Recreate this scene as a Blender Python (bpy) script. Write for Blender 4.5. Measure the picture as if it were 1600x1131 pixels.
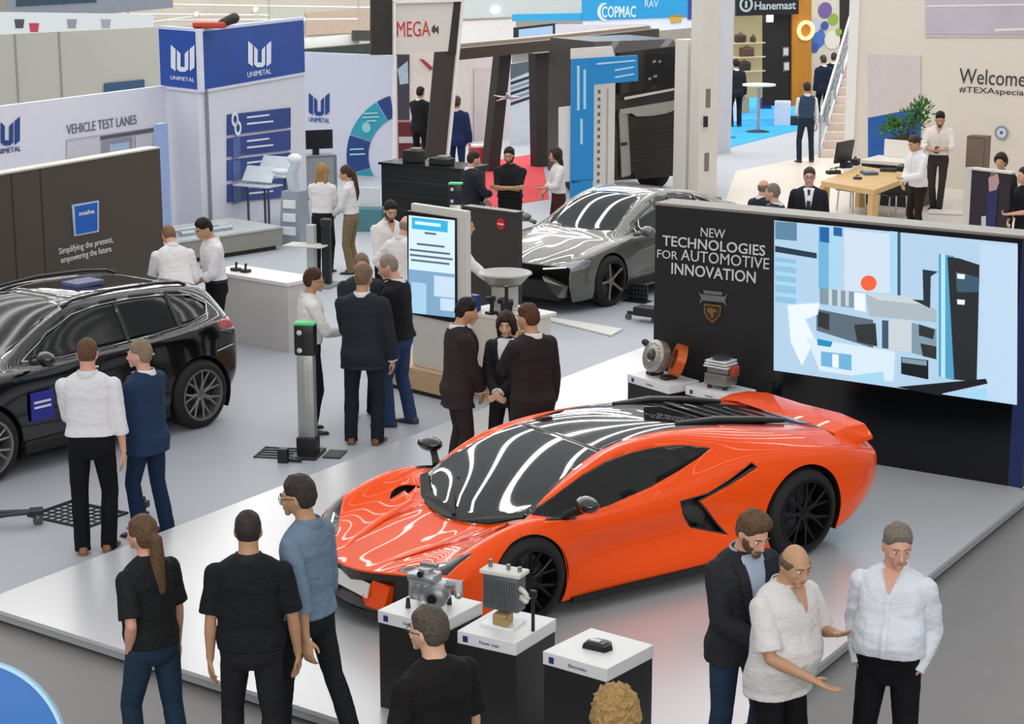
import bpy, bmesh, math, random
import numpy as np
from mathutils import Vector, Matrix, noise
random.seed(7)
SC = bpy.context.scene
for _o in list(bpy.data.objects):
    bpy.data.objects.remove(_o)
R = math.radians

# ------------------------------------------------------------ camera, world, lights, exposure
CAM_H = 5.2
FOC = 3000.0                       # focal length in pixels of the 1600 px wide frame
TILT = math.atan(687 / FOC)
cam = bpy.data.cameras.new('camera')
cam.sensor_width = 36.0
cam.lens = 36.0 * FOC / 1600.0
cam.clip_end = 400
camo = bpy.data.objects.new('camera', cam)
SC.collection.objects.link(camo)
camo.location = (0, 0, CAM_H)
camo.rotation_euler = (math.pi / 2 - TILT, 0, 0)
SC.camera = camo
SC.view_settings.view_transform = 'Standard'
SC.view_settings.look = 'None'
SC.view_settings.gamma = 1.0
SC.view_settings.exposure = 0.0
SC.view_settings.use_curve_mapping = False
try:
    SC.cycles.max_bounces = 6
    SC.cycles.use_denoising = True
except Exception:
    pass

world = bpy.data.worlds.new('hall_light')
SC.world = world
world.use_nodes = True
_bg = world.node_tree.nodes['Background']
_bg.inputs['Color'].default_value = (0.93, 0.96, 1.0, 1)
_bg.inputs['Strength'].default_value = 0.42


def area(name, loc, sx, sy, power, col=(1, 1, 1), rz=0.0, rx=0.0):
    l = bpy.data.lights.new(name, 'AREA')
    l.shape = 'RECTANGLE'
    l.size, l.size_y = sx, sy
    l.energy = power
    l.color = col
    o = bpy.data.objects.new(name, l)
    SC.collection.objects.link(o)
    o.location = loc
    o.rotation_euler = (rx, 0, rz)
    return o


# the hall's long ceiling light rows (above the picture), running away from the viewer
for _i in range(21):
    area('hall_and_fill_light', (-18 + 1.6 * _i, 10, 9.5), 0.10, 22, 46, (1.0, 0.975, 0.94), R(-24))
    area('hall_and_fill_light', (-19 + 1.6 * _i, 33, 9.5), 0.20, 28, 160, (1.0, 0.98, 0.95), R(-24))
for _y in (48, 55, 63, 72):            # broad bright rows over the far half of the hall
    for _x in (-20, -10, 0, 10, 20):
        area('hall_and_fill_light', (_x, _y, 9.5), 8.0, 1.6, 480, (1.0, 0.98, 0.95))
for _x in (-9, 0, 9):                 # added fill lights behind the viewer, brightening the sides that face the camera
    area('hall_and_fill_light', (_x, -9, 9.0), 8.0, 1.5, 750, (1.0, 0.98, 0.95), 0.0, R(58))


# ------------------------------------------------------------ from photo pixels to places in the hall
_c, _s = math.cos(TILT), math.sin(TILT)


def ray(px, py):
    u, v = (px - 800) / FOC, (py - 565.5) / FOC
    return Vector((u, _c - v * _s, -_s - v * _c))


def G(px, py, z=0.0):              # where the sight line meets the level z
    d = ray(px, py)
    return Vector((0, 0, CAM_H)) + d * ((z - CAM_H) / d.z)


def AT(px, py, Y):                 # the sight line's point at distance Y
    d = ray(px, py)
    return Vector((0, 0, CAM_H)) + d * (Y / d.y)


class Plane:
    """an upright plane through a and b (floor points); maps pixels to (along, up) on it"""
    def __init__(self, a, b, z=None):
        self.o = Vector((a[0], a[1], 0))
        d = Vector((b[0] - a[0], b[1] - a[1], 0))
        self.len = d.length
        self.u = d.normalized()
        self.n = Vector((self.u.y, -self.u.x, 0))       # towards the viewer when b lies right of a
        self.ang = math.atan2(self.u.y, self.u.x)

    def px(self, x, y):
        d = ray(x, y)
        o = Vector((0, 0, CAM_H))
        t = (self.o - o).dot(self.n) / d.dot(self.n)
        p = o + d * t
        return ((p - self.o).dot(self.u), p.z)

    def w(self, u, z, out=0.0):
        return self.o + self.u * u + Vector((0, 0, z)) + self.n * out


# ------------------------------------------------------------ materials
def lin(c):
    if isinstance(c, str):
        c = tuple(int(c[i:i + 2], 16) / 255 for i in (0, 2, 4))
    return tuple((x / 12.92 if x <= 0.04045 else ((x + 0.055) / 1.055) ** 2.4) for x in c)


_M = {}


def mat(col, rough=0.5, metal=0.0, var=0.06, scale=6.0, emit=0.0, coat=0.0, cior=1.5, crough=0.02, trans=0.0, bump=0.0, spec=0.5, kind='noise', alpha=1.0):
    key = (col, rough, metal, var, scale, emit, coat, cior, crough, trans, bump, spec, kind, alpha)
    if key in _M:
        return _M[key]
    m = bpy.data.materials.new('m_' + (col if isinstance(col, str) else 'c'))
    m.use_nodes = True
    nt = m.node_tree
    b = nt.nodes['Principled BSDF']
    c = lin(col)
    b.inputs['Roughness'].default_value = rough
    b.inputs['Metallic'].default_value = metal
    b.inputs['Specular IOR Level'].default_value = spec
    if coat:
        b.inputs['Coat Weight'].default_value = coat
        b.inputs['Coat Roughness'].default_value = crough
        b.inputs['Coat IOR'].default_value = cior
    if trans:
        b.inputs['Transmission Weight'].default_value = trans
        b.inputs['IOR'].default_value = 1.45
    if alpha < 1:
        b.inputs['Alpha'].default_value = alpha
    if emit:
        b.inputs['Emission Color'].default_value = (*c, 1)
        b.inputs['Emission Strength'].default_value = emit
        b.inputs['Base Color'].default_value = (*[x * 0.25 for x in c], 1)
    else:
        tc = nt.nodes.new('ShaderNodeTexCoord')
        if kind == 'wood':
            t = nt.nodes.new('ShaderNodeTexNoise')
            t.inputs['Scale'].default_value = scale
            t.inputs['Detail'].default_value = 6
            mp = nt.nodes.new('ShaderNodeMapping')
            mp.inputs['Scale'].default_value = (0.6, 2.5, 14)
        else:
            t = nt.nodes.new('ShaderNodeTexNoise')
            t.inputs['Scale'].default_value = scale
            t.inputs['Detail'].default_value = 4
        if kind == 'wood':
            nt.links.new(tc.outputs['Object'], mp.inputs['Vector'])
            nt.links.new(mp.outputs['Vector'], t.inputs['Vector'])
        else:
            nt.links.new(tc.outputs['Object'], t.inputs['Vector'])
        if kind == 'cloth':
            t.inputs['Distortion'].default_value = 1.2
            mp = nt.nodes.new('ShaderNodeMapping')
            mp.inputs['Scale'].default_value = (1.0, 1.0, 1.9)
            mp.inputs['Rotation'].default_value = (0.5, 0.4, 0.0)
            nt.links.new(tc.outputs['Object'], mp.inputs['Vector'])
            nt.links.new(mp.outputs['Vector'], t.inputs['Vector'])
        mx = nt.nodes.new('ShaderNodeMix')
        mx.data_type = 'RGBA'
        mx.inputs['A'].default_value = (*[max(0, x * (1 - var * 2)) for x in c], 1)
        mx.inputs['B'].default_value = (*[min(1, x * (1 + var)) for x in c], 1)
        nt.links.new(t.outputs['Fac'] if 'Fac' in t.outputs else t.outputs[0], mx.inputs['Factor'])
        nt.links.new(mx.outputs['Result'], b.inputs['Base Color'])
        if bump:
            bp = nt.nodes.new('ShaderNodeBump')
            bp.inputs['Strength'].default_value = bump
            bp.inputs['Distance'].default_value = 0.035 if kind == 'cloth' else 0.01
            nt.links.new(t.outputs['Fac'] if 'Fac' in t.outputs else t.outputs[0], bp.inputs['Height'])
            nt.links.new(bp.outputs['Normal'], b.inputs['Normal'])
    _M[key] = m
    return m


# ------------------------------------------------------------ mesh building
class MB:
    def __init__(self):
        self.v, self.f, self.m = [], [], []
        self.mi = 0

    def add(self, vs, fs):
        n = len(self.v)
        self.v += [tuple(p) for p in vs]
        self.f += [tuple(i + n for i in f) for f in fs]
        self.m += [self.mi] * len(fs)
        return self

    def box(self, c, s, rz=0.0, bev=0.0, rot=None):
        bm = bmesh.new()
        bmesh.ops.create_cube(bm, size=1)
        for v in bm.verts:
            v.co = Vector((v.co.x * s[0], v.co.y * s[1], v.co.z * s[2]))
        if bev:
            bmesh.ops.bevel(bm, geom=bm.edges[:], offset=bev, segments=2, affect='EDGES', profile=0.5)
        mt = Matrix.Translation(Vector(c)) @ (rot.to_4x4() if rot is not None else Matrix.Rotation(rz, 4, 'Z'))
        bm.verts.index_update()
        self.add([mt @ v.co for v in bm.verts], [[v.index for v in f.verts] for f in bm.faces])
        bm.free()
        return self

    def tube(self, pts, rad, n=12, sx=1.0, up=None, cap=True, rnd=False):
        """a tube along pts; rad a number or list; sx flattens across; rnd gives it round ends"""
        pts = [Vector(p) for p in pts]
        if not isinstance(rad, (list, tuple)):
            rad = [rad] * len(pts)
        rad = list(rad)
        if rnd:
            d0 = (pts[0] - pts[1]).normalized()
            d1 = (pts[-1] - pts[-2]).normalized()
            P, Q = [], []
            for a in (85, 60, 30):
                P.append(pts[0] + d0 * rad[0] * math.sin(R(a)))
                Q.append(rad[0] * math.cos(R(a)))
            P += pts
            Q += rad
            for a in (30, 60, 85):
                P.append(pts[-1] + d1 * rad[-1] * math.sin(R(a)))
                Q.append(rad[-1] * math.cos(R(a)))
            pts, rad = P, Q
        vs, fs = [], []
        ref = Vector(up) if up is not None else None
        prev = None
        for i, p in enumerate(pts):
            t = (pts[min(i + 1, len(pts) - 1)] - pts[max(i - 1, 0)])
            if t.length < 1e-9:
                t = Vector((0, 0, 1))
            t.normalize()
            r = ref if ref is not None else prev
            if r is None:
                r = Vector((0, 1, 0)) if abs(t.y) < 0.9 else Vector((1, 0, 0))
            a = r - t * r.dot(t)
            if a.length < 1e-6:
                a = t.orthogonal()
            a.normalize()
            b = t.cross(a)
            prev = a
            for k in range(n):
                w = 2 * math.pi * k / n
                vs.append(p + a * (math.cos(w) * rad[i] * sx) + b * (math.sin(w) * rad[i]))
        for i in range(len(pts) - 1):
            for k in range(n):
                fs.append((i * n + k, i * n + (k + 1) % n, (i + 1) * n + (k + 1) % n, (i + 1) * n + k))
        if cap:
            fs.append(tuple(range(n))[::-1])
            fs.append(tuple((len(pts) - 1) * n + k for k in range(n)))
        return self.add(vs, fs)

    def ell(self, c, r, n=14, rot=None, fn=None):
        m = n // 2 + 1
        vs, fs = [], []
        c = Vector(c)
        for i in range(m + 1):
            t = math.pi * i / m
            for k in range(n):
                w = 2 * math.pi * k / n
                d = Vector((math.sin(t) * math.cos(w), math.sin(t) * math.sin(w), math.cos(t)))
                p = fn(d) if fn else Vector((d.x * r[0], d.y * r[1], d.z * r[2]))
                if rot is not None:
                    p = rot @ p
                vs.append(c + p)
        for i in range(m):
            for k in range(n):
                a, b = i * n + k, i * n + (k + 1) % n
                c2, d2 = (i + 1) * n + (k + 1) % n, (i + 1) * n + k
                if i == 0:
                    fs.append((a, c2, d2)[::-1])
                elif i == m - 1:
                    fs.append((a, b, d2)[::-1])
                else:
                    fs.append((a, b, c2, d2)[::-1])
        # weld poles
        top = len(vs)
        vs += [vs[0], vs[m * n]]
        fs = [tuple(top if j < n else (top + 1 if j >= m * n else j) for j in f) for f in fs]
        return self.add(vs, fs)

    def loft(self, rings, cap=True, close=True):
        n = len(rings[0])
        vs = [p for r in rings for p in r]
        fs = []
        for i in range(len(rings) - 1):
            for k in range(n if close else n - 1):
                fs.append((i * n + k, i * n + (k + 1) % n, (i + 1) * n + (k + 1) % n, (i + 1) * n + k))
        if cap:
            fs.append(tuple(range(n))[::-1])
            fs.append(tuple((len(rings) - 1) * n + k for k in range(n)))
        return self.add(vs, fs)

    def lathe(self, prof, o=(0, 0, 0), n=24, rot=None, cap=True):
        o = Vector(o)
        rings = []
        for r, z in prof:
            ring = []
            for k in range(n):
                p = Vector((r * math.cos(2 * math.pi * k / n), r * math.sin(2 * math.pi * k / n), z))
                ring.append(o + (rot @ p if rot is not None else p))
            rings.append(ring)
        return self.loft(rings, cap=cap)

    def prism(self, poly, vec):
        """poly: list of 3d points; vec: thickness vector"""
        n = len(poly)
        v = Vector(vec)
        vs = [Vector(p) for p in poly] + [Vector(p) + v for p in poly]
        fs = [tuple(range(n))[::-1], tuple(range(n, 2 * n))]
        fs += [(k, (k + 1) % n, n + (k + 1) % n, n + k) for k in range(n)]
        return self.add(vs, fs)

    def build(self, name, ms, parent=None, smooth=None, vox=0.0, sm=0, disp=None, loc=None, rz=None, w=False):
        me = bpy.data.meshes.new(name)
        vs, fs, mi = self.v, self.f, self.m
        me.from_pydata(vs, [], fs)
        bm = bmesh.new()
        bm.from_mesh(me)
        bmesh.ops.recalc_face_normals(bm, faces=bm.faces[:])
        bm.to_mesh(me)
        bm.free()
        if not isinstance(ms, (list, tuple)):
            ms = [ms]
        for m in ms:
            me.materials.append(m)
        if len(ms) > 1:
            me.polygons.foreach_set('material_index', mi)
        o = bpy.data.objects.new(name, me)
        SC.collection.objects.link(o)
        if vox:
            md = o.modifiers.new('r', 'REMESH')
            md.mode = 'VOXEL'
            md.voxel_size = vox
            if sm:
                s = o.modifiers.new('s', 'SMOOTH')
                s.factor = 0.5
                s.iterations = sm
            if disp:
                st, sz = disp
                d = o.modifiers.new('d', 'DISPLACE')
                d.texture = cloud_tex(sz)
                d.strength = st
                d.mid_level = 0.5
                d.texture_coords = 'GLOBAL'
            bpy.context.view_layer.update()
            dg = bpy.context.evaluated_depsgraph_get()
            nm = bpy.data.meshes.new_from_object(o.evaluated_get(dg))
            o.modifiers.clear()
            o.data = nm
            bpy.data.meshes.remove(me)
            me = nm
            me.name = name
            smooth = 180 if smooth is None else smooth
        if smooth:
            me.polygons.foreach_set('use_smooth', [True] * len(me.polygons))
            if smooth < 180:
                me.set_sharp_from_angle(angle=R(smooth))
        me.update()
        if parent is not None:
            adopt(o, parent, w)
        if loc is not None:
            o.location = loc
        if rz is not None:
            o.rotation_euler = (0, 0, rz)
        return o


_CT = {}


def cloud_tex(sz):
    if sz not in _CT:
        t = bpy.data.textures.new('folds', 'CLOUDS')
        t.noise_scale = sz
        t.noise_depth = 2
        _CT[sz] = t
    return _CT[sz]


def thing(name, label, cat, loc=(0, 0, 0), rz=0.0, group=None):
    o = bpy.data.objects.new(name, None)
    o.empty_display_size = 0.1
    SC.collection.objects.link(o)
    o.location = loc
    o.rotation_euler = (0, 0, rz)
    tag(o, label, cat, group)
    return o


def tag(o, label, cat, group=None, kind=None):
    o['label'] = label
    o['category'] = cat
    if group:
        o['group'] = group
    if kind:
        o['kind'] = kind
    return o


def struct(o, label=None):
    o['kind'] = 'structure'
    if label:
        o['label'] = label
    return o


def text_mesh(body, size, m, name='lettering', depth=0.004, align='CENTER', bold=0.0, parent=None, mw=None, shear=0.0, squeeze=1.0, w=False):
    cu = bpy.data.curves.new(name, 'FONT')
    cu.body = body
    cu.size = size
    cu.extrude = depth
    cu.align_x = align
    cu.align_y = 'CENTER'
    cu.offset = bold
    cu.shear = shear
    cu.resolution_u = 3
    t = bpy.data.objects.new(name, cu)
    SC.collection.objects.link(t)
    bpy.context.view_layer.update()
    dg = bpy.context.evaluated_depsgraph_get()
    me = bpy.data.meshes.new_from_object(t.evaluated_get(dg))
    bpy.data.objects.remove(t)
    me.materials.clear()
    me.materials.append(m)
    if squeeze != 1.0:
        me.transform(Matrix.Scale(squeeze, 4, (1, 0, 0)))
    if mw is not None:
        me.transform(mw)
    me.name = name
    o = bpy.data.objects.new(name, me)
    SC.collection.objects.link(o)
    if parent is not None:
        adopt(o, parent, w)
    return o


def adopt(o, parent, w=True):
    """make o a part of parent; w: o's mesh is in world coordinates"""
    o.parent = parent
    if w and parent.parent is None:
        o.matrix_parent_inverse = parent.matrix_basis.inverted()


def plane_text(pl, body, u, z, size, m, parent, out=0.012, **k):
    """lettering standing on an upright plane at (u, z)"""
    p = pl.w(u, z, out)
    mw = Matrix.Translation(p) @ Matrix.Rotation(pl.ang, 4, 'Z') @ Matrix.Rotation(math.pi / 2, 4, 'X')
    return text_mesh(body, size, m, mw=mw, parent=parent, w=True, **k)


# ------------------------------------------------------------ people
SKIN = {'fair': 'dcae94', 'pink': 'd8a48e', 'tan': 'c39676', 'dark': '8a5a40', 'olive': 'bd9072'}
TORSO = [  # height, front/back offset, half width, half depth of a 1.78 m person
    (0.80, 0.00, 0.130, 0.100), (0.86, -0.008, 0.168, 0.118), (0.92, -0.006, 0.174, 0.122), (0.99, 0.0, 0.166, 0.112),
    (1.06, 0.004, 0.154, 0.104), (1.14, 0.004, 0.158, 0.107), (1.24, 0.004, 0.170, 0.117), (1.33, 0.002, 0.178, 0.120),
    (1.40, -0.006, 0.178, 0.108), (1.445, -0.014, 0.158, 0.090), (1.475, -0.018, 0.120, 0.072), (1.51, -0.016, 0.072, 0.058)]


def sstep(a, b, x):
    t = max(0.0, min(1.0, (x - a) / (b - a)))
    return t * t * (3 - 2 * t)


class Pose:
    def __init__(s, lean=3, side=0, twist=0, belly=0.0, wide=1.0, head=(0, 0, 0), feet=None, toes=(12, 12), arms=('down', 'down'), sit=None, shrug=0.0):
        s.lean, s.side, s.twist, s.belly, s.wide, s.headr = R(lean), R(side), R(twist), belly, wide, head
        s.feet = feet or [(-0.105, 0.0), (0.105, 0.0)]
        s.toes, s.arms, s.shrug = toes, arms, shrug

    def T(s, p, zz=None):
        """bend a rest-pose torso point"""
        p = Vector(p)
        z = p.z if zz is None else zz
        w = sstep(0.86, 1.14, z)
        o = Vector((0, 0, 0.94))
        m = Matrix.Rotation(s.twist * w, 3, 'Z') @ Matrix.Rotation(s.side * w, 3, 'Y') @ Matrix.Rotation(-s.lean * w, 3, 'X')
        return o + m @ (p - o)

    def ring(s, z, dy, rx, ry, n=24, grow=0.0, growy=None):
        b = s.belly * math.exp(-((z - 1.08) / 0.13) ** 2)
        rx = rx * s.wide + grow + 0.35 * b
        ry = ry * (0.5 + 0.5 * s.wide) + (grow if growy is None else growy) + 0.5 * b
        out = []
        for k in range(n):
            w = 2 * math.pi * k / n
            c, q = math.cos(w), math.sin(w)
            e = 2.35
            x = rx * math.copysign(abs(c) ** (2 / e), c)
            y = ry * math.copysign(abs(q) ** (2 / e), q) + dy + 0.5 * b
            out.append(s.T((x, y, z)))
        return out

    def surf(s, z, x, grow):
        """a point of the torso's front at height z, x metres right of the middle"""
        T = TORSO
        for i in range(len(T) - 1):
            if T[i][0] <= z <= T[i + 1][0]:
                break
        t = (z - T[i][0]) / (T[i + 1][0] - T[i][0])
        dy, rx, ry = [T[i][k] * (1 - t) + T[i + 1][k] * t for k in (1, 2, 3)]
        b = s.belly * math.exp(-((z - 1.08) / 0.13) ** 2)
        rx = rx * s.wide + grow + .35 * b
        ry = ry * (0.5 + 0.5 * s.wide) + grow + .5 * b
        q = min(0.98, abs(x) / rx)
        return s.T((x, ry * (1 - q ** 2.35) ** (1 / 2.35) + dy + .5 * b, z))


def ik(S, T, l1, l2, pole):
    S, T, pole = Vector(S), Vector(T), Vector(pole)
    d = T - S
    L = min(d.length, (l1 + l2) * 0.995)
    L = max(L, abs(l1 - l2) + 0.02)
    d.normalize()
    a = (l1 * l1 - l2 * l2 + L * L) / (2 * L)
    h = math.sqrt(max(0, l1 * l1 - a * a))
    q = pole - d * pole.dot(d)
    q = q.normalized() if q.length > 1e-6 else d.orthogonal().normalized()
    return S + d * a + q * h, S + d * L


ARMS = {  # hand place (side = + outwards, forward, height), elbow hint, palm facing (side,fwd,up), finger curl
    'down': ((0.245, 0.02, 0.80), (0.35, -1, 0), (-1, 0.1, 0), 22),
    'slack': ((0.27, 0.06, 0.82), (0.5, -1, 0), (-1, 0.1, 0), 30),
    'swing': ((0.25, 0.20, 0.86), (0.3, -1, 0), (-1, 0.1, 0), 28),
    'back': ((0.27, -0.16, 0.84), (0.4, -1, 0), (-1, 0.1, 0), 28),
    'pocket': ((0.165, 0.030, 0.90), (0.5, -1.0, 0), (-1, 0, 0), 15),
    'hip': ((0.20, 0.06, 1.0), (1.0, -0.25, 0.1), (-1, 0, -0.5), 40),
    'clasp': ((0.03, 0.27, 0.98), (0.8, -0.6, 0), (-0.3, -1, 0.2), 35),
    'low': ((0.05, 0.22, 0.86), (0.8, -0.6, 0), (-0.3, -1, 0.2), 35),
    'hold': ((0.06, 0.30, 1.10), (0.8, -0.5, -0.2), (-0.6, -0.2, 0.8), 55),
    'reach': ((0.18, 0.45, 1.08), (0.5, -0.5, -0.5), (-0.4, 0, -0.8), 25),
    'fold': ((-0.10, 0.22, 1.17), (0.9, -0.2, -0.3), (0.1, -1, 0.1), 30),
    'offer': ((0.22, 0.42, 1.12), (0.5, -0.6, -0.5), (-0.5, 0.1, 0.85), 14),
    'palm': ((0.0, 0.33, 1.06), (0.8, -0.5, -0.3), (-0.2, -0.3, 0.9), 12),
    'chin': ((0.02, 0.20, 1.40), (0.5, 0.2, -1), (0, -1, 0.3), 60),
    'behind': ((0.03, -0.19, 0.95), (0.9, -0.5, 0), (0.2, 1, 0), 35),
}


def head_fn(d):
    t = max(0.0, -d.z)
    x, y, z = d.x * 0.080, d.y * 0.096, d.z * 0.118
    x *= 1 - 0.30 * t * t
    if d.y > 0:
        y = y * (1 - 0.10 * t) + 0.004 * t
    else:
        y *= 1.0 - 0.42 * t
    if d.z > 0:
        y -= 0.012 * d.z
    return Vector((x, y, z))


def hair_cap(mb, C, hm, style, rs):
    """the hair: a skull-shaped cap that sinks below the skin past the hairline"""
    nx, ny = 48, 30
    P = {'short': (0.60, 0.22, -0.5, 0.022), 'crop': (0.60, 0.24, -0.46, 0.010), 'full': (0.50, 0.0, -0.62, 0.030), 'quiff': (0.60, 0.20, -0.5, 0.028),
         'bald': (0.6, -0.05, -0.55, 0.009), 'thin': (0.62, 0.05, -0.55, 0.010), 'long': (0.50, -0.5, -0.98, 0.028), 'tail': (0.52, 0.0, -0.6, 0.018), 'curly': (0.42, -0.55, -0.95, 0.045)}[style]
    f, sd, bk, th = P

    def fn(d):
        az = abs(math.atan2(d.x, d.y)) / math.pi          # 0 front .. 1 back
        thr = f + (sd - f) * sstep(0.12, 0.42, az) + (bk - sd) * sstep(0.48, 0.72, az)
        wd = 0.07 if style in ('long', 'curly', 'full') else 0.11
        m = sstep(thr - wd, thr + wd, d.z)
        if style == 'bald':
            m *= 1 - sstep(0.22, 0.42, d.z)
        t = th
        if style in ('short', 'crop', 'quiff', 'thin', 'tail'):
            t *= 1 - 0.62 * sstep(0.45, 0.85, abs(d.x)) * (1 - sstep(0.35, 0.65, d.z))
            t *= 1 - 0.35 * sstep(0.5, 0.8, d.y)
        q = noise.noise(Vector((d.x * 3 + rs, d.y * 3, d.z * 3)) * (1.9 if style == 'curly' else 1.2))
        if style == 'quiff':
            t *= 1 + 0.8 * max(0, d.y) * max(0, d.z)
        if style == 'curly':
            q += 0.7 * noise.noise(Vector((d.x * 9 + rs, d.y * 9, d.z * 9)))
            t *= 1 + 0.6 * q
        elif style == 'bald':
            pass
        else:
            t *= 1 + 0.35 * q + 0.25 * max(0, d.z)
        p = head_fn(d)
        if style in ('long', 'curly') and d.z < 0:       # the hair does not follow the jaw
            p = Vector((d.x * 0.077, d.y * 0.094 if d.y < 0 else p.y, d.z * 0.118))
        k = p.length
        return p * ((k + t) / k * m + 0.93 * (1 - m)) if k > 0 else p
    v0 = len(mb.v)
    mb.ell(C, (1, 1, 1), n=nx, rot=hm, fn=fn)


def hand(mb, W, d, palm, side, curl, grip=None):
    """palm and five separate fingers, joined to the forearm at W"""
    d = d.normalized()
    n = palm - d * palm.dot(d)
    n = n.normalized() if n.length > 1e-5 else d.orthogonal().normalized()
    x = d.cross(n).normalized() * side          # across the palm, towards the thumb
    # choose thumb side: thumb points forward/inwards
    c = W + d * 0.052
    rings = []
    for t, wd, thk in ((-0.075, 0.026, 0.021), (-0.045, 0.029, 0.019), (-0.01, 0.037, 0.016), (0.03, 0.041, 0.014), (0.048, 0.038, 0.012)):
        o = c + d * t
        rings.append([o + x * (math.cos(2 * math.pi * k / 12) * wd) + n * (math.sin(2 * math.pi * k / 12) * thk) for k in range(12)])
    mb.loft(rings)
    for k, (off, ln) in enumerate(((0.029, 0.068), (0.010, 0.077), (-0.010, 0.072), (-0.029, 0.056))):
        p = c + x * off + d * 0.036
        a = R(curl * (0.5 + 0.12 * k))
        pts = [p]
        fan = x * (off * 0.9)
        for j, fr in enumerate((0.44, 0.32, 0.24)):
            dd = (d * math.cos(a) + n * math.sin(a) + fan).normalized()
            pts.append(pts[-1] + dd * (ln * fr + 0.008))
            a += R(curl * 0.85)
        mb.tube(pts, [0.0094, 0.0090, 0.0084, 0.0072], n=8, rnd=True)
    p = c + x * 0.026 - d * 0.03
    q = p + x * 0.026 + d * 0.026 + n * 0.012
    r = q + x * 0.010 + d * 0.028 + n * 0.010
    mb.tube([p, q, r, r + d * 0.016], [0.014, 0.0115, 0.0098, 0.008], n=8, rnd=True)


def person(label, at, yaw, h, skin='fair', hair=('short', '3a2a20'), pose=None, top=None, legs=('trousers', '1c1c20'), shoes='1a1512',
           beard=None, glasses=False, vox=0.008, group=None, woman=False, belt=None, floor=0.0, detail=True):
    """a standing figure: one continuous body; hair, face pieces and clothing are its parts"""
    ps = pose or Pose()
    k = h / 1.78
    rs = random.random() * 50
    sk = mat(SKIN.get(skin, skin), 0.5, var=0.05, scale=9, spec=0.35)
    W = 0.92 if woman else 1.0
    ps.wide *= W
    # ---- joints
    shw = 0.172 * ps.wide + 0.012
    SH = [ps.T((sd * shw, -0.012, 1.392 + ps.shrug)) for sd in (-1, 1)]
    HIP = [Vector((sd * 0.092, -0.002, 0.90)) for sd in (-1, 1)]
    tm = Matrix.Rotation(ps.twist, 3, 'Z') @ Matrix.Rotation(ps.side, 3, 'Y') @ Matrix.Rotation(-ps.lean, 3, 'X')
    neck0 = ps.T((0, -0.022, 1.47))
    hy, hp, hr = [R(a) for a in ps.headr]
    hm = Matrix.Rotation(ps.twist * 0.6 + hy, 3, 'Z') @ Matrix.Rotation(hr, 3, 'Y') @ Matrix.Rotation(-ps.lean * 0.5 - hp, 3, 'X')
    neckt = neck0 + tm @ Vector((0, 0.020, 0.064))
    C = neckt + hm @ Vector((0, 0.024, 0.108))
    FEET, KN, AN = [], [], []
    for i, sd in enumerate((-1, 1)):
        fx, fy = ps.feet[i][:2]
        fz = ps.feet[i][2] if len(ps.feet[i]) > 2 else 0.0
        a = Vector((fx, fy - 0.03, 0.095 + fz))
        ta = R(ps.toes[i]) * -sd
        fwd = Vector((-math.sin(ta), math.cos(ta), 0))
        kn, an = ik(HIP[i], a, 0.415, 0.405, fwd + Vector((sd * 0.1, 0.0, 0)))
        KN.append(kn)
        AN.append(an)
        FEET.append((an, fwd))
    EL, WR, HD = [], [], []
    for i, sd in enumerate((-1, 1)):
        a = ps.arms[i]
        if isinstance(a, str):
            tgt, pole, pl, cu = ARMS[a]
        else:
            tgt, pole, pl, cu = (a + ARMS['hold'][len(a):]) if len(a) < 4 else a
        low = tgt[2] < 1.03
        tg = Vector((sd * tgt[0], tgt[1], tgt[2]))
        if low:
            # hanging hands keep under the shoulders
            tg = Vector((SH[i].x + sd * (tgt[0] - 0.19), tgt[1] + SH[i].y * 0.6, tgt[2]))
            if isinstance(a, str) and a in ('pocket', 'hip', 'clasp', 'low', 'behind'):
                tg = Vector((sd * tgt[0] * (0.9 + .1 * ps.wide), tgt[1] + ps.belly * (.15 if a == 'pocket' else .6), tgt[2]))
        else:
            tg = ps.T(tg)
        po = tm @ Vector((sd * pole[0], pole[1], pole[2]))
        e, w = ik(SH[i], tg, 0.295, 0.262, po)
        EL.append(e)
        WR.append(w)
        HD.append((tm @ Vector((sd * pl[0], pl[1], pl[2])), cu))
    # ---- body
    b = MB()
    sec = [r for r in TORSO]
    b.loft([ps.ring(z, dy, rx, ry, grow=-0.014) for z, dy, rx, ry in sec])
    for i in (0, 1):
        b.tube([HIP[i], HIP[i].lerp(KN[i], 0.35), KN[i], KN[i].lerp(AN[i], 0.32), AN[i], AN[i] - Vector((0, 0, 0.05))], [0.084, 0.076, 0.052, 0.052, 0.034, 0.028], rnd=True)
        an, fw = FEET[i]
        b.tube([an - fw * 0.035 - Vector((0, 0, 0.06)), an + fw * 0.05 - Vector((0, 0, 0.064)), an + fw * 0.14 - Vector((0, 0, 0.072))], [0.028, 0.024, 0.016], rnd=True)
        b.tube([SH[i], SH[i].lerp(EL[i], 0.45), EL[i]], [0.040, 0.041, 0.036], rnd=True)
        b.tube([EL[i], EL[i].lerp(WR[i], 0.3), EL[i].lerp(WR[i], 0.85), WR[i]], [0.037, 0.039, 0.027, 0.026], rnd=True)
        hidden = isinstance(ps.arms[i], str) and ps.arms[i] == 'pocket'
        dd = (WR[i] - EL[i]).normalized()
        if hidden:
            dd = (dd * 0.2 + Vector((0.30 if i == 0 else -0.30, -0.12, -0.9))).normalized()
        hand(b, WR[i], dd, HD[i][0], (1 if i == 0 else -1), 4 if hidden else HD[i][1])
    nw = 0.058 * (0.88 if woman else 1.0) * (1 + 0.25 * max(0, ps.wide - 1) * 2)
    b.tube([neck0 - tm @ Vector((0, 0, 0.05)), neck0, neckt, C - hm @ Vector((0, 0.02, 0.05))], [0.075, nw + 0.006, nw, nw * 0.98], n=16, rnd=True)
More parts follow.
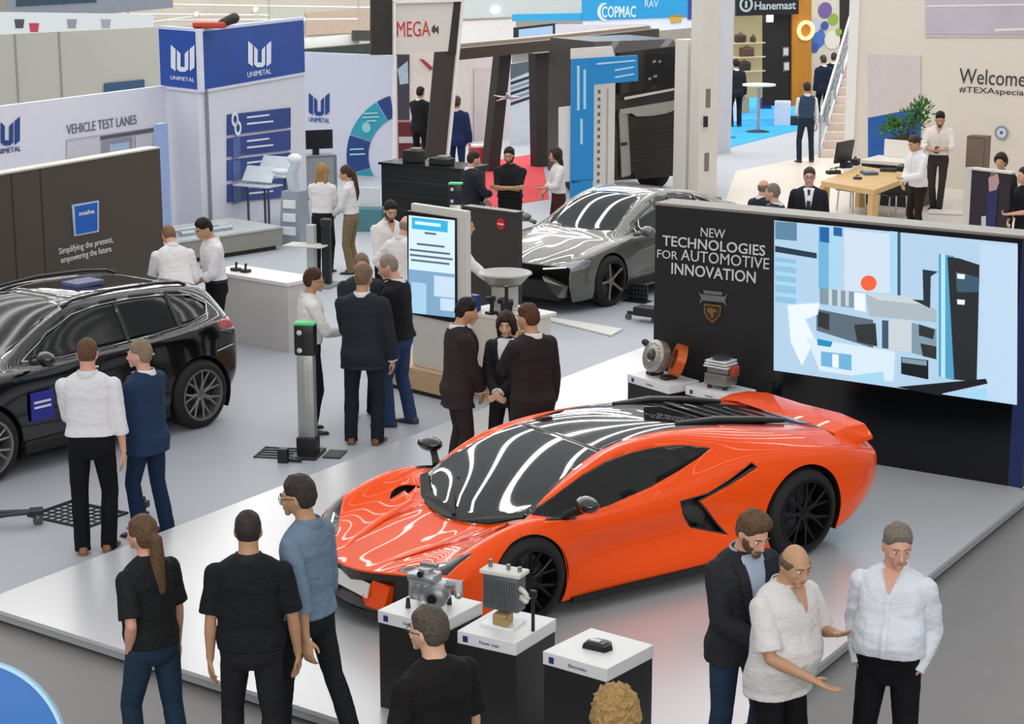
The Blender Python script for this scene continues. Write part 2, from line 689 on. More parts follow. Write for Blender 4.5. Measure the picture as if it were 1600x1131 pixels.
    b.ell(C, (1, 1, 1), n=32, rot=hm, fn=head_fn)

    def H(x, y, z):
        return C + hm @ Vector((x, y, z))
    for p, r in (((0, 0.074, -0.060), (0.036, 0.027, 0.040)), ((0, 0.086, 0.026), (0.046, 0.011, 0.010)), ((0, 0.080, -0.092), (0.026, 0.020, 0.021)), ((0, 0.093, -0.064), (0.024, 0.009, 0.013)),
                 ((-0.042, 0.070, -0.025), (0.022, 0.014, 0.018)), ((0.042, 0.070, -0.025), (0.022, 0.014, 0.018))):
        b.ell(H(*p), r, n=12, rot=hm)
    b.tube([H(0, 0.092, 0.02), H(0, 0.104, -0.012), H(0, 0.114, -0.034)], [0.009, 0.011, 0.014], n=10, rnd=True)
    b.tube([H(-0.013, 0.098, -0.038), H(0.013, 0.098, -0.038)], 0.010, n=8, rnd=True)
    for sd in (-1, 1):
        er = hm @ Matrix.Rotation(R(18) * sd, 3, 'Z')
        b.ell(H(sd * 0.078, -0.012, -0.008), (0.009, 0.019, 0.033), n=12, rot=er)
    body = b.build('person', sk, vox=vox, sm=2)
    body.name = 'person'

    def part(mb, name, m, **kw):
        o = mb.build(name, m, parent=body, **kw)
        return o
    # ---- face
    if detail:
        for sd in (-1, 1):
            e = MB()
            e.ell(H(sd * 0.031, 0.081, 0.006), (0.0135, 0.012, 0.0085), n=12, rot=hm)
            e.mi = 1
            e.ell(H(sd * 0.031, 0.0895, 0.006), (0.006, 0.005, 0.0065), n=10, rot=hm)
            part(e, 'eye', [mat('e8e2dc', 0.25), mat('20140e', 0.2)], smooth=180)
            e = MB()
            e.tube([H(sd * 0.014, 0.099, 0.028), H(sd * 0.032, 0.097, 0.033), H(sd * 0.052, 0.083, 0.027)], [0.0035, 0.0048, 0.003], n=8, rnd=True)
            part(e, 'eyebrow', mat(hair[1] if hair and hair[1] != 'none' else '5a4636', 0.8), smooth=180)
        e = MB()
        e.tube([H(-0.022, 0.0965, -0.064), H(0, 0.1035, -0.062), H(0.022, 0.0965, -0.064)], [0.003, 0.0055, 0.003], n=8, rnd=True)
        part(e, 'lips', mat('a85f52' if woman else 'a86a58', 0.45), smooth=180)
    # ---- hair
    if hair and hair[0] != 'shaved':
        hb = MB()
        hair_cap(hb, C, hm, hair[0], rs)
        if hair[0] == 'long':
            for sd in (-1, 0, 1):
                hb.tube([H(sd * 0.055, -0.055, 0.02), H(sd * 0.072, -0.07, -0.10), H(sd * 0.065, -0.085, -0.2) + Vector((0, 0, -0.02)), H(sd * 0.05, -0.095, -0.2) + Vector((0, 0, -0.09))], [0.04, 0.045, 0.038, 0.012], n=10, rnd=True)
        if hair[0] == 'tail':
            hb.tube([H(0, -0.075, 0.03), H(0, -0.125, 0.0), H(0, -0.128, -0.08) + Vector((0, 0, -0.02)), H(0.0, -0.115, -0.17) + Vector((0, -0.015, -0.06)), H(0.01, -0.11, -0.22) + Vector((0, -0.03, -0.12)), H(0.01, -0.1, -0.26) + Vector((0, -0.03, -0.2))], [0.022, 0.038, 0.046, 0.048, 0.04, 0.012], n=12, rnd=True)
        if hair[0] == 'curly':
            for j in range(150):
                az = random.uniform(0, 6.283)
                zz = random.uniform(-1.3, 0.98)
                rr = math.sqrt(max(0.04, 1 - min(zz, 0) ** 2 * 0.22 - max(zz, 0) ** 2))
                p = Vector((math.cos(az) * rr * 0.100, math.sin(az) * rr * 0.112 - 0.012, zz * 0.118 + 0.02))
                if p.y > 0.05 and zz < 0.45:
                    continue
                o_ = Vector((p.x, p.y, 0.02)).normalized() if zz < .5 else Vector((p.x, p.y, .05)).normalized()
                tg = Vector((-o_.y, o_.x, 0)) * random.choice((-1, 1)) * 0.016
                pts = [H(*(p + o_ * 0.010 * (k % 2) + tg * math.sin(k * 1.7 + j) + Vector((o_.x * .008 * k, o_.y * .008 * k, -0.020 * k)))) for k in range(5)]
                hb.tube(pts, [0.012, 0.013, 0.012, 0.010, 0.005], n=7, rnd=True)
        hb.build('hair', mat(hair[1], 0.6, var=0.42, scale=70, spec=0.3, bump=0.5), parent=body, vox=min(vox, 0.005 if hair[0] == 'curly' else 0.007), sm=1, disp=(0.006, 0.02))
    if beard:
        bb = MB()

        def bf(d):
            az = abs(math.atan2(d.x, d.y)) / math.pi
            m = sstep(0.22, 0.36, -d.z + 0.10 * (1 if az < .1 else 0) + 0.5 * sstep(.16, .36, az) * 0.6) * (1 - sstep(0.44, 0.52, az))
            p = head_fn(d)
            return p * ((1.055 + .05 * sstep(.3, .9, -d.z) * max(0, d.y)) * m + 0.92 * (1 - m))
        bb.ell(C, (1, 1, 1), n=36, rot=hm, fn=bf)
        bb.ell(H(0, 0.088, -0.092), (0.03, 0.02, 0.024), n=12, rot=hm)
        bb.tube([H(-0.028, 0.092, -0.062), H(0, 0.104, -0.051), H(0.028, 0.092, -0.062)], [0.006, 0.008, 0.006], n=8, rnd=True)
        bb.build('beard', mat(beard, 0.75, var=0.2, scale=40), parent=body, smooth=180)
    if glasses:
        g = MB()
        for sd in (-1, 1):
            ring = [H(sd * 0.032 + 0.024 * math.cos(a * math.pi / 8), 0.108 - abs(sd * .032 + .024 * math.cos(a * math.pi / 8)) * .12, 0.004 + 0.018 * math.sin(a * math.pi / 8)) for a in range(17)]
            g.tube(ring, 0.0024, n=6, cap=False)
            g.tube([H(sd * 0.056, 0.101, 0.008), H(sd * 0.080, 0.06, 0.010), H(sd * 0.084, -0.01, 0.006)], 0.0024, n=6)
        g.tube([H(-0.009, 0.108, 0.006), H(0.009, 0.108, 0.006)], 0.0024, n=6)
        part(g, 'glasses', mat('15130f', 0.3))
    # ---- trousers
    def legtube(mb, grow, hem=0.055, wide=1.0):
        for i in (0, 1):
            mb.tube([HIP[i] + Vector((0, 0, 0.02)), HIP[i].lerp(KN[i], 0.4), KN[i], KN[i].lerp(AN[i], 0.4), AN[i] + Vector((0, 0, -hem - 0.012))],
                    [0.090 + grow, (0.082 + grow) * wide, (0.064 + grow) * wide, (0.063 + grow) * wide, (0.060 + grow) * wide], n=16)
    jacket = top and top[0] in ('jacket', 'suit')
    tuck = not (top and top[0] in ('loose', 'polo', 'tee')) and not jacket
    lg = MB()
    sk_leg = 0.90 if legs[0] == 'slim' else 1.0
    rng = [ps.ring(z, dy, rx, ry, grow=0.004) for z, dy, rx, ry in TORSO if z < 1.0]
    rng.append(ps.ring(1.025, 0.002, 0.160, 0.108, grow=0.005))
    lg.loft(rng)
    legtube(lg, 0.006, wide=sk_leg)
    part(lg, 'jeans' if legs[0] == 'jeans' else 'trousers', mat(legs[1], 0.85, var=0.14 if legs[0] == 'jeans' else 0.08, scale=5, bump=0.5, spec=0.15, kind='cloth'), vox=vox * 1.1, sm=3, disp=(0.010, 0.10))
    if belt:
        bl = MB()
        bl.loft([ps.ring(0.985, 0, 0.166, 0.112, grow=0.026, n=32), ps.ring(1.02, 0.003, 0.162, 0.108, grow=0.027, n=32)])
        part(bl, 'belt', mat(belt, 0.4), smooth=30)
    # ---- shoes
    sm_ = mat(shoes, 0.35, var=0.1)
    for i in (0, 1):
        an, fw = FEET[i]
        rt = Vector((fw.y, -fw.x, 0))
        base = Vector((an.x, an.y, an.z - 0.095))
        s_ = MB()
        rings = []
        for t, wd, ht in ((-0.078, 0.020, 0.035), (-0.068, 0.033, 0.068), (-0.03, 0.038, 0.092), (0.02, 0.038, 0.088), (0.07, 0.043, 0.062), (0.13, 0.047, 0.048), (0.175, 0.040, 0.038), (0.198, 0.022, 0.024)):
            o = base + fw * t
            ring = []
            for j in range(14):
                w = 2 * math.pi * j / 14
                c, q = math.cos(w), math.sin(w)
                ring.append(o + rt * (wd * math.copysign(abs(c) ** 0.7, c)) + Vector((0, 0, ht * 0.5 + ht * 0.5 * math.copysign(abs(q) ** 0.7, q))))
            rings.append(ring)
        s_.loft(rings)
        part(s_, 'shoe', sm_, smooth=60)
    # ---- tops
    if top:
        kind, col = top[0], top[1]
        opt = top[2] if len(top) > 2 else {}
        cm = mat(col, opt.get('rough', 0.8), var=0.04, scale=5.5, bump=0.55, spec=0.2, kind='cloth')
        gr = {'shirt': 0.010, 'polo': 0.013, 'tee': 0.012, 'loose': 0.024, 'jacket': 0.026, 'suit': 0.024, 'vest': 0.016, 'blouse': 0.012}[kind]
        if ps.wide < 0.95:
            gr *= 0.8
        z0 = {'shirt': 0.965, 'polo': 0.90, 'tee': 0.90, 'loose': 0.80, 'jacket': 0.76, 'suit': 0.78, 'vest': 0.93, 'blouse': 0.95}[kind]
        z0 = opt.get('hem', z0)
        t = MB()
        rings = []
        fl = opt.get('flare', 0.012 if kind in ('jacket', 'suit', 'loose') else 0.0)
        if z0 < 0.86:
            rings.append(ps.ring(z0, 0.0, 0.176, 0.120, grow=gr + fl))
        for z, dy, rx, ry in TORSO:
            if z > z0 + 0.02 and z < 1.50:
                puff = (0.012 if kind in ('shirt', 'loose', 'polo', 'tee', 'blouse') and 0.97 < z < 1.15 else 0.0)
                if kind in ('jacket', 'suit') and 1.0 < z < 1.2:
                    puff = 0.008
                rings.append(ps.ring(z, dy, max(rx, 0.170 if z < 1.0 else 0), ry, grow=gr + puff + (fl if z < 0.95 else 0)))
        rings.append(ps.ring(1.515, -0.016, 0.052, 0.05, grow=gr * 0.6))
        t.loft(rings)
        slv = opt.get('sleeve', {'shirt': 'long', 'polo': 'short', 'tee': 'short', 'loose': 'short', 'jacket': 'long', 'suit': 'long', 'vest': None, 'blouse': 'roll'}[kind])
        ag = gr * 0.75 + 0.010
        if slv:
            for i in (0, 1):
                S, E, Wr = SH[i], EL[i], WR[i]
                inn = S + (ps.T((0, -0.012, 1.36)) - S) * 0.30
                if slv == 'short':
                    t.tube([inn, S], [0.055, 0.046 + ag], n=16, rnd=True)
                    t.ell(S, (0.044 + ag,) * 3)
                    t.tube([S, S.lerp(E, 0.45), S.lerp(E, 0.86)], [0.047 + ag, 0.048 + ag, 0.050 + ag * 1.3], n=16)
                else:
                    t.tube([inn, S], [0.055, 0.046 + ag], n=16, rnd=True)
                    t.ell(S, (0.044 + ag,) * 3)
                    t.tube([S, S.lerp(E, 0.5), E], [0.047 + ag, 0.046 + ag, 0.042 + ag], n=16, rnd=True)
                    end = 1.0 if slv == 'long' else 0.32
                    q = E.lerp(Wr, end)
                    t.tube([E, E.lerp(q, 0.5), q], [0.042 + ag, 0.041 + ag, (0.030 if slv == 'long' else 0.044) + ag], n=16)
        if kind == 'vest':
            for i in (0, 1):
                q = MB()
                q.ell(SH[i], (0.056,) * 3)
                q.tube([SH[i], SH[i].lerp(EL[i], .5), EL[i]], [.055, .053, .050], n=14, rnd=True)
                q.tube([EL[i], WR[i]], [.050, .040], n=14, rnd=True)
                part(q, 'shirt_sleeve', mat(opt.get('under', 'e4e4ea'), .8, var=.03), vox=vox, sm=1)
        name = {'shirt': 'shirt', 'polo': 'polo_shirt', 'tee': 't_shirt', 'loose': 'shirt', 'jacket': 'jacket', 'suit': 'suit_jacket', 'vest': 'waistcoat', 'blouse': 'blouse'}[kind]
        garment = part(t, name, cm, vox=vox, sm=2, disp=(opt.get('fold', 0.014), 0.12))
        if slv == 'roll' or (slv == 'long' and kind == 'shirt'):
            for i in (0, 1):
                cu = MB()
                q0 = EL[i].lerp(WR[i], 0.26 if slv == 'roll' else 0.90)
                q1 = EL[i].lerp(WR[i], 0.40 if slv == 'roll' else 1.02)
                r = (0.046 if slv == 'roll' else 0.031) + ag
                cu.tube([q0, q1], [r, r], n=14)
                cu.build('cuff', cm, parent=garment, smooth=50)
        # collar
        if kind in ('shirt', 'polo', 'loose', 'jacket', 'suit', 'vest') and not opt.get('nocollar'):
            ccol = opt.get('under', 'e9e9ee') if kind in ('jacket', 'suit', 'vest') else opt.get('collar', col)
            co = MB()
            n = 24
            opn = (opt.get('neck') or kind == 'polo' or opt.get('open'))
            g = R(30) if opn else R(7)
            rings = [[], [], [], []]
            for j in range(n):
                w = g + (2 * math.pi - 2 * g) * j / (n - 1)
                fx = math.sin(w)
                fy = math.cos(w)
                fr = max(0, fy) ** 2
                for q, (rr, zz) in enumerate(((nw + 0.010, 0.046), (nw + 0.016, 0.050), (nw + 0.034 + 0.014 * fr, 0.006 - 0.022 * fr), (nw + 0.018, -0.016))):
                    rings[q].append(neck0 + tm @ Vector((fx * rr, fy * (rr + 0.006), zz - 0.030 * fr)))
            co.loft(rings, cap=False, close=False)
            part(co, 'collar', mat(ccol, 0.8, var=0.04), smooth=60)
        if kind in ('jacket', 'suit', 'vest') or opt.get('open'):
            # shirt front in the V of the lapels, tie, lapels
            zb, zt = opt.get('vz', 1.12), 1.49
            und = opt.get('under', 'e9e9ee')

            def wdt(z):
                return 0.006 + 0.072 * ((z - zb) / (zt - zb)) ** 0.9
            V = MB()
            rows = []
            for a in range(12):
                z = zb + (zt - zb) * a / 11
                rows.append([ps.surf(z, wdt(z) * (2 * q / 10 - 1), gr + 0.014 + 0.004 * (1 - abs(2 * q / 10 - 1))) for q in range(11)])
            rows.append([neck0 + tm @ Vector((math.sin(R(7.5 * q)) * (nw + .016), math.cos(R(7.5 * q)) * (nw + .020), .030)) for q in range(-5, 6)])
            V.loft(rows, cap=False, close=False)
            part(V, 'shirt_front', mat(und, 0.8, var=0.03), smooth=180)
            if kind != 'vest' and not opt.get('open'):
                Lp = MB()
                for sd in (-1, 1):
                    rows = []
                    for a in range(10):
                        z = zb - 0.01 + (zt - zb) * a / 9 * 0.96
                        e0 = wdt(max(z, zb)) * sd
                        wd = (0.02 + 0.055 * (a / 9) * (1 if a < 7 else 0.7)) * sd
                        rows.append([ps.surf(z, e0 - 0.006 * sd, gr + 0.020), ps.surf(z, e0 + wd * 0.5, gr + 0.024), ps.surf(z, e0 + wd, gr + 0.017), ps.surf(z, e0 + wd, gr - 0.01), ps.surf(z, e0 - 0.006 * sd, gr - 0.01)])
                    Lp.loft(rows)
                Lp.build('lapels', cm, parent=garment, smooth=40)
            if opt.get('tie'):
                ti = MB()
                rows = []
                for z, wq in ((1.478, 0.016), (1.455, 0.022), (1.44, 0.015), (1.30, 0.026), (1.20, 0.032), (zb - 0.02, 0.034)):
                    rows.append([ps.surf(z, wq * q, gr + 0.026) for q in (-1, 0, 1)] + [ps.surf(z, wq * q, gr + 0.012) for q in (1, 0, -1)])
                ti.loft(rows)
                part(ti, 'tie', mat(opt['tie'], 0.6), smooth=40)
            if slv == 'long':
                for i in (0, 1):
                    cu = MB()
                    cu.tube([EL[i].lerp(WR[i], 0.9), EL[i].lerp(WR[i], 1.06)], 0.030 + ag * .7, n=12)
                    part(cu, 'shirt_cuff', mat(und, 0.8, var=0.03), smooth=40)
        elif kind in ('shirt', 'polo', 'loose', 'blouse'):
            # button placket and open neck
            V = MB()
            zb = 1.0 if kind != 'polo' else 1.28
            rows = []
            for a in range(14):
                z = zb + (1.47 - zb) * a / 13
                rows.append([ps.surf(z, 0.016 * q, gr + 0.013 + (0.010 if z < 1.16 else 0)) for q in (-1, 0, 1)] + [ps.surf(z, 0.016 * q, gr - 0.01) for q in (1, -1)])
            V.loft(rows)
            V.build('placket', cm, parent=garment, smooth=40)
            if opt.get('neck'):
                N = MB()
                rows = []
                for a in range(8):
                    z = 1.375 + (1.498 - 1.375) * a / 7
                    wq = 0.005 + 0.046 * a / 7
                    rows.append([ps.surf(z, wq * q / 3, gr + 0.017) for q in (-3, -2, -1, 0, 1, 2, 3)])
                rows.append([neck0 + tm @ Vector((math.sin(R(12 * q)) * (nw + .016), math.cos(R(12 * q)) * (nw + .020), .034)) for q in range(-3, 4)])
                N.loft(rows, cap=False, close=False)
                N.build('open_neck', sk, parent=garment, smooth=180)
    body.scale = (k, k, k)
    if not isinstance(at, Vector):
        at = Vector(at)
    body.location = (at.x, at.y, floor)
    body.rotation_euler = (0, 0, R(yaw))
    tag(body, label, 'person', group)
    body['_hand'] = [list(w) for w in WR][0]
    del body['_hand']
    body_info[body.name] = dict(WR=WR, EL=EL, HD=HD, C=C, hm=hm, k=k)
    return body


body_info = {}


def hand_world(b, i, fwd=0.09, off=0.03):
    """where a figure's palm is: i 0 left, 1 right"""
    d = body_info[b.name]
    dd = (d['WR'][i] - d['EL'][i]).normalized()
    p = d['WR'][i] + dd * fwd + d['HD'][i][0].normalized() * off
    return Matrix.LocRotScale(b.location, b.rotation_euler, b.scale) @ p


def stand(px, py_head, h, floor=0.0):
    """floor point under a head seen at (px, py)"""
    return G(px, py_head, h + floor)


# ------------------------------------------------------------ cars: feature-line surfaces, cut into their panels
def crom(P, n):
    """smooth resampling of control rows along axis 0, n steps between rows; equal neighbours make a crease"""
    P = np.asarray(P, float)
    M = len(P)
    out = []
    for i in range(M - 1):
        p0, p1, p2, p3 = P[max(i - 1, 0)], P[i], P[i + 1], P[min(i + 2, M - 1)]
        if np.allclose(p1, p2):
            continue
        for k in range(n):
            t = k / n
            m1, m2 = (p2 - p0) * 0.5, (p3 - p1) * 0.5
            # limit the tangents
            out.append((2 * t ** 3 - 3 * t ** 2 + 1) * p1 + (t ** 3 - 2 * t ** 2 + t) * m1 + (-2 * t ** 3 + 3 * t ** 2) * p2 + (t ** 3 - t ** 2) * m2)
    out.append(P[-1])
    return np.array(out)


def inpoly(px, py, poly):
    c = False
    n = len(poly)
    j = n - 1
    for i in range(n):
        xi, yi = poly[i]
        xj, yj = poly[j]
        if (yi > py) != (yj > py) and px < (xj - xi) * (py - yi) / (yj - yi) + xi:
            c = not c
        j = i
    return c


class Shell:
    """half a car body (y >= 0) as one smooth sheet, to be cut up by outlines seen from the side, the top or the front"""
    def __init__(self, ctrl, nu=8, nv=5, fair=None):
        ctrl = np.asarray(ctrl, float)
        ctrl = np.concatenate([ctrl, ctrl[:, -2:-1] * [1, -1, 1]], axis=1)   # carry on past the centre line, so it stays smooth there
        A = crom(ctrl, nu)                                   # along the car
        B = crom(np.swapaxes(A, 0, 1), nv)                   # across
        B = np.swapaxes(B, 0, 1)[:, :-nv]
        if fair:                                             # even out the glass and roof so reflections run straight
            x0, x1, j0, deg = fair
            X, Y, Z = B[..., 0], B[..., 1], B[..., 2]
            col = np.arange(B.shape[1])[None, :] * np.ones_like(X)
            sel = (X < x0) & (X > x1) & (col >= j0 * nv)
            xm, xs = (x0 + x1) / 2, (x0 - x1) / 2

            def terms(x, y):
                u = (x - xm) / xs
                return np.stack([u ** a * y ** (2 * b) for a in range(deg + 1) for b in range(3) if not (b == 2 and a > 1)], -1)
            co = np.linalg.lstsq(terms(X[sel], Y[sel]), Z[sel], rcond=None)[0]
            F = terms(X, Y) @ co
            k = np.clip((x0 - X) / .16, 0, 1) * np.clip((X - x1) / .25, 0, 1) * np.clip((col - j0 * nv) / (1.0 * nv), 0, 1)
            k = k * k * (3 - 2 * k)
            B = B.copy()
            B[..., 2] = np.where((X < x0) & (X > x1), Z + (F - Z) * k, Z)
        self.bm = bmesh.new()
        self.tagl = self.bm.faces.layers.int.new('part')
        m, n = B.shape[:2]
        vs = [[self.bm.verts.new(B[i, j]) for j in range(n)] for i in range(m)]
        for i in range(m - 1):
            for j in range(n - 1):
                try:
                    self.bm.faces.new((vs[i][j], vs[i + 1][j], vs[i + 1][j + 1], vs[i][j + 1]))
                except ValueError:
                    pass
        bmesh.ops.remove_doubles(self.bm, verts=self.bm.verts[:], dist=1e-4)
        self.names = ['body']

    def region(self, name, poly, axes=(0, 2), test=None, only=None):
        """give the faces inside the outline to part `name` (cut cleanly along the outline)"""
        a, b = axes
        c = 3 - a - b
        ax = Vector((0, 0, 0))
        ax[c] = 1
        xs, ys = [p[0] for p in poly], [p[1] for p in poly]
        x0, x1, y0, y1 = min(xs) - .05, max(xs) + .05, min(ys) - .05, max(ys) + .05

        def ok(f):
            q = f.calc_center_median()
            return (test is None or test(q, f)) and (only is None or self.names[f[self.tagl]] in only)

        def near(f):
            fx = [v.co[a] for v in f.verts]
            fy = [v.co[b] for v in f.verts]
            return max(fx) > x0 and min(fx) < x1 and max(fy) > y0 and min(fy) < y1
        n = len(poly)
        for i in range(n):
            p, q = poly[i], poly[(i + 1) % n]
            co, d = Vector((0, 0, 0)), Vector((0, 0, 0))
            co[a], co[b] = p
            d[a], d[b] = q[0] - p[0], q[1] - p[1]
            if d.length < 1e-6:
                continue
            e0, e1 = min(p[0], q[0]) - .03, max(p[0], q[0]) + .03
            g0, g1 = min(p[1], q[1]) - .03, max(p[1], q[1]) + .03
            fs = []
            for f in self.bm.faces:
                fx = [v.co[a] for v in f.verts]
                fy = [v.co[b] for v in f.verts]
                if max(fx) > e0 and min(fx) < e1 and max(fy) > g0 and min(fy) < g1 and ok(f):
                    fs.append(f)
            if not fs:
                continue
            ed = {e for f in fs for e in f.edges}
            vv = {v for f in fs for v in f.verts}
            bmesh.ops.bisect_plane(self.bm, geom=list(fs) + list(ed) + list(vv), plane_co=co, plane_no=d.cross(ax).normalized(), dist=1e-5)
        if name not in self.names:
            self.names.append(name)
        k = self.names.index(name)
        for f in self.bm.faces:
            if near(f) and ok(f):
                q = f.calc_center_median()
                if inpoly(q[a], q[b], poly):
                    f[self.tagl] = k
        return self

    def drop(self, name):
        k = self.names.index(name)
        bmesh.ops.delete(self.bm, geom=[f for f in self.bm.faces if f[self.tagl] == k], context='FACES')

    def move(self, name, vec, rim=None):
        """press a region in (or out): its faces become a pocket with side walls"""
        k = self.names.index(name)
        fs = [f for f in self.bm.faces if f[self.tagl] == k]
        r = bmesh.ops.extrude_face_region(self.bm, geom=fs)
        nv = [g for g in r['geom'] if isinstance(g, bmesh.types.BMVert)]
        for v in nv:
            v.co += Vector(vec)
        bmesh.ops.delete(self.bm, geom=fs, context='FACES_ONLY')
        nvs = set(nv)
        for v in nv:
            for f in v.link_faces:
                f[self.tagl] = k

    def parts(self, root, mats, thick=None, sharp=38):
        """one mesh object per region, mirrored to both sides"""
        out = {}
        for k, nm in enumerate(self.names):
            fs = [f for f in self.bm.faces if f[self.tagl] == k]
            if not fs or nm not in mats:
                continue
            vi, vs, fc = {}, [], []
            for f in fs:
                r = []
                for v in f.verts:
                    if v.index not in vi or True:
                        key = (round(v.co.x, 5), round(v.co.y, 5), round(v.co.z, 5))
                        if key not in vi:
                            vi[key] = len(vs)
                            vs.append(tuple(v.co))
                        r.append(vi[key])
                if len(set(r)) == len(r):
                    fc.append(r)
            sides = mats[nm]
            m, split = (sides if isinstance(sides, tuple) else (sides, False))

            def emit(sv, nmn):
                V, F = [], []
                for s in sv:
                    o = len(V)
                    V += [(x, y * s, z) for x, y, z in vs]
                    F += [tuple((i + o for i in (r if s > 0 else r[::-1]))) for r in fc]
                me = bpy.data.meshes.new(nmn)
                me.from_pydata(V, [], F)
                bm = bmesh.new()
                bm.from_mesh(me)
                bmesh.ops.remove_doubles(bm, verts=bm.verts[:], dist=2e-4)
                bmesh.ops.recalc_face_normals(bm, faces=bm.faces[:])
                bm.to_mesh(me)
                bm.free()
                me.materials.append(m)
                me.polygons.foreach_set('use_smooth', [True] * len(me.polygons))
                me.set_sharp_from_angle(angle=R(sharp))
                o = bpy.data.objects.new(nmn, me)
                SC.collection.objects.link(o)
                o.parent = root
                if thick:
                    sd = o.modifiers.new('thick', 'SOLIDIFY')
                    sd.thickness = thick
                    sd.offset = -1
                return o
            if split:
                out[nm] = [emit((1,), nm), emit((-1,), nm)]
            else:
                out[nm] = [emit((1, -1), nm)]
        self.bm.free()
        return out


def circle(cx, cz, r, n=40, a0=0, a1=360):
    return [(cx + r * math.cos(R(a0 + (a1 - a0) * k / n)), cz + r * math.sin(R(a0 + (a1 - a0) * k / n))) for k in range(n)]


def wheel(root, x, y, r, wid, rim_r, rimc, spokes=10, style='Y', caliper=None, tyre='141414', rough=0.35, metal=0.8, ring=None):
    """tyre with its rim, spokes and brake as sub-parts; y > 0 is the car's left"""
    sd = 1 if y > 0 else -1
    rot = Matrix.Rotation(R(-90 * sd), 3, 'X')         # lathe axis along the axle, outside = +z
    o = Vector((x, y, r))
    h = wid / 2
    t = MB()
    t.lathe([(rim_r, -h), (rim_r + .02, -h - .004), (r - .05, -h + .002), (r - .012, -h + .03), (r, -h + .06), (r, h - .06), (r - .012, h - .03), (r - .05, h - .002), (rim_r + .02, h + .004), (rim_r, h), (rim_r - .012, h - .03), (rim_r - .012, -h + .03), (rim_r, -h)], o, n=48, rot=rot, cap=False)
    w = t.build('wheel', mat(tyre, 0.75, var=0.1), parent=root, smooth=40)
    m = mat(rimc, rough, metal, var=0.03)
    b = MB()
    b.lathe([(rim_r + .004, h - .002), (rim_r + .004, h + .006), (rim_r - .02, h + .004), (rim_r - .03, h - .03), (rim_r - .04, -h + .04), (rim_r - .002, -h + .02)], o, n=48, rot=rot, cap=False)
    b.build('rim', m if ring is None else mat(ring, rough, metal), parent=w, smooth=40)
    d = MB()
    d.lathe([(0.05, -.02), (rim_r * .78, -.02), (rim_r * .78, 0.0), (0.05, 0.0)], o, n=36, rot=rot)
    d.build('brake_disc', mat('55565a', 0.35, 0.9), parent=w, smooth=40)
    if caliper:
        c = MB()
        for k in range(7):
            a = R(20 + k * 8)
        c.box(o + rot @ Vector((rim_r * .62, 0, .01)), (.07, .06, .18))
        c.build('brake_caliper', mat(caliper, .3), parent=w)
    sp = MB()
    sp.lathe([(0.001, h - .028), (.035, h - .026), (.06, h - .034), (.065, h - .07), (0.001, h - .07)], o, n=20, rot=rot)
    for k in range(spokes):
        a = 2 * math.pi * k / spokes
        ca, sa = math.cos(a), math.sin(a)

        def q(rr, off, z):
            return o + rot @ Vector((rr * ca - off * sa, rr * sa + off * ca, z))
        if style == 'Y':
            for e in (-1, 1):
                sp.tube([q(.045, 0, h - .045), q(rim_r * .5, e * .012, h - .030), q(rim_r * .97, e * rim_r * .20, h - .014)], [.019, .014, .012], n=6)
        else:
            sp.tube([q(.04, 0, h - .045), q(rim_r * .55, 0, h - .030), q(rim_r * .98, 0, h - .016)], [.024, .020, .026], n=6)
    sp.build('spokes', m, parent=w, smooth=30)
    return w


def arch_liner(root, x, z, r, y0, y1, m):
    for s in (1, -1):
        b = MB()
        rings = []
        for yy in (y0, y1):
            rings.append([Vector((p[0], s * yy, p[1])) for p in circle(x, z, r, 32, -35, 215)])
        b.loft(rings, cap=False, close=False)
        b.add([Vector((p[0], s * y0, p[1])) for p in circle(x, z, r, 32, -35, 215)], [tuple(range(32))])
        b.build('wheel_arch_liner', m, parent=root, smooth=40)


BLACK = mat('0b0b0c', 0.25, coat=0.6, var=0.0)
MATTE = mat('101011', 0.6, var=0.1)
GLASS = mat('0c0f10', 0.03, var=0.0, coat=1.0, spec=0.9)


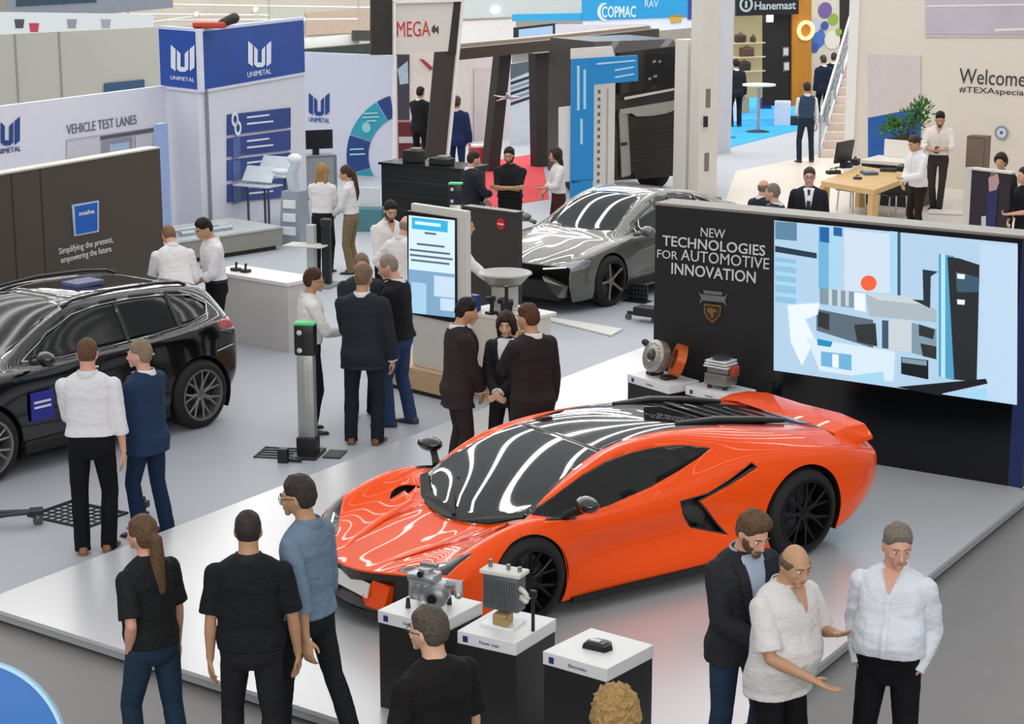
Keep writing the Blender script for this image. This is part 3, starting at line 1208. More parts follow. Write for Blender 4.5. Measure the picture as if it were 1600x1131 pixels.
def supercar():
    base = G(829, 980, 0.12)
    rear = G(1252.5, 869, 0.12)
    h = (base - rear).normalized()
    L = Vector((-h.y, h.x, 0))
    c = (base + rear) / 2 - L * 0.98
    root = thing('sports_car', 'low wedge shaped bright orange sports car with black roof on the white platform', 'car', (c.x, c.y, 0.12), math.atan2(h.y, h.x))
    S = [  # rows from nose to tail; columns from sill to centre line
        [(2.00, .97, .17), (2.03, .965, .29), (2.05, .955, .38), (2.07, .935, .45), (2.10, .87, .485), (2.20, .66, .475), (2.29, .45, .455), (2.35, .28, .435), (2.385, .14, .425), (2.395, 0, .42)],
        [(1.88, .985, .14), (1.89, .99, .28), (1.90, .985, .40), (1.91, .97, .515), (1.93, .88, .605), (1.99, .68, .545), (2.05, .46, .515), (2.09, .30, .495), (2.11, .15, .490), (2.12, 0, .49)],
        [(1.66, .99, .14), (1.66, .995, .28), (1.66, .99, .42), (1.66, .975, .59), (1.67, .88, .715), (1.70, .68, .635), (1.74, .46, .575), (1.77, .30, .56), (1.79, .15, .557), (1.80, 0, .556)],
        [(1.39, .985, .14), (1.39, .995, .28), (1.39, .995, .42), (1.39, .975, .63), (1.39, .885, .775), (1.40, .72, .715), (1.42, .50, .645), (1.46, .32, .632), (1.48, .16, .630), (1.49, 0, .628)],
        [(1.10, .965, .13), (1.10, .965, .24), (1.10, .955, .42), (1.10, .955, .61), (1.11, .89, .762), (1.14, .785, .745), (1.13, .68, .795), (1.14, .60, .803), (1.16, .30, .812), (1.17, 0, .815)],
        [(.75, .960, .13), (.75, .960, .22), (.75, .900, .42), (.75, .930, .60), (.75, .905, .700), (.75, .850, .745), (.75, .700, .975), (.75, .590, .972), (.76, .30, .985), (.76, 0, .990)],
        [(.30, .970, .13), (.30, .970, .22), (.30, .880, .42), (.30, .920, .60), (.30, .900, .715), (.30, .830, .790), (.30, .625, 1.085), (.30, .52, 1.100), (.30, .28, 1.115), (.30, 0, 1.120)],
        [(-.20, .985, .13), (-.20, .985, .23), (-.20, .890, .42), (-.20, .930, .62), (-.20, .900, .750), (-.20, .790, .880), (-.20, .615, 1.095), (-.20, .50, 1.140), (-.20, .28, 1.156), (-.20, 0, 1.160)],
        [(-.60, .990, .13), (-.60, .995, .25), (-.60, .940, .44), (-.60, .950, .66), (-.60, .905, .830), (-.60, .760, .980), (-.60, .650, 1.070), (-.60, .48, 1.125), (-.60, .26, 1.138), (-.60, 0, 1.142)],
        [(-1.00, .995, .13), (-1.00, 1.00, .28), (-1.00, .985, .46), (-1.00, .985, .70), (-1.00, .935, .865), (-1.00, .83, .965), (-1.00, .69, 1.035), (-1.00, .49, 1.075), (-1.00, .26, 1.085), (-1.00, 0, 1.085)],
        [(-1.39, 1.00, .15), (-1.39, 1.01, .32), (-1.39, 1.01, .52), (-1.39, 1.005, .74), (-1.39, .955, .865), (-1.39, .85, .935), (-1.39, .69, .995), (-1.39, .48, 1.010), (-1.39, .26, 1.010), (-1.39, 0, 1.010)],
        [(-1.80, .985, .18), (-1.80, 1.00, .36), (-1.80, 1.00, .54), (-1.80, .995, .71), (-1.80, .945, .82), (-1.80, .84, .875), (-1.80, .67, .935), (-1.80, .46, .940), (-1.80, .26, .935), (-1.80, 0, .93)],
        [(-2.12, .92, .30), (-2.13, .945, .42), (-2.14, .95, .54), (-2.15, .945, .66), (-2.15, .90, .745), (-2.16, .80, .80), (-2.17, .63, .865), (-2.18, .45, .88), (-2.18, .26, .88), (-2.18, 0, .88)],
        [(-2.30, .85, .38), (-2.32, .87, .46), (-2.34, .87, .55), (-2.36, .86, .63), (-2.37, .83, .70), (-2.39, .74, .745), (-2.41, .58, .805), (-2.42, .43, .835), (-2.42, .26, .84), (-2.42, 0, .84)],
    ]
    ORANGE = mat('fb5204', 0.3, var=0.02, coat=1.0, cior=1.3, spec=0.12)
    sh = Shell(S, 8, 5, (1.46, -1.1, 6, 4))
    sh.region('arch', circle(1.39, .335, .368, 44), test=lambda q, f: q.y > .6)
    sh.drop('arch')
    sh.region('arch2', circle(-1.385, .36, .425, 44), test=lambda q, f: q.y > .6)
    sh.drop('arch2')
    # windscreen, roof and engine cover: one dark sweep between the orange roof rails
    sh.region('windscreen', [(1.50, 0), (1.47, .20), (1.40, .42), (1.235, .70), (.98, .655), (.76, .605), (.56, .555), (.40, .525), (.40, 0), (.40, -.1), (1.5, -.1)], axes=(0, 1))
    sh.region('roof_panel', [(.40, -.1), (.40, .525), (.07, .50), (-.29, .495), (-.84, .50), (-.84, -.1)], axes=(0, 1))
    sh.region('engine_cover', [(-.84, -.1), (-.84, .50), (-1.26, .50), (-1.75, .44), (-2.05, .40), (-2.05, -.1)], axes=(0, 1))
    sh.region('side_window', [(1.19, .765), (1.05, .835), (.88, .915), (.70, .985), (.43, 1.042), (.16, 1.065), (-.12, 1.065), (-.36, 1.045), (-.58, 1.00), (-.42, .945), (-.20, .885), (.12, .815), (.52, .760), (.92, .725)], test=lambda q, f: q.y > .5, only=('body',))
    # side air intake: a dark blade behind the door
    sh.region('side_intake', [(-.86, .875), (-.60, .775), (-.38, .705), (-.10, .690), (-.13, .58), (-.24, .44), (-.58, .335), (-.43, .52), (-.30, .655), (-.60, .735), (-.90, .835)], test=lambda q, f: q.y > .7, only=('body',))
    sh.move('side_intake', (0, -.07, 0))
    sh.region('headlight', [(1.84, .90), (2.06, .88), (2.14, .74), (2.24, .50), (2.17, .47), (2.06, .62), (1.96, .76)], axes=(0, 1), test=lambda q, f: q.z > .42, only=('body',))
    P = sh.parts(root, {'body': ORANGE, 'windscreen': GLASS, 'roof_panel': mat('08080a', 0.06, var=0, coat=1.0), 'engine_cover': mat('131315', 0.2, var=0, coat=0.7),
                        'side_window': (mat('0a0c0c', 0.16, var=0, spec=.35), True), 'side_intake': (mat('0c0c0d', 0.3, coat=.4, var=0), True), 'headlight': (mat('0d0d0e', .15, coat=.6, var=0), True)}, thick=.012)
    for o in P['side_intake']:
        o.name = 'side_air_intake'
    W = mat('f4f6f8', .2, var=0, emit=1.2)
    for s in (1, -1):                                      # daytime running lights, a thin Y on each lamp
        b = MB()
        b.tube([(1.86, s * .885, .60), (1.99, s * .80, .555), (2.12, s * .64, .515)], .009, n=6)
        b.tube([(2.10, s * .86, .47), (1.99, s * .80, .548)], .007, n=6)
        b.build('running_light', W, parent=P['headlight'][0 if s > 0 else 1])
    # front bumper: black mouth, splitter and orange fangs
    top = [Vector(p) for p in S[0]]
    full = [Vector((p.x, -p.y, p.z)) for p in top[2:]] + [p for p in top[2:-1]][::-1]
    full = [Vector((p.x, p.y, p.z)) for p in full]
    b = MB()
    rows = []
    for dx, dz, ky in ((-.012, 0.0, 1.0), (-.05, None, .985), (-.07, .2, .98), (.0, .13, .99)):
        rows.append([Vector((p.x + dx, p.y * ky, p.z if dz == 0.0 else (p.z * .5 + .17 if dz is None else dz))) for p in full])
    b.loft(rows, cap=False, close=False)
    b.build('front_bumper', mat('111112', .4, var=.05), parent=root, smooth=35)
    b = MB()
    lo = [Vector((p.x + .045, p.y * 1.0, .10)) for p in full]
    hi = [Vector((p.x + .03, p.y * .99, .135)) for p in full]
    bk = [Vector((p.x - .35, p.y * .97, .11)) for p in full]
    b.loft([bk, lo, hi, [p + Vector((-.2, 0, 0)) for p in hi]], cap=False, close=False)
    b.build('splitter', mat('0d0d0d', .35), parent=root, smooth=30)
    for s in (1, -1):
        b = MB()
        b.prism([(2.30, s * .26, .35), (2.27, s * .44, .34), (2.305, s * .40, .15), (2.345, s * .22, .145), (2.36, s * .20, .22)], (-.08, 0, 0))
        b.build('bumper_fang', ORANGE, parent=root)
        b = MB()
        b.prism([(2.16, s * .62, .40), (2.07, s * .88, .40), (2.10, s * .84, .37), (2.19, s * .60, .37)], (-.02, 0, -.01))
        b.build('bumper_vane', mat('c9ccd0', .3), parent=root)
    b = MB()
    b.box((2.335, 0, .27), (.012, .50, .11), rot=Matrix.Rotation(R(-14), 3, 'Y'))
    b.build('number_plate', mat('e6e4de', .4, var=.02), parent=root)
    # floor pan and sills
    b = MB()
    b.box((0, 0, .13), (4.1, 1.55, .05), bev=.02)
    b.build('underbody', MATTE, parent=root)
    for s in (1, -1):
        b = MB()
        b.loft([[(1.00, s * .90, .12), (1.00, s * .99, .11), (1.00, s * .985, .145), (1.0, s * .90, .15)], [(-.95, s * .92, .12), (-.95, s * 1.03, .11), (-.95, s * 1.01, .15), (-.95, s * .92, .16)]])
        b.build('side_skirt', MATTE, parent=root)
    # tail
    b = MB()
    R0 = [Vector(p) for p in S[-1]]
    full = [Vector((p.x, -p.y, p.z)) for p in R0] + [p for p in R0[:-1]][::-1]
    b.loft([full, [Vector((p.x + .03, p.y * .96, p.z * .75 + .06)) for p in full], [Vector((-2.2, p.y * .9, .25)) for p in full]], cap=False, close=False)
    b.build('rear_bumper', mat('121213', .4), parent=root, smooth=35)
    for s in (1, -1):
        b = MB()
        for k in range(3):
            b.box((-2.415, s * .66, .70 - k * .045), (.02, .20, .022), rz=-s * .25)
        b.build('tail_light', mat('c2321e', .25, emit=.6), parent=root)
    b = MB()
    sec = []
    for y, z, x in ((-.80, .80, -2.16), (-.72, .895, -2.14), (-.45, .935, -2.12), (0, .93, -2.10), (.45, .935, -2.12), (.72, .895, -2.14), (.80, .80, -2.16)):
        sec.append([(x + .17, y, z + .005), (x + .02, y, z + .035), (x - .20, y, z + .03), (x - .20, y, z + .005), (x, y, z - .015)])
    b.loft(sec)
    b.build('rear_wing', ORANGE, parent=root, smooth=40)
    # engine cover ribs and roof channel
    b = MB()
    for k in range(5):
        x = -1.0 - k * .2
        b.box((x, 0, 1.098 - max(0, (-x - 1.0)) * .195), (.11, .56 - k * .05, .02), rot=Matrix.Rotation(R(-12), 3, 'Y'), bev=.006)
    b.build('engine_louvres', mat('1a1a1c', .25, coat=.5), parent=P['engine_cover'][0])
    for s in (1, -1):
        b = MB()
        b.tube([(-.50, s * .40, 1.14), (-.9, s * .42, 1.115), (-1.3, s * .42, 1.055), (-1.7, s * .40, .985)], [.02, .035, .035, .02], n=10)
        b.build('engine_cover_rail', BLACK, parent=P['engine_cover'][0], smooth=60)
    # wiper and dark cowl
    b = MB()
    b.tube([(1.47, .10, .665), (1.33, -.10, .725), (1.12, -.42, .80)], [.014, .012, .008], n=6)
    b.tube([(1.16, -.28, .81), (1.08, -.52, .80), (1.02, -.58, .83)], .009, n=6)
    b.build('wiper', MATTE, parent=root)
    b = MB()
    b.prism([(1.515, 0, .637), (1.485, .22, .645), (1.40, .46, .668), (1.25, .70, .748), (1.20, .66, .775), (1.34, .40, .70), (1.40, .2, .687), (1.42, 0, .684), (1.40, -.2, .687), (1.34, -.4, .70), (1.2, -.66, .775), (1.25, -.70, .748), (1.40, -.46, .668), (1.485, -.22, .645)], (0, 0, .006))
    b.build('windscreen_cowl', MATTE, parent=root)
    # bonnet creases
    for s in (1, -1):
        b = MB()
        b.loft([[(1.5, s * .40, .646), (1.5, s * .43, .662), (1.5, s * .46, .652)], [(1.8, s * .36, .566), (1.8, s * .39, .585), (1.8, s * .43, .575)], [(2.1, s * .27, .492), (2.1, s * .29, .508), (2.1, s * .33, .50)], [(2.33, s * .18, .428), (2.33, s * .19, .434), (2.33, s * .21, .43)]])
        b.build('bonnet_crease', ORANGE, parent=P['body'][0], smooth=60)
    # mirrors
    for s in (1, -1):
        b = MB()
        b.ell((.92, s * 1.05, .88), (.085, .12, .062), n=20, rot=Matrix.Rotation(s * R(-14), 3, 'Z'))
        mr = b.build('wing_mirror', mat('0a0a0b', .08, coat=1, var=0), parent=root, smooth=180)
        b = MB()
        b.tube([(.98, s * .86, .75), (.95, s * .93, .80), (.92, s * 1.0, .84)], [.035, .028, .03], n=8)
        b.build('mirror_stalk', MATTE, parent=mr, smooth=60)
    # seats glimpsed through the side glass are left dark; wheels
    for s in (1, -1):
        wheel(root, 1.39, s * .865, .345, .26, .262, '1b1c1e', 7, 'Y', caliper='222224', rough=.3, metal=.6)
        wheel(root, -1.39, s * .86, .37, .32, .285, '1b1c1e', 7, 'Y', caliper='222224', rough=.3, metal=.6)
    arch_liner(root, 1.39, .335, .372, .74, .96, MATTE)
    arch_liner(root, -1.385, .36, .43, .62, .985, MATTE)
    return root



def road_car(root, rows, win, wsc, roofx, col, chrome, wb, wr, tw, wy, rimr, rimc, arch, lamp, tail, glass, spokes=(7, 'Y'), rough=.25, metal=0.0, ring=None, rails=False, extra=None):
    body = mat(col, rough, metal, var=0.02, coat=1.0)
    S = []
    for r in rows:
        x = r[0]
        S.append([(p[0] if len(p) > 2 else x, p[-2], p[-1]) for p in r[1]])
    sh = Shell(S, 7, 5, (wsc[0][0] - .02, -1.35, 6, 5))
    for x in (wb / 2, -wb / 2):
        sh.region('arch', circle(x, wr - .005, arch, 40), test=lambda q, f: q.y > .5)
    sh.drop('arch')
    sh.region('windscreen', wsc, axes=(0, 1))
    sh.region('side_window', win, test=lambda q, f: q.y > .4, only=('body',))
    sh.region('headlight', lamp, test=lambda q, f: q.y > .3, only=('body',))
    sh.region('tail_light', tail, test=lambda q, f: q.y > .3, only=('body',))
    if roofx:
        sh.region('roof_panel', roofx, axes=(0, 1), test=lambda q, f: q.z > .8, only=('body',))
    P = sh.parts(root, {'body': body, 'windscreen': glass, 'side_window': (glass, True), 'roof_panel': GLASS, 'headlight': (mat('8a8f94', .1, .4, var=0, coat=1), True), 'tail_light': (mat('b01818', .15, var=0, coat=1), True)}, thick=.012)
    for s in (1, -1):
        i = 0 if s > 0 else 1
        win3 = []
        for (x, z) in win + [win[0]]:
            # follow the pane's edge on the car's side
            best = None
            for r in S:
                pass
            win3.append((x, z))
        b = MB()
        pts = []
        me = P['side_window'][i].data
        vv = np.array([v.co for v in me.vertices])
        for k in range(len(win)):
            (x0, z0), (x1, z1) = win[k], win[(k + 1) % len(win)]
            for t in (0, .34, .67):
                x, z = x0 + (x1 - x0) * t, z0 + (z1 - z0) * t
                j = np.argmin((vv[:, 0] - x) ** 2 + (vv[:, 2] - z) ** 2)
                pts.append((x, vv[j, 1] + s * .004, z))
        b.tube(pts + [pts[0]], .008, n=6, cap=False)
        b.build('window_trim', chrome, parent=P['side_window'][i], smooth=60)
        # window posts
        for px_ in win_posts(win):
            b = MB()
            zs = [p[1] for p in win]
            col_ = vv[np.abs(vv[:, 0] - px_) < .10]
            if len(col_) > 2:
                lo, hi = col_[np.argmin(col_[:, 2])], col_[np.argmax(col_[:, 2])]
                b.tube([(px_, lo[1] + s * .004, lo[2]), (px_ + .02, hi[1] + s * .004, hi[2])], .028, n=6, sx=.4)
                b.build('window_post', BLACK, parent=P['side_window'][i])
        b = MB()
        mx, mz = win[0][0] - .06, win[0][1] + .02
        b.ell((mx, s * (wy + .16), mz + .04), (.08, .11, .075), n=18)
        b.tube([(mx + .02, s * (wy - .05), mz - .02), (mx, s * (wy + .1), mz + .01)], .035, n=8)
        b.build('wing_mirror', body, parent=root, smooth=180)
        if rails:
            b = MB()
            b.tube([(.15, s * .60, 1.50), (.0, s * .595, 1.545), (-.5, s * .60, 1.575), (-1.1, s * .59, 1.555), (-1.4, s * .57, 1.52), (-1.5, s * .56, 1.48)], .018, n=8)
            b.build('roof_rail', mat('2c2d2f', .3, .3), parent=root, smooth=60)
        for x in (-.30, .42):
            b = MB()
            b.tube([(x - .42, s * (wy + .005), win[0][1] - .17), (x - .24, s * (wy + .014), win[0][1] - .165)], .016, n=8, rnd=True)
            b.build('door_handle', chrome, parent=root, smooth=60)
        for x in (wb / 2, -wb / 2):
            wheel(root, x, s * (wy - tw / 2 + .035), wr, tw, rimr, rimc, spokes[0], spokes[1], ring=ring)
        # skirts
        b = MB()
        b.box((0, s * (wy - .03), .27), (wb - 2 * arch - .02, .10, .13), bev=.03)
        b.build('side_skirt', MATTE, parent=root)
    for x in (wb / 2, -wb / 2):
        arch_liner(root, x, wr - .005, arch + .006, wy - .32, wy + .0, MATTE)
    b = MB()
    b.box((0, 0, .24), (S[0][0][0] - S[-1][0][0] - .2, 1.5, .08), bev=.03)
    b.build('underbody', MATTE, parent=root)
    for row, nm, dx in ((S[0], 'front_bumper', -.03), (S[-1], 'rear_bumper', .03)):
        R0 = [Vector(p) for p in row]
        full = [Vector((p.x, -p.y, p.z)) for p in R0] + R0[:-1][::-1]
        b = MB()
        b.loft([full, [Vector((p.x + dx, p.y * .97, p.z * .7 + .17)) for p in full], [Vector((p.x + dx * 6, p.y * .9, .26)) for p in full]], cap=False, close=False)
        b.build(nm, body if nm == 'rear_bumper' else MATTE, parent=root, smooth=40)
    return P, body


def win_posts(win):
    xs = [p[0] for p in win]
    a, b = min(xs), max(xs)
    return [a + (b - a) * .48, a + (b - a) * .20]


CHROME = mat('c9ced4', 0.18, 0.9, var=0.02)


def suv():
    hd = R(231.5)
    h = Vector((math.cos(hd), math.sin(hd), 0))
    L = Vector((-h.y, h.x, 0))
    c = G(310, 668) + h * 1.35 - L * .86
    root = thing('family_suv', 'black sport utility car with silver roof rails and two men standing beside its door', 'car', (c.x, c.y, 0), hd)
    rows = [
        (2.10, [(2.0, .80, .30), (2.1, .84, .45), (2.13, .84, .60), (2.11, .83, .78), (2.06, .80, .90), (2.10, .68, .96), (2.14, .50, .98), (2.16, .34, .985), (2.18, .17, .99), (2.19, 0, .99)]),
        (1.75, [(.88, .27), (.92, .42), (.925, .60), (.91, .80), (.86, .97), (.70, 1.02), (.50, 1.04), (.34, 1.05), (.17, 1.05), (0, 1.055)]),
        (1.35, [(.89, .25), (.935, .42), (.935, .60), (.915, .84), (.87, 1.00), (.74, 1.05), (.55, 1.075), (.36, 1.085), (.18, 1.09), (0, 1.09)]),
        (.98, [(.89, .25), (.92, .42), (.91, .62), (.91, .86), (.885, .99), (.80, 1.05), (.70, 1.10), (.50, 1.12), (.25, 1.13), (0, 1.135)]),
        (.45, [(.89, .25), (.915, .42), (.90, .62), (.91, .86), (.89, 1.00), (.845, 1.04), (.665, 1.40), (.56, 1.425), (.30, 1.445), (0, 1.45)]),
        (.05, [(.89, .25), (.915, .42), (.90, .62), (.91, .86), (.90, 1.01), (.86, 1.05), (.645, 1.565), (.55, 1.60), (.30, 1.625), (0, 1.63)]),
        (-.50, [(.89, .25), (.915, .42), (.90, .62), (.91, .88), (.905, 1.02), (.865, 1.06), (.645, 1.60), (.56, 1.635), (.30, 1.66), (0, 1.665)]),
        (-1.00, [(.90, .26), (.93, .42), (.92, .62), (.92, .90), (.91, 1.04), (.865, 1.09), (.64, 1.575), (.55, 1.615), (.30, 1.64), (0, 1.645)]),
        (-1.40, [(.90, .27), (.94, .45), (.935, .65), (.925, .92), (.90, 1.07), (.85, 1.14), (.62, 1.53), (.53, 1.575), (.30, 1.60), (0, 1.605)]),
        (-1.80, [(.87, .30), (.91, .47), (.91, .67), (.90, .92), (.87, 1.08), (.81, 1.17), (.60, 1.46), (.50, 1.52), (.28, 1.545), (0, 1.55)]),
        (-2.08, [(-2.0, .83, .34), (-2.07, .87, .50), (-2.09, .87, .70), (-2.09, .86, .90), (-2.08, .82, 1.06), (-2.04, .77, 1.15), (-1.98, .60, 1.37), (-1.95, .50, 1.44), (-1.95, .28, 1.46), (-1.95, 0, 1.465)]),
        (-2.2, [(-2.1, .74, .40), (-2.2, .77, .55), (-2.23, .77, .70), (-2.23, .76, .90), (-2.21, .72, 1.02), (-2.17, .68, 1.10), (-2.09, .56, 1.28), (-2.06, .46, 1.36), (-2.05, .26, 1.37), (-2.05, 0, 1.375)])]
    def sq(x, z):                                            # lower roof, shorter tail
        return (x if x > -1.45 else -1.45 + (x + 1.45) * .72, z if z < 1.0 else 1.0 + (z - 1.0) * .84)
    rows = [(sq(x, 0)[0], [((sq(p[0], 0)[0], p[1], sq(0, p[2])[1]) if len(p) > 2 else (p[0], sq(0, p[1])[1])) for p in r]) for x, r in rows]
    win = [(.80, 1.10), (.44, 1.345), (.10, 1.505), (-.20, 1.55), (-.60, 1.56), (-1.05, 1.53), (-1.45, 1.46), (-1.72, 1.33), (-1.62, 1.22), (-1.30, 1.155), (-.80, 1.11), (-.20, 1.085), (.40, 1.08)]
    wsc = [(.97, -.1), (.97, .3), (.93, .62), (.50, .59), (.10, .50), (.04, .3), (.03, -.1)]
    win = [sq(*p) for p in win]
    P, body = road_car(root, rows, win, wsc, [(-.05, -.1), (-.05, .42), (-1.3, .42), (-1.3, -.1)], '0a0a0b', CHROME, 2.7, .37, .24, .92, .27, '8f8f8d', .42,
                       [(2.16, .76), (2.16, .92), (1.78, .99), (1.70, .90)], [(-1.70, 1.0), (-2.3, .985), (-2.3, 1.12), (-1.68, 1.10)], mat('0a0d0c', .09, var=0, spec=.5), (7, 'Y'), rough=.16, rails=True)
    for s in (1,):
        b = MB()
        b.box((.70, s * .933, .66), (.27, .012, .28), bev=.004)
        st = b.build('door_sticker', mat('2a2f9a', .4), parent=root)
        b = MB()
        for k in range(2):
            b.box((.70, s * .941, .70 - k * .05), (.20, .004, .022))
        b.build('sticker_lettering', mat('e8eaf4', .5), parent=st)
    b = MB()
    b.box((-.55, .08, 1.58), (.36, .26, .05), bev=.012)
    b.build('roof_sign', mat('5a5c88', .5), parent=root)
    for s in (1,):
        b = MB()
        b.tube([(-1.83, s * .915, .83), (-1.58, s * .94, .80)], .008, n=6)
        b.build('bumper_trim', CHROME, parent=root)
    return root


def sedan():
    hd = R(231)
    h = Vector((math.cos(hd), math.sin(hd), 0))
    L = Vector((-h.y, h.x, 0))
    c = G(948, 478) - h * 1.42 - L * .86
    root = thing('fastback_saloon', 'metallic grey fastback saloon car parked behind the black display wall', 'car', (c.x, c.y, 0), hd)
    rows = [
        (2.40, [(2.18, .84, .16), (2.25, .86, .30), (2.27, .85, .42), (2.25, .84, .55), (2.22, .80, .64), (2.33, .62, .66), (2.40, .45, .67), (2.44, .30, .675), (2.46, .15, .68), (2.47, 0, .68)]),
        (1.95, [(.90, .17), (.93, .30), (.93, .45), (.92, .60), (.88, .74), (.70, .765), (.48, .785), (.32, .79), (.16, .795), (0, .80)]),
        (1.42, [(.91, .18), (.955, .33), (.955, .50), (.94, .68), (.89, .83), (.72, .855), (.52, .875), (.34, .885), (.17, .89), (0, .89)]),
        (1.00, [(.91, .18), (.935, .30), (.93, .50), (.93, .70), (.89, .86), (.80, .895), (.66, .935), (.45, .95), (.22, .96), (0, .965)]),
        (.45, [(.91, .17), (.93, .28), (.90, .48), (.93, .72), (.90, .88), (.84, .92), (.63, 1.19), (.52, 1.21), (.26, 1.23), (0, 1.24)]),
        (-.05, [(.92, .17), (.93, .28), (.90, .48), (.93, .73), (.905, .89), (.84, .93), (.585, 1.335), (.49, 1.365), (.26, 1.385), (0, 1.39)]),
        (-.55, [(.92, .17), (.93, .28), (.90, .48), (.93, .74), (.905, .90), (.83, .95), (.57, 1.35), (.48, 1.385), (.26, 1.40), (0, 1.405)]),
        (-1.0, [(.92, .18), (.94, .30), (.92, .50), (.94, .76), (.905, .92), (.82, .97), (.565, 1.30), (.47, 1.335), (.25, 1.35), (0, 1.355)]),
        (-1.42, [(.92, .19), (.955, .33), (.95, .53), (.945, .78), (.90, .94), (.80, .99), (.58, 1.21), (.47, 1.25), (.25, 1.265), (0, 1.27)]),
        (-1.9, [(.90, .22), (.93, .38), (.935, .56), (.92, .78), (.87, .93), (.77, .98), (.62, 1.07), (.47, 1.10), (.25, 1.115), (0, 1.12)]),
        (-2.3, [(-2.2, .82, .30), (-2.28, .85, .42), (-2.31, .86, .58), (-2.32, .84, .76), (-2.31, .80, .89), (-2.31, .72, .95), (-2.31, .58, .995), (-2.32, .45, 1.01), (-2.32, .25, 1.015), (-2.32, 0, 1.02)]),
        (-2.45, [(-2.32, .75, .36), (-2.42, .77, .46), (-2.45, .77, .60), (-2.46, .76, .74), (-2.45, .73, .84), (-2.45, .66, .90), (-2.45, .55, .945), (-2.45, .43, .96), (-2.45, .25, .965), (-2.45, 0, .97)])]
    win = [(.86, .935), (.45, 1.125), (.05, 1.26), (-.35, 1.315), (-.75, 1.305), (-1.15, 1.235), (-1.55, 1.09), (-1.50, 1.03), (-1.1, .985), (-.4, .955), (.3, .93)]
    wsc = [(1.02, -.1), (1.0, .3), (.92, .62), (.50, .56), (.10, .47), (.03, .3), (.02, -.1)]
    P, body = road_car(root, rows, win, wsc, None, '66655f', mat('9aa0a0', .2, .8), 2.84, .36, .24, .935, .275, '8a8780', .40,
                       [(2.26, .60), (2.30, .68), (1.98, .735), (1.86, .70), (2.0, .62)], [(-2.15, .80), (-2.5, .78), (-2.5, .88), (-2.1, .90)], mat('0d1414', .04, var=0, coat=1.0), (5, 'I'), rough=.3, metal=.55, ring='3a3532')
    b = MB()
    b.prism([(2.34, -.55, .46), (2.34, .55, .46), (2.26, .78, .20), (2.26, -.78, .20)], (.13, 0, 0))
    b.build('radiator_grille', mat('141518', .5), parent=root)
    b = MB()
    b.box((2.49, -.1, .42), (.02, .42, .13), bev=.004)
    b.build('number_plate', mat('2b2d6e', .5), parent=root)
    for s in (1, -1):
        b = MB()
        b.prism([(2.33, s * .50, .52), (2.27, s * .84, .40), (2.26, s * .80, .24), (2.30, s * .72, .24), (2.36, s * .56, .46)], (.09, 0, 0))
        b.build('bumper_blade', body, parent=root)
        b = MB()
        b.tube([(2.27, s * .80, .655), (2.36, s * .60, .63), (2.40, s * .50, .62)], .012, n=6)
        b.build('running_light', mat('f4f6f8', .2, var=0, emit=.8), parent=P['headlight'][0 if s > 0 else 1])
    return root


supercar()
suv()
sedan()


# ------------------------------------------------------------ the hall floor, platform and display wall
def slab(name, pts, z0, z1, m):
    b = MB()
    b.prism([Vector((p[0], p[1], z0)) for p in pts], (0, 0, z1 - z0))
    return b.build(name, m)


struct(slab('floor', [(-40, -2), (40, -2), (40, 95), (-40, 95)], -0.1, 0.0, mat('7f7d7c', 0.55, var=0.05, scale=3)), 'dark grey carpet floor of the exhibition hall')
PL0, PL1, PL2, PL3 = Vector((-4.10, 13.92, 0)), Vector((0.71, 10.36, 0)), Vector((4.72, 16.80, 0)), Vector((1.60, 23.0, 0))
struct(slab('floor_booth', [PL0 + Vector((-14, 10.4, 0)), PL0 + Vector((-.02, 0, 0)), PL3 + Vector((0, .1, 0)), (4.9, 17.2), (14, 22), (16, 60), (-30, 60)], 0.0, 0.008, mat('acb1b9', 0.5, var=0.03, scale=2, spec=.5)), 'light blue grey booth floor')


def platform():
    root = thing('display_platform', 'low white display platform under the orange sports car', 'platform', tuple(PL1))
    b = MB()
    P = [Vector((p.x, p.y, 0.09)) for p in (PL0, PL1, PL2, PL3)]
    b.prism(P, (0, 0, 0.03))
    b.build('deck', mat('cacbce', 0.3, var=0.012, scale=2, spec=.8, coat=1.0, cior=1.9, crough=.30), parent=root, w=True)
    cen = (PL0 + PL1 + PL2 + PL3) / 4
    b = MB()
    b.prism([Vector((p.x, p.y, 0.03)) + (cen - p).normalized() * 0.02 for p in (PL0, PL1, PL2, PL3)], (0, 0, 0.06))
    b.build('side_panel', mat('a9adb0', 0.5), parent=root, w=True)
    b = MB()
    b.prism([Vector((p.x, p.y, 0.0)) + (cen - p).normalized() * 0.10 for p in (PL0, PL1, PL2, PL3)], (0, 0, 0.03))
    b.build('plinth', mat('1b1b1c', 0.8), parent=root, w=True)  # near-black: shade of the gap under the deck is put into its colour


platform()
LW = Plane((1.445, 19.165), (4.70, 16.99))


def px_poly(b, pl, pts, out, thick=0.004):
    q = [pl.px(*p) for p in pts]
    b.prism([pl.w(u, z, out) for u, z in q], pl.n * thick)


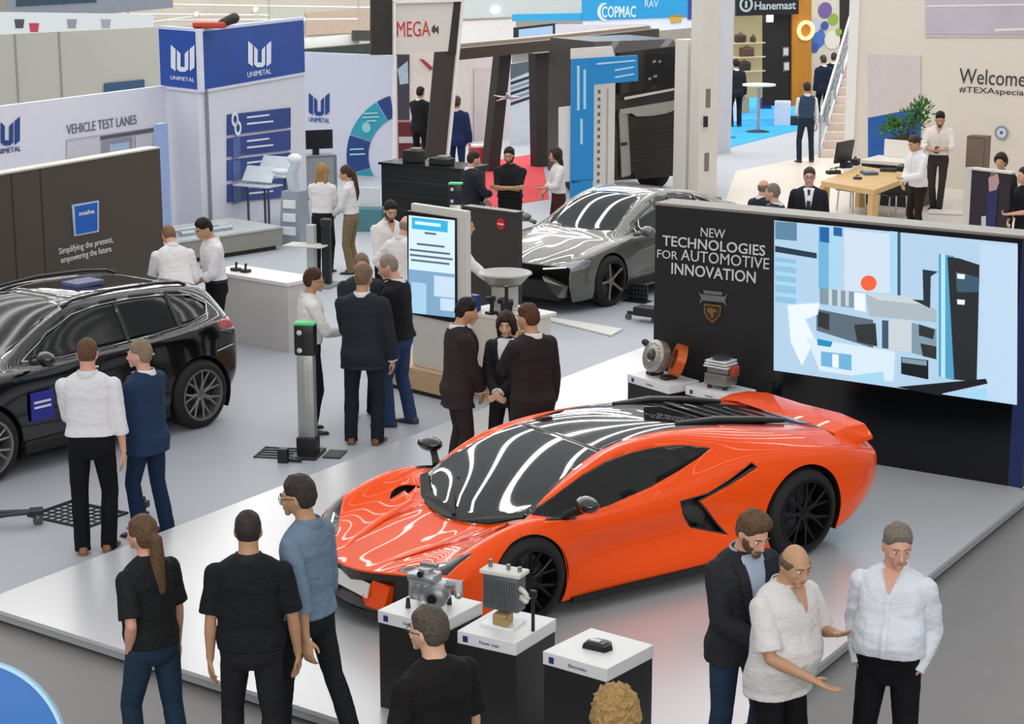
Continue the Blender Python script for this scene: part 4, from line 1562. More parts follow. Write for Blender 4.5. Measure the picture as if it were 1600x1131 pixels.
def fit_text(pl, body, box, m, parent, out=0.012, name='lettering', bold=0.0, depth=0.003, shear=0.0, z=None):
    """lettering filling the photo box (x0, y0, x1, y1) on an upright plane"""
    x0, y0, x1, y1 = box
    cx, cy = (x0 + x1) / 2, (y0 + y1) / 2
    u0, u1 = pl.px(x0, cy)[0], pl.px(x1, cy)[0]
    z0, z1 = pl.px(cx, y1)[1], pl.px(cx, y0)[1]
    o = text_mesh(body, 1.0, m, name=name, depth=depth, bold=bold, shear=shear)
    me = o.data
    co = np.array([v.co for v in me.vertices])
    lo, hi = co.min(0), co.max(0)
    sx, sy = (u1 - u0) / (hi[0] - lo[0]), (z1 - z0) / (hi[1] - lo[1])
    c = (lo + hi) / 2
    for v in me.vertices:
        a, bb = (v.co.x - c[0]) * sx + (u0 + u1) / 2, (v.co.y - c[1]) * sy + (z0 + z1) / 2
        v.co = pl.w(a, bb, out + v.co.z)
    if parent is not None:
        adopt(o, parent)
    return o


def led_wall():
    root = thing('display_wall', 'black display wall with large lit screen and white lettering', 'display wall', tuple(LW.w(1.9, .12)))
    zb, zt = 0.12, 2.43
    b = MB()
    b.prism([LW.w(0, zb), LW.w(LW.len, zb), LW.w(LW.len, zt), LW.w(0, zt)], -LW.n * .35)
    b.build('wall_body', mat('232324', 0.45, var=0.04, spec=.4), parent=root, w=True)
    b = MB()
    b.prism([LW.w(-.01, zt), LW.w(LW.len + .01, zt), LW.w(LW.len + .01, zt + .025), LW.w(-.01, zt + .025)], -LW.n * .36)
    b.build('top_rail', mat('8f8a84', 0.4), parent=root, w=True)
    b = MB()
    u0 = LW.px(1591, 500)[0]
    b.prism([LW.w(u0, zb, .004), LW.w(LW.len, zb, .004), LW.w(LW.len, zt, .004), LW.w(u0, zt, .004)], LW.n * .01)
    b.build('edge_strip', mat('12275a', 0.4), parent=root, w=True)
    # lower panel: near-black gloss with tiny reflections
    u1 = LW.px(1212, 600)[0]
    b = MB()
    b.prism([LW.w(u1 - .02, zb, .003), LW.w(u0, zb, .003), LW.w(u0, zt - .01, .003), LW.w(u1 - .02, zt - .01, .003)], LW.n * .012)
    b.build('screen_bezel', mat('0a0b0e', 0.12, var=0, spec=.5), parent=root, w=True)
    TL, TR, BR, BL = (1211, 344), (1591, 380), (1589, 632), (1210, 578)
    cols = ['b2d0e8', '5c86a2', '26384c', '8fbfdc', '6fb2da', '1f62a4', 'a4d6ee', '3a586c', 'f0653a', '7f98a6', 'c9d2d8', 'aab8c0', '23282c', '4f9ec4', 'b2e4f4', '20303c', '5a6c78', '2a3436', 'e8f3fb', 'd6e9f5', '1f90ba', '161c22', 'bdd8ee', 'cddff0']
    b = MB()
    k = [0]

    def A(ci, pts, raw=False, off=283):
        b.mi = ci
        k[0] += 1
        px_poly(b, LW, pts if raw else [(1200 + u / 4, off + v / 4) for u, v in pts], .016 + k[0] * .0004, .0004)
    A(0, [TL, TR, BR, BL], True)
    A(23, [(480, 300), (770, 330), (770, 700), (480, 680)])
    A(22, [(1330, 390), (1565, 405), (1560, 1395), (1310, 1340)])
    A(1, [(50, 250), (185, 258), (185, 372), (50, 360)])
    A(3, [(50, 470), (180, 490), (180, 770), (50, 750)])
    for v in (500, 560, 620, 690):
        A(6, [(50, v), (180, v + 16), (180, v + 40), (50, v + 24)])
    A(2, [(50, 402), (310, 448), (310, 482), (50, 440)])
    A(4, [(322, 283), (385, 288), (385, 680), (322, 670)])
    A(5, [(330, 283), (388, 288), (388, 385), (330, 375)])
    A(6, [(398, 290), (450, 295), (440, 690), (398, 680)])
    A(5, [(415, 283), (470, 290), (470, 345), (415, 338)])
    A(6, [(768, 310), (815, 315), (815, 710), (768, 705)])
    A(7, [(815, 316), (834, 318), (834, 712), (815, 710)])
    A(8, [(635 + 50 * math.cos(t), 635 + 48 * math.sin(t)) for t in np.linspace(0, 6.0, 16)])
    A(9, [(330, 665), (545, 690), (545, 790), (330, 765)])
    for u in (385, 440, 490):
        A(10, [(u, 672), (u + 22, 675), (u + 22, 780), (u, 777)])
    A(18, [(545, 695), (615, 700), (615, 815), (545, 800)])
    A(11, [(615, 700), (910, 725), (1060, 800), (1060, 880), (640, 840)])
    A(10, [(615, 700), (910, 725), (1020, 775), (700, 740)])
    A(16, [(310, 795), (665, 865), (665, 1040), (310, 930)])
    A(17, [(320, 810), (390, 825), (390, 930), (320, 905)])
    A(17, [(545, 895), (680, 885), (690, 1030), (565, 1000)])
    A(10, [(720, 860), (910, 872), (910, 1065), (720, 1045)])
    A(7, [(720, 865), (760, 868), (760, 1045), (720, 1040)])
    A(9, [(905, 880), (1060, 920), (1060, 1110), (905, 1070)])
    A(17, [(950, 890), (1050, 925), (1040, 985), (950, 960)])
    A(17, [(960, 1010), (1060, 1030), (1060, 1110), (975, 1090)])
    A(18, [(130, 770), (330, 758), (320, 830), (240, 860), (300, 985), (220, 1150), (150, 1000)])
    A(19, [(250, 975), (530, 1020), (800, 1062), (790, 1250), (330, 1180)])
    A(20, [(315, 980), (412, 1000), (400, 1034), (318, 1022)])
    A(4, [(340, 1060), (530, 1080), (530, 1180), (340, 1150)])
    A(18, [(410, 1075), (450, 1080), (450, 1165), (410, 1158)])
    A(21, [(840, 1095), (1010, 1115), (1010, 1235), (840, 1200)])
    A(9, [(845, 1100), (1000, 1118), (1000, 1150), (845, 1130)])
    A(13, [(1075, 450), (1172, 465), (1172, 1240), (1075, 1215)])
    A(14, [(1090, 452), (1116, 456), (1116, 1226), (1090, 1220)])
    A(12, [(1130, 470), (1200, 478), (1330, 520), (1312, 1250), (1172, 1235)])
    A(7, [(1180, 560), (1330, 600), (1325, 690), (1190, 690)])
    for v in (575, 735):
        A(18, [(1190, v), (1240, v + 4), (1236, v + 34), (1192, v + 30)])
    A(15, [(975, 548), (1072, 562), (1026, 592), (1022, 790), (908, 735), (980, 740)])
    A(21, [(810, 150), (1370, 98), (1382, 128), (1100, 190), (1090, 205)], off=566)
    A(6, [(520, 80), (730, 52), (740, 130), (640, 115)], off=566)
    A(6, [(1180, 195), (1380, 150), (1382, 235), (1230, 215)], off=566)
    sc = b.build('screen_image', [mat(c, .4, emit=.9) for c in cols], parent=root, w=True)
    W = mat('d2d4d6', .5, var=.02)
    fit_text(LW, 'NEW', (1096, 357, 1134, 371), W, root)
    fit_text(LW, 'TECHNOLOGIES', (1036, 375, 1197, 391.5), W, root, bold=.011)
    fit_text(LW, 'FOR', (1028, 391, 1060, 404), W, root)
    fit_text(LW, 'AUTOMOTIVE', (1065, 396, 1203, 413.5), W, root)
    fit_text(LW, 'INNOVATION', (1050, 417, 1182, 435), W, root, bold=.011)
    b = MB()
    b.mi = 0
    px_poly(b, LW, [(1100, 453), (1130, 456), (1129, 461), (1101, 458)], .012)
    px_poly(b, LW, [(1096, 459), (1134, 463), (1138, 457), (1134, 470), (1137, 478), (1131, 472), (1099, 469), (1093, 475), (1097, 466), (1092, 455)], .012)
    b.mi = 1
    px_poly(b, LW, [(1101, 474), (1128, 477), (1127, 491), (1121, 499), (1114, 504), (1106, 497), (1101, 488)], .012)
    b.mi = 2
    px_poly(b, LW, [(1103, 476.5), (1126, 479), (1125, 490), (1120, 497), (1114, 501), (1107, 495), (1103, 487)], .017, .003)
    b.mi = 1
    px_poly(b, LW, [(1106, 482), (1113, 480), (1122, 485), (1120, 488), (1116, 487), (1117, 494), (1113, 496), (1112, 489), (1107, 487)], .022, .003)
    b.build('emblem', [mat('8e9092', .35, .6), mat('a8824a', .35, .7), mat('3a2c22', .4)], parent=root, w=True)


led_wall()


# ------------------------------------------------------------ pedestals and their exhibits
def pedestal(label, z, left, front, d, logo=True, text='', group=None):
    """a black box with a white top slab; left/front: photo corners of the top's front edge"""
    a, c = G(left[0], left[1], z), G(front[0], front[1], z)
    pl = Plane(a, c)
    w = pl.len
    o = pl.w(w / 2, 0, -d / 2)
    root = thing('pedestal', label, 'pedestal', (o.x, o.y, .12), pl.ang)
    b = MB()
    b.box((0, 0, (z - .12 - .085) / 2), (w - .01, d - .01, z - .12 - .085), bev=.004)
    b.build('box', mat('1c1c1d', .45, var=.06), parent=root)
    b = MB()
    b.box((0, 0, z - .12 - .0425), (w, d, .085), bev=.004)
    top = b.build('top', mat('e6e6e6', .35, var=.015), parent=root)
    b = MB()
    b.box((-w * .36, -d / 2 - .002, z - .12 - .045), (.036, .004, .040))
    b.build('logo_square', mat('1c2f86', .4), parent=top)
    mw = Matrix.Translation((w * .05, -d / 2 - .002, z - .12 - .046)) @ Matrix.Rotation(math.pi / 2, 4, 'X')
    text_mesh(text, .030, mat('5a6a90', .5), mw=mw, parent=top, depth=.0015, squeeze=1.05)
    return root, pl, o


Z1 = 0.80
D3 = (G(948, 1045.5, Z1) - G(1013, 1005, Z1)).length
PD3 = pedestal('rightmost of the three front pedestals, carrying a small black device', Z1, (848, 1017), (948, 1045.5), D3, text='Electronics')
PD2 = pedestal('middle of the three front pedestals, carrying the upright grey radiator unit', Z1, (714.5, 985), (806, 1005), D3, text='Power train')
PD1 = pedestal('leftmost front pedestal, carrying the silver gearbox beside the nose of the orange car', Z1, (590, 953), (683, 976), D3, text='Gearbox')
Z2 = 0.74
PD4 = pedestal('pedestal by the display wall carrying the silver and orange motor', Z2, (980, 584), (1045, 603), .40, text='E-motor')
PD5 = pedestal('pedestal by the display wall carrying the stacked inverter unit', Z2, (1071, 603), (1139, 619), .40, text='Inverter')
ALU = mat('b4b6b8', .32, .75, var=.05)
ALUD = mat('8a8d90', .4, .7, var=.08)
PLAS = mat('1a1a1c', .4)
IVORY = mat('d8d6ce', .5, var=.04)


def on_ped(pd, z, name, label, cat, rz=0.0):
    return thing(name, label, cat, (pd[2].x, pd[2].y, z), pd[1].ang + rz)


def exhibits():
    # 1: cast gearbox
    r = on_ped(PD1, Z1, 'gearbox', 'silver cast gearbox with round flanges on the leftmost front pedestal', 'machine part', R(10))
    b = MB()
    b.box((0, 0, .12), (.26, .17, .14), bev=.03)
    b.box((-.03, -.02, .21), (.20, .15, .06), bev=.02)
    b.tube([(-.02, -.02, .19), (-.02, -.02, .27)], [.06, .045], n=18)
    for k in range(5):
        b.box((-.10 + k * .05, -.088, .12), (.012, .014, .11), bev=.003)
    b.build('housing', ALU, parent=r, smooth=40)
    b = MB()
    rot = Matrix.Rotation(R(90), 3, 'X')
    b.lathe([(.02, -.02), (.075, -.02), (.08, 0), (.075, .05), (.05, .07), (.02, .07)], (.10, -.10, .12), n=24, rot=rot)
    b.build('flange', ALUD, parent=r, smooth=40)
    b = MB()
    b.lathe([(.0, .02), (.03, .02), (.032, .09), (0, .09)], (.10, -.10, .12), n=18, rot=rot)
    b.build('shaft', mat('3a3b3d', .3, .8), parent=r, smooth=40)
    b = MB()
    b.tube([(.12, .03, .16), (.20, .02, .17), (.22, -.03, .12)], [.035, .035, .03], n=14, rnd=True)
    b.build('outlet_elbow', ALU, parent=r, smooth=60)
    b = MB()
    b.tube([(-.02, -.10, .25), (-.02, -.112, .25)], .022, n=16)
    b.build('port', PLAS, parent=r, smooth=40)
    b = MB()
    b.box((-.02, .03, .275), (.13, .04, .025), bev=.008)
    b.build('cover_plate', ALUD, parent=r)
    for x, y in ((-.12, -.09), (-.12, .08), (.10, .08)):
        b = MB()
        b.tube([(x, y, 0), (x, y, .07)], [.018, .012], n=12)
        b.build('foot', PLAS, parent=r)
    # 2: upright radiator / battery cooler
    r = on_ped(PD2, Z1, 'radiator_unit', 'upright grey finned unit with brass base on the middle front pedestal', 'machine part', R(4))
    b = MB()
    b.box((-.03, .02, .22), (.25, .12, .24), bev=.008)
    for k in range(14):
        b.box((-.145 + k * .018, -.042, .21), (.006, .012, .19))
    b.build('core', mat('6d7376', .5, .5, var=.1), parent=r, smooth=30)
    b = MB()
    b.box((-.03, .02, .35), (.29, .15, .03), bev=.008)
    b.build('header_tank', IVORY, parent=r)
    for x, h in ((-.13, .05), (.0, .035), (.08, .03)):
        b = MB()
        b.tube([(x, .02, .36), (x, .02, .365 + h)], .014, n=12)
        b.build('filler_neck', ALUD, parent=r, smooth=40)
    b = MB()
    b.box((-.02, -.02, .05), (.10, .12, .08), bev=.015)
    b.tube([(.03, -.08, .05), (.03, -.10, .05)], .03, n=16)
    b.build('mounting_foot', mat('b79a6a', .4, .5), parent=r)
    b = MB()
    b.box((-.03, 0, .008), (.24, .2, .016), bev=.004)
    b.build('acrylic_base', mat('e9ecec', .1, var=0, spec=.6), parent=r)
    b = MB()
    b.tube([(.10, -.01, .26), (.14, -.03, .25), (.17, -.03, .22)], [.018, .016, .014], n=10, rnd=True)
    b.tube([(.10, 0, .20), (.145, -.02, .19)], .02, n=10, rnd=True)
    b.build('hose_connector', IVORY, parent=r, smooth=60)
    b = MB()
    b.tube([(.20, -.03, 0), (.20, -.03, .24)], [.012, .010], n=10)
    b.box((.20, -.03, .25), (.05, .03, .05), bev=.008)
    b.build('cable_plug', PLAS, parent=r)
    # 3: small black device
    r = on_ped(PD3, Z1, 'control_module', 'small black angular module lying on the rightmost front pedestal', 'device', R(6))
    b = MB()
    b.loft([[(-.085, -.06, 0), (.075, -.06, 0), (.095, .01, 0), (.06, .07, 0), (-.06, .07, 0), (-.095, .02, 0)], [(-.08, -.055, .03), (.07, -.055, .03), (.09, .01, .03), (.055, .065, .03), (-.055, .065, .03), (-.09, .02, .03)],
            [(-.055, -.035, .045), (.045, -.035, .045), (.055, .01, .045), (.035, .045, .045), (-.035, .045, .045), (-.06, .015, .045)]])
    b.build('case', mat('141416', .3), parent=r)
    b = MB()
    b.box((-.02, .0, .047), (.07, .04, .006), bev=.002)
    b.build('label_plate', mat('c9ccd2', .25), parent=r)
    # 4: motor: silver drum and orange ring
    r = on_ped(PD4, Z2, 'electric_motor', 'silver and orange electric motor standing before the black display wall', 'machine part', R(-4))
    rt = Matrix.Rotation(R(72), 3, 'X')
    b = MB()
    b.lathe([(.05, -.05), (.15, -.05), (.165, -.03), (.165, .06), (.15, .075), (.07, .085), (.05, .07)], (-.07, -.02, .20), n=36, rot=rt)
    for k in range(16):
        a = 2 * math.pi * k / 16
        b.box(Vector((-.07, -.02, .20)) + rt @ Vector((.12 * math.cos(a), .12 * math.sin(a), .075)), (.018, .018, .02))
    b.build('stator_drum', mat('b5b1a8', .35, .6, var=.08), parent=r, smooth=40)
    b = MB()
    b.lathe([(0, .03), (.055, .03), (.05, .10), (.03, .11), (0, .11)], (-.07, -.02, .20), n=24, rot=rt)
    b.build('hub', mat('5d5a55', .35, .7), parent=r, smooth=40)
    b = MB()
    rq = Matrix.Rotation(R(-28), 3, 'Z') @ rt
    b.lathe([(.105, -.05), (.165, -.05), (.165, .04), (.105, .04), (.105, -.05)], (.13, .08, .19), n=36, rot=rq, cap=False)
    b.build('copper_ring', mat('d0602a', .35, .3, var=.1), parent=r, smooth=40)
    b = MB()
    b.lathe([(.03, -.04), (.105, -.04), (.105, .02), (.03, .02)], (.13, .08, .19), n=30, rot=rq)
    b.build('rotor', mat('2b2826', .4, .4), parent=r, smooth=40)
    for x in (-.14, .10):
        b = MB()
        b.box((x, 0, .02), (.10, .16, .04), bev=.01)
        b.build('foot', PLAS, parent=r)
    b = MB()
    b.tube([(-.20, -.04, .30), (-.25, -.05, .32)], [.03, .035], n=12, rnd=True)
    b.build('terminal_plug', PLAS, parent=r, smooth=60)
    # 5: inverter stack
    r = on_ped(PD5, Z2, 'inverter_unit', 'stacked silver inverter unit with red connector before the display wall', 'machine part', R(8))
    b = MB()
    b.box((0, 0, .10), (.26, .22, .12), bev=.02)
    b.box((.02, 0, .19), (.24, .20, .05), bev=.012)
    b.build('housing', mat('8f8a84', .35, .6, var=.1), parent=r, smooth=40)
    for k in range(3):
        b = MB()
        b.box((0, -.005, .225 + k * .028), (.28 - k * .02, .21, .016), bev=.006)
        b.build('plate', mat('e6e6e8', .3), parent=r)
    b = MB()
    b.lathe([(0, 0), (.09, 0), (.10, .02), (.08, .03), (0, .03)], (0, 0, .295), n=28)
    b.build('cap', mat('55565c', .3, .6), parent=r, smooth=40)
    b = MB()
    b.box((.17, -.02, .20), (.06, .10, .10), bev=.012)
    b.build('red_connector', mat('a8402a', .4), parent=r)
    for x in (-.09, .09):
        b = MB()
        b.tube([(x, -.06, .0), (x, -.06, .06)], .025, n=12)
        b.build('foot', PLAS, parent=r)


exhibits()


def disc_sign():
    # a round blue board on a pole, close to the viewer, seen from slightly above
    Y = 6.0
    c = AT(-52, 1188, Y)
    nrm = Vector((0.0, -1, 0.32)).normalized()
    rot = nrm.to_track_quat('Z', 'Y').to_matrix()
    px = Y / FOC * 1.0
    root = thing('round_sign', 'round bright blue sign with pale rim in the near corner', 'sign', (c.x, c.y, 0))
    r = 165 * px * 1.03
    b = MB()
    b.lathe([(0, -.03), (r * .965, -.03), (r * .965, .0), (0, 0)], c, n=64, rot=rot)
    b.build('board', mat('0866b6', .35, var=0), parent=root, w=True, smooth=30)
    b = MB()
    b.lathe([(r * .965, -.035), (r, -.035), (r, .006), (r * .965, .006)], c, n=64, rot=rot, cap=False)
    b.build('rim', mat('a8d8f4', .3), parent=root, w=True, smooth=30)
    b = MB()
    b.tube([(c.x, c.y + .03, 0), (c.x, c.y + .05, c.z)], .03, n=12)
    b.lathe([(0, 0), (.28, 0), (.28, .02), (0, .03)], (c.x, c.y + .03, 0), n=32)
    b.build('stand', mat('c4c6c8', .3, .6), parent=root, w=True, smooth=40)


disc_sign()


# ------------------------------------------------------------ kiosk, counters and test gear of the middle ground
def box_on(pl, u0, u1, z0, z1, d, name, m, parent, out=0.0, bev=0.0):
    """a box standing behind an upright plane"""
    b = MB()
    c = pl.w((u0 + u1) / 2, (z0 + z1) / 2, out - d / 2)
    b.box(c, (u1 - u0, d, z1 - z0), rz=pl.ang, bev=bev)
    return b.build(name, m, parent=parent, w=True)


def kiosk():
    a, c = G(594, 603), G(695, 628)
    pl = Plane(a, c)
    root = thing('info_kiosk', 'white information kiosk with upright lit screen and wooden base', 'kiosk', tuple(pl.w(.5, 0, -.3)))
    u0, u1 = pl.px(633, 450)[0], pl.px(719, 450)[0]
    zt = pl.px(660, 323)[1]
    box_on(pl, -.08, pl.len * 1.0, .06, .30, .95, 'wooden_base', mat('cfae86', .5, kind='wood', scale=2.5, var=.12), root)
    box_on(pl, -.06, pl.len - .02, 0, .06, .9, 'plinth', mat('2a2622', .7), root, out=-.02)
    box_on(pl, u0, u1, .30, zt, .07, 'housing', mat('d6d2cb', .5, var=.02), root, out=-.10, bev=.01)
    sp = Plane(pl.w(0, 0, -.095), pl.w(1, 0, -.095))
    su0, su1 = sp.px(638, 420)[0], sp.px(714, 420)[0]
    z0, z1 = sp.px(676, 497)[1], sp.px(676, 335)[1]
    box_on(sp, su0, su1, z0, z1, .03, 'screen_frame', mat('131416', .3), root, out=.012)
    b = MB()
    k = [0]

    def A(ci, x0, y0, x1, y1, sl=.11):
        b.mi = ci
        k[0] += 1
        px_poly(b, sp, [(x0, y0), (x1, y0 + (x1 - x0) * sl), (x1, y1 + (x1 - x0) * sl), (x0, y1)], .013 + k[0] * .0005, .0004)
    A(0, 640, 336, 712, 488)
    A(1, 645, 339, 701, 357)
    A(2, 650, 345, 690, 350)
    for y, x0, x1 in ((362, 665, 683), (379, 653, 696), (388, 642, 705), (396, 642, 709), (404, 644, 704)):
        A(3, x0, y, x1, y + 3.2)
    A(4, 640, 420, 712, 488)
    A(5, 680, 430, 712, 462)
    A(6, 645, 440, 668, 488)
    A(5, 690, 465, 712, 484)
    b.build('screen_image', [mat(c_, .4, emit=.95) for c_ in ('d4ecfa', '35b4e0', 'd8f2fc', '5a6a78', '7fa8c8', 'c9def0', 'a8d0ea')], parent=root, w=True)
    # desk wing to the right
    q = Plane(pl.w(pl.len - .16, 0, -.45), pl.w(pl.len + .9, 0, -.45))
    box_on(q, 0, .78, .30, .92, .6, 'desk_body', mat('d8d4cc', .5, var=.02), root)
    box_on(q, 0, .78, 0, .30, .62, 'wooden_plinth', mat('cfae86', .5, kind='wood', scale=2.5, var=.12), root, out=.01)
    box_on(q, -.02, .84, .92, .96, .66, 'desk_top', mat('e2ded6', .4, var=.02), root, out=.02, bev=.008)
    b = MB()
    o = q.w(.80, 0, .12)
    b.tube([o, o + Vector((0, 0, 1.35))], .022, n=10)
    b.build('post', PLAS, parent=root, w=True)
    # things on the desk
    bowl = q.w(.30, .96, -.36)
    t = thing('steel_basin', 'round grey basin on a pedestal on the kiosk desk', 'basin', tuple(bowl))
    b = MB()
    b.lathe([(0, .28), (.18, .28), (.29, .40), (.31, .405), (.30, .42), (.27, .41), (.16, .31), (0, .31)], n=36)
    b.build('bowl', mat('a9a8a4', .35, .4), parent=t, smooth=50)
    b = MB()
    b.lathe([(0, 0), (.17, 0), (.17, .02), (.15, .03), (.15, .27), (.19, .28), (0, .28)], n=30)
    b.build('column', mat('b9b6b0', .4, .2), parent=t, smooth=50)
    t = thing('blue_tester', 'small blue device standing left on the kiosk desk', 'device', tuple(q.w(.12, .96, -.06)), q.ang)
    b = MB()
    b.box((0, 0, .09), (.13, .09, .18), bev=.015)
    b.build('case', mat('24408e', .35), parent=t)
    b = MB()
    b.box((0, -.046, .12), (.08, .006, .07))
    b.build('display', mat('1a2030', .2), parent=t)
    for i, (u, oo, lab) in enumerate(((.40, -.05, 'black handheld scanner nearest the blue device on the kiosk desk'), (.54, -.08, 'black handheld scanner in the middle of the kiosk desk'), (.68, -.06, 'black handheld scanner at the right end of the kiosk desk'))):
        t = thing('handheld_scanner', lab, 'device', tuple(q.w(u, .96, oo)), q.ang + i * .4, 'black scanners on the kiosk desk')
        b = MB()
        b.box((0, 0, .015), (.10, .12, .03), bev=.006)
        b.build('cradle', PLAS, parent=t)
        b = MB()
        b.tube([(0, 0, .03), (0, .01, .14)], [.022, .026], n=10)
        b.box((0, -.02, .17), (.07, .12, .06), bev=.015)
        b.build('scanner_head', mat('17181a', .35), parent=t)


kiosk()


def white_counter():
    pl = Plane(G(352, 533), G(452, 552))
    root = thing('white_counter', 'long white reception counter behind the black car', 'counter', tuple(pl.w(.5, 0, -.2)))
    box_on(pl, -.25, pl.len, 0, .84, .5, 'front', mat('cfcac8', .5, var=.02), root)
    box_on(pl, -.27, pl.len + .02, .84, .89, .55, 'worktop', mat('e9e6e2', .4, var=.01), root, out=.02, bev=.008)
    for k, (u, lab) in enumerate(((.05, 'small black joystick device on white counter by the man'), (.22, 'second small black joystick device along the white counter'))):
        t = thing('joystick_device', lab, 'device', tuple(pl.w(u, .89, -.18)), pl.ang, 'small devices on the white counter')
        b = MB()
        b.box((0, 0, .02), (.12, .10, .04), bev=.01)
        b.build('case', PLAS, parent=t)
        b = MB()
        b.tube([(0, 0, .04), (.01, 0, .10)], [.012, .018], n=10, rnd=True)
        b.build('stick', PLAS, parent=t)


white_counter()


def wheel_post(base, h, label, rz, silver='a9aba6', scale=1.0, plate=True):
    """measuring column of a wheel aligner: black foot, silver shaft, camera head and green lid"""
    root = thing('measuring_post', label, 'measuring device', tuple(base), rz)
    root.scale = (scale,) * 3
    b = MB()
    b.box((0, 0, h * .45), (.17, .12, h * .62), bev=.012)
    b.box((0, -.062, h * .45), (.05, .01, h * .55), bev=.003)
    b.build('shaft', mat(silver, .35, .5, var=.05), parent=root, smooth=30)
    b = MB()
    b.box((0, 0, h * .87), (.20, .14, h * .22), bev=.012)
    b.build('camera_head', mat('17191a', .35), parent=root, smooth=30)
    for k in range(3):
        b = MB()
        b.lathe([(0, 0), (.024, 0), (.026, .02), (0, .024)], (-.04 + .05 * (k % 2), -.07, h * (.80 + .065 * k)), n=16, rot=Matrix.Rotation(R(90), 3, 'X'))
        b.build('lens', mat('cfd4d6' if k != 1 else '20262a', .15, .3), parent=root, smooth=50)
    b = MB()
    b.box((0, 0, h * .99), (.205, .145, .025), bev=.006)
    b.build('green_lid', mat('4fd07a', .4, emit=.55), parent=root)
    b = MB()
    b.box((0, 0, h * .075), (.20, .17, h * .15), bev=.01)
    b.box((0, 0, .02), (.26, .40, .035), bev=.008)
    b.build('foot', PLAS, parent=root)
    if plate:
        b = MB()
        for k in range(5):
            b.box((-.30, -.18 + k * .09, .016), (.42, .02, .012))
        for k in range(2):
            b.box((-.50 + k * .40, 0, .016), (.02, .40, .014))
        b.box((.26, .05, .016), (.18, .28, .014))
        b.build('floor_grid', mat('2c3034', .5, .4), parent=root)
        b = MB()
        b.box((-.17, -.30, .075), (.10, .08, .15), bev=.008)
        b.box((-.06, -.28, .03), (.14, .03, .03))
        b.build('side_sensor', PLAS, parent=root)
    return root


wheel_post(G(482, 712), 1.37, 'tall silver measuring post with green lid beside the man in glasses', R(-10))
wheel_post(Vector((*G(712, 285, 1.37)[:2], 0)), 1.37, 'silver measuring post with green lid rising behind the kiosk', R(-10), silver='c9c7c0', plate=False)


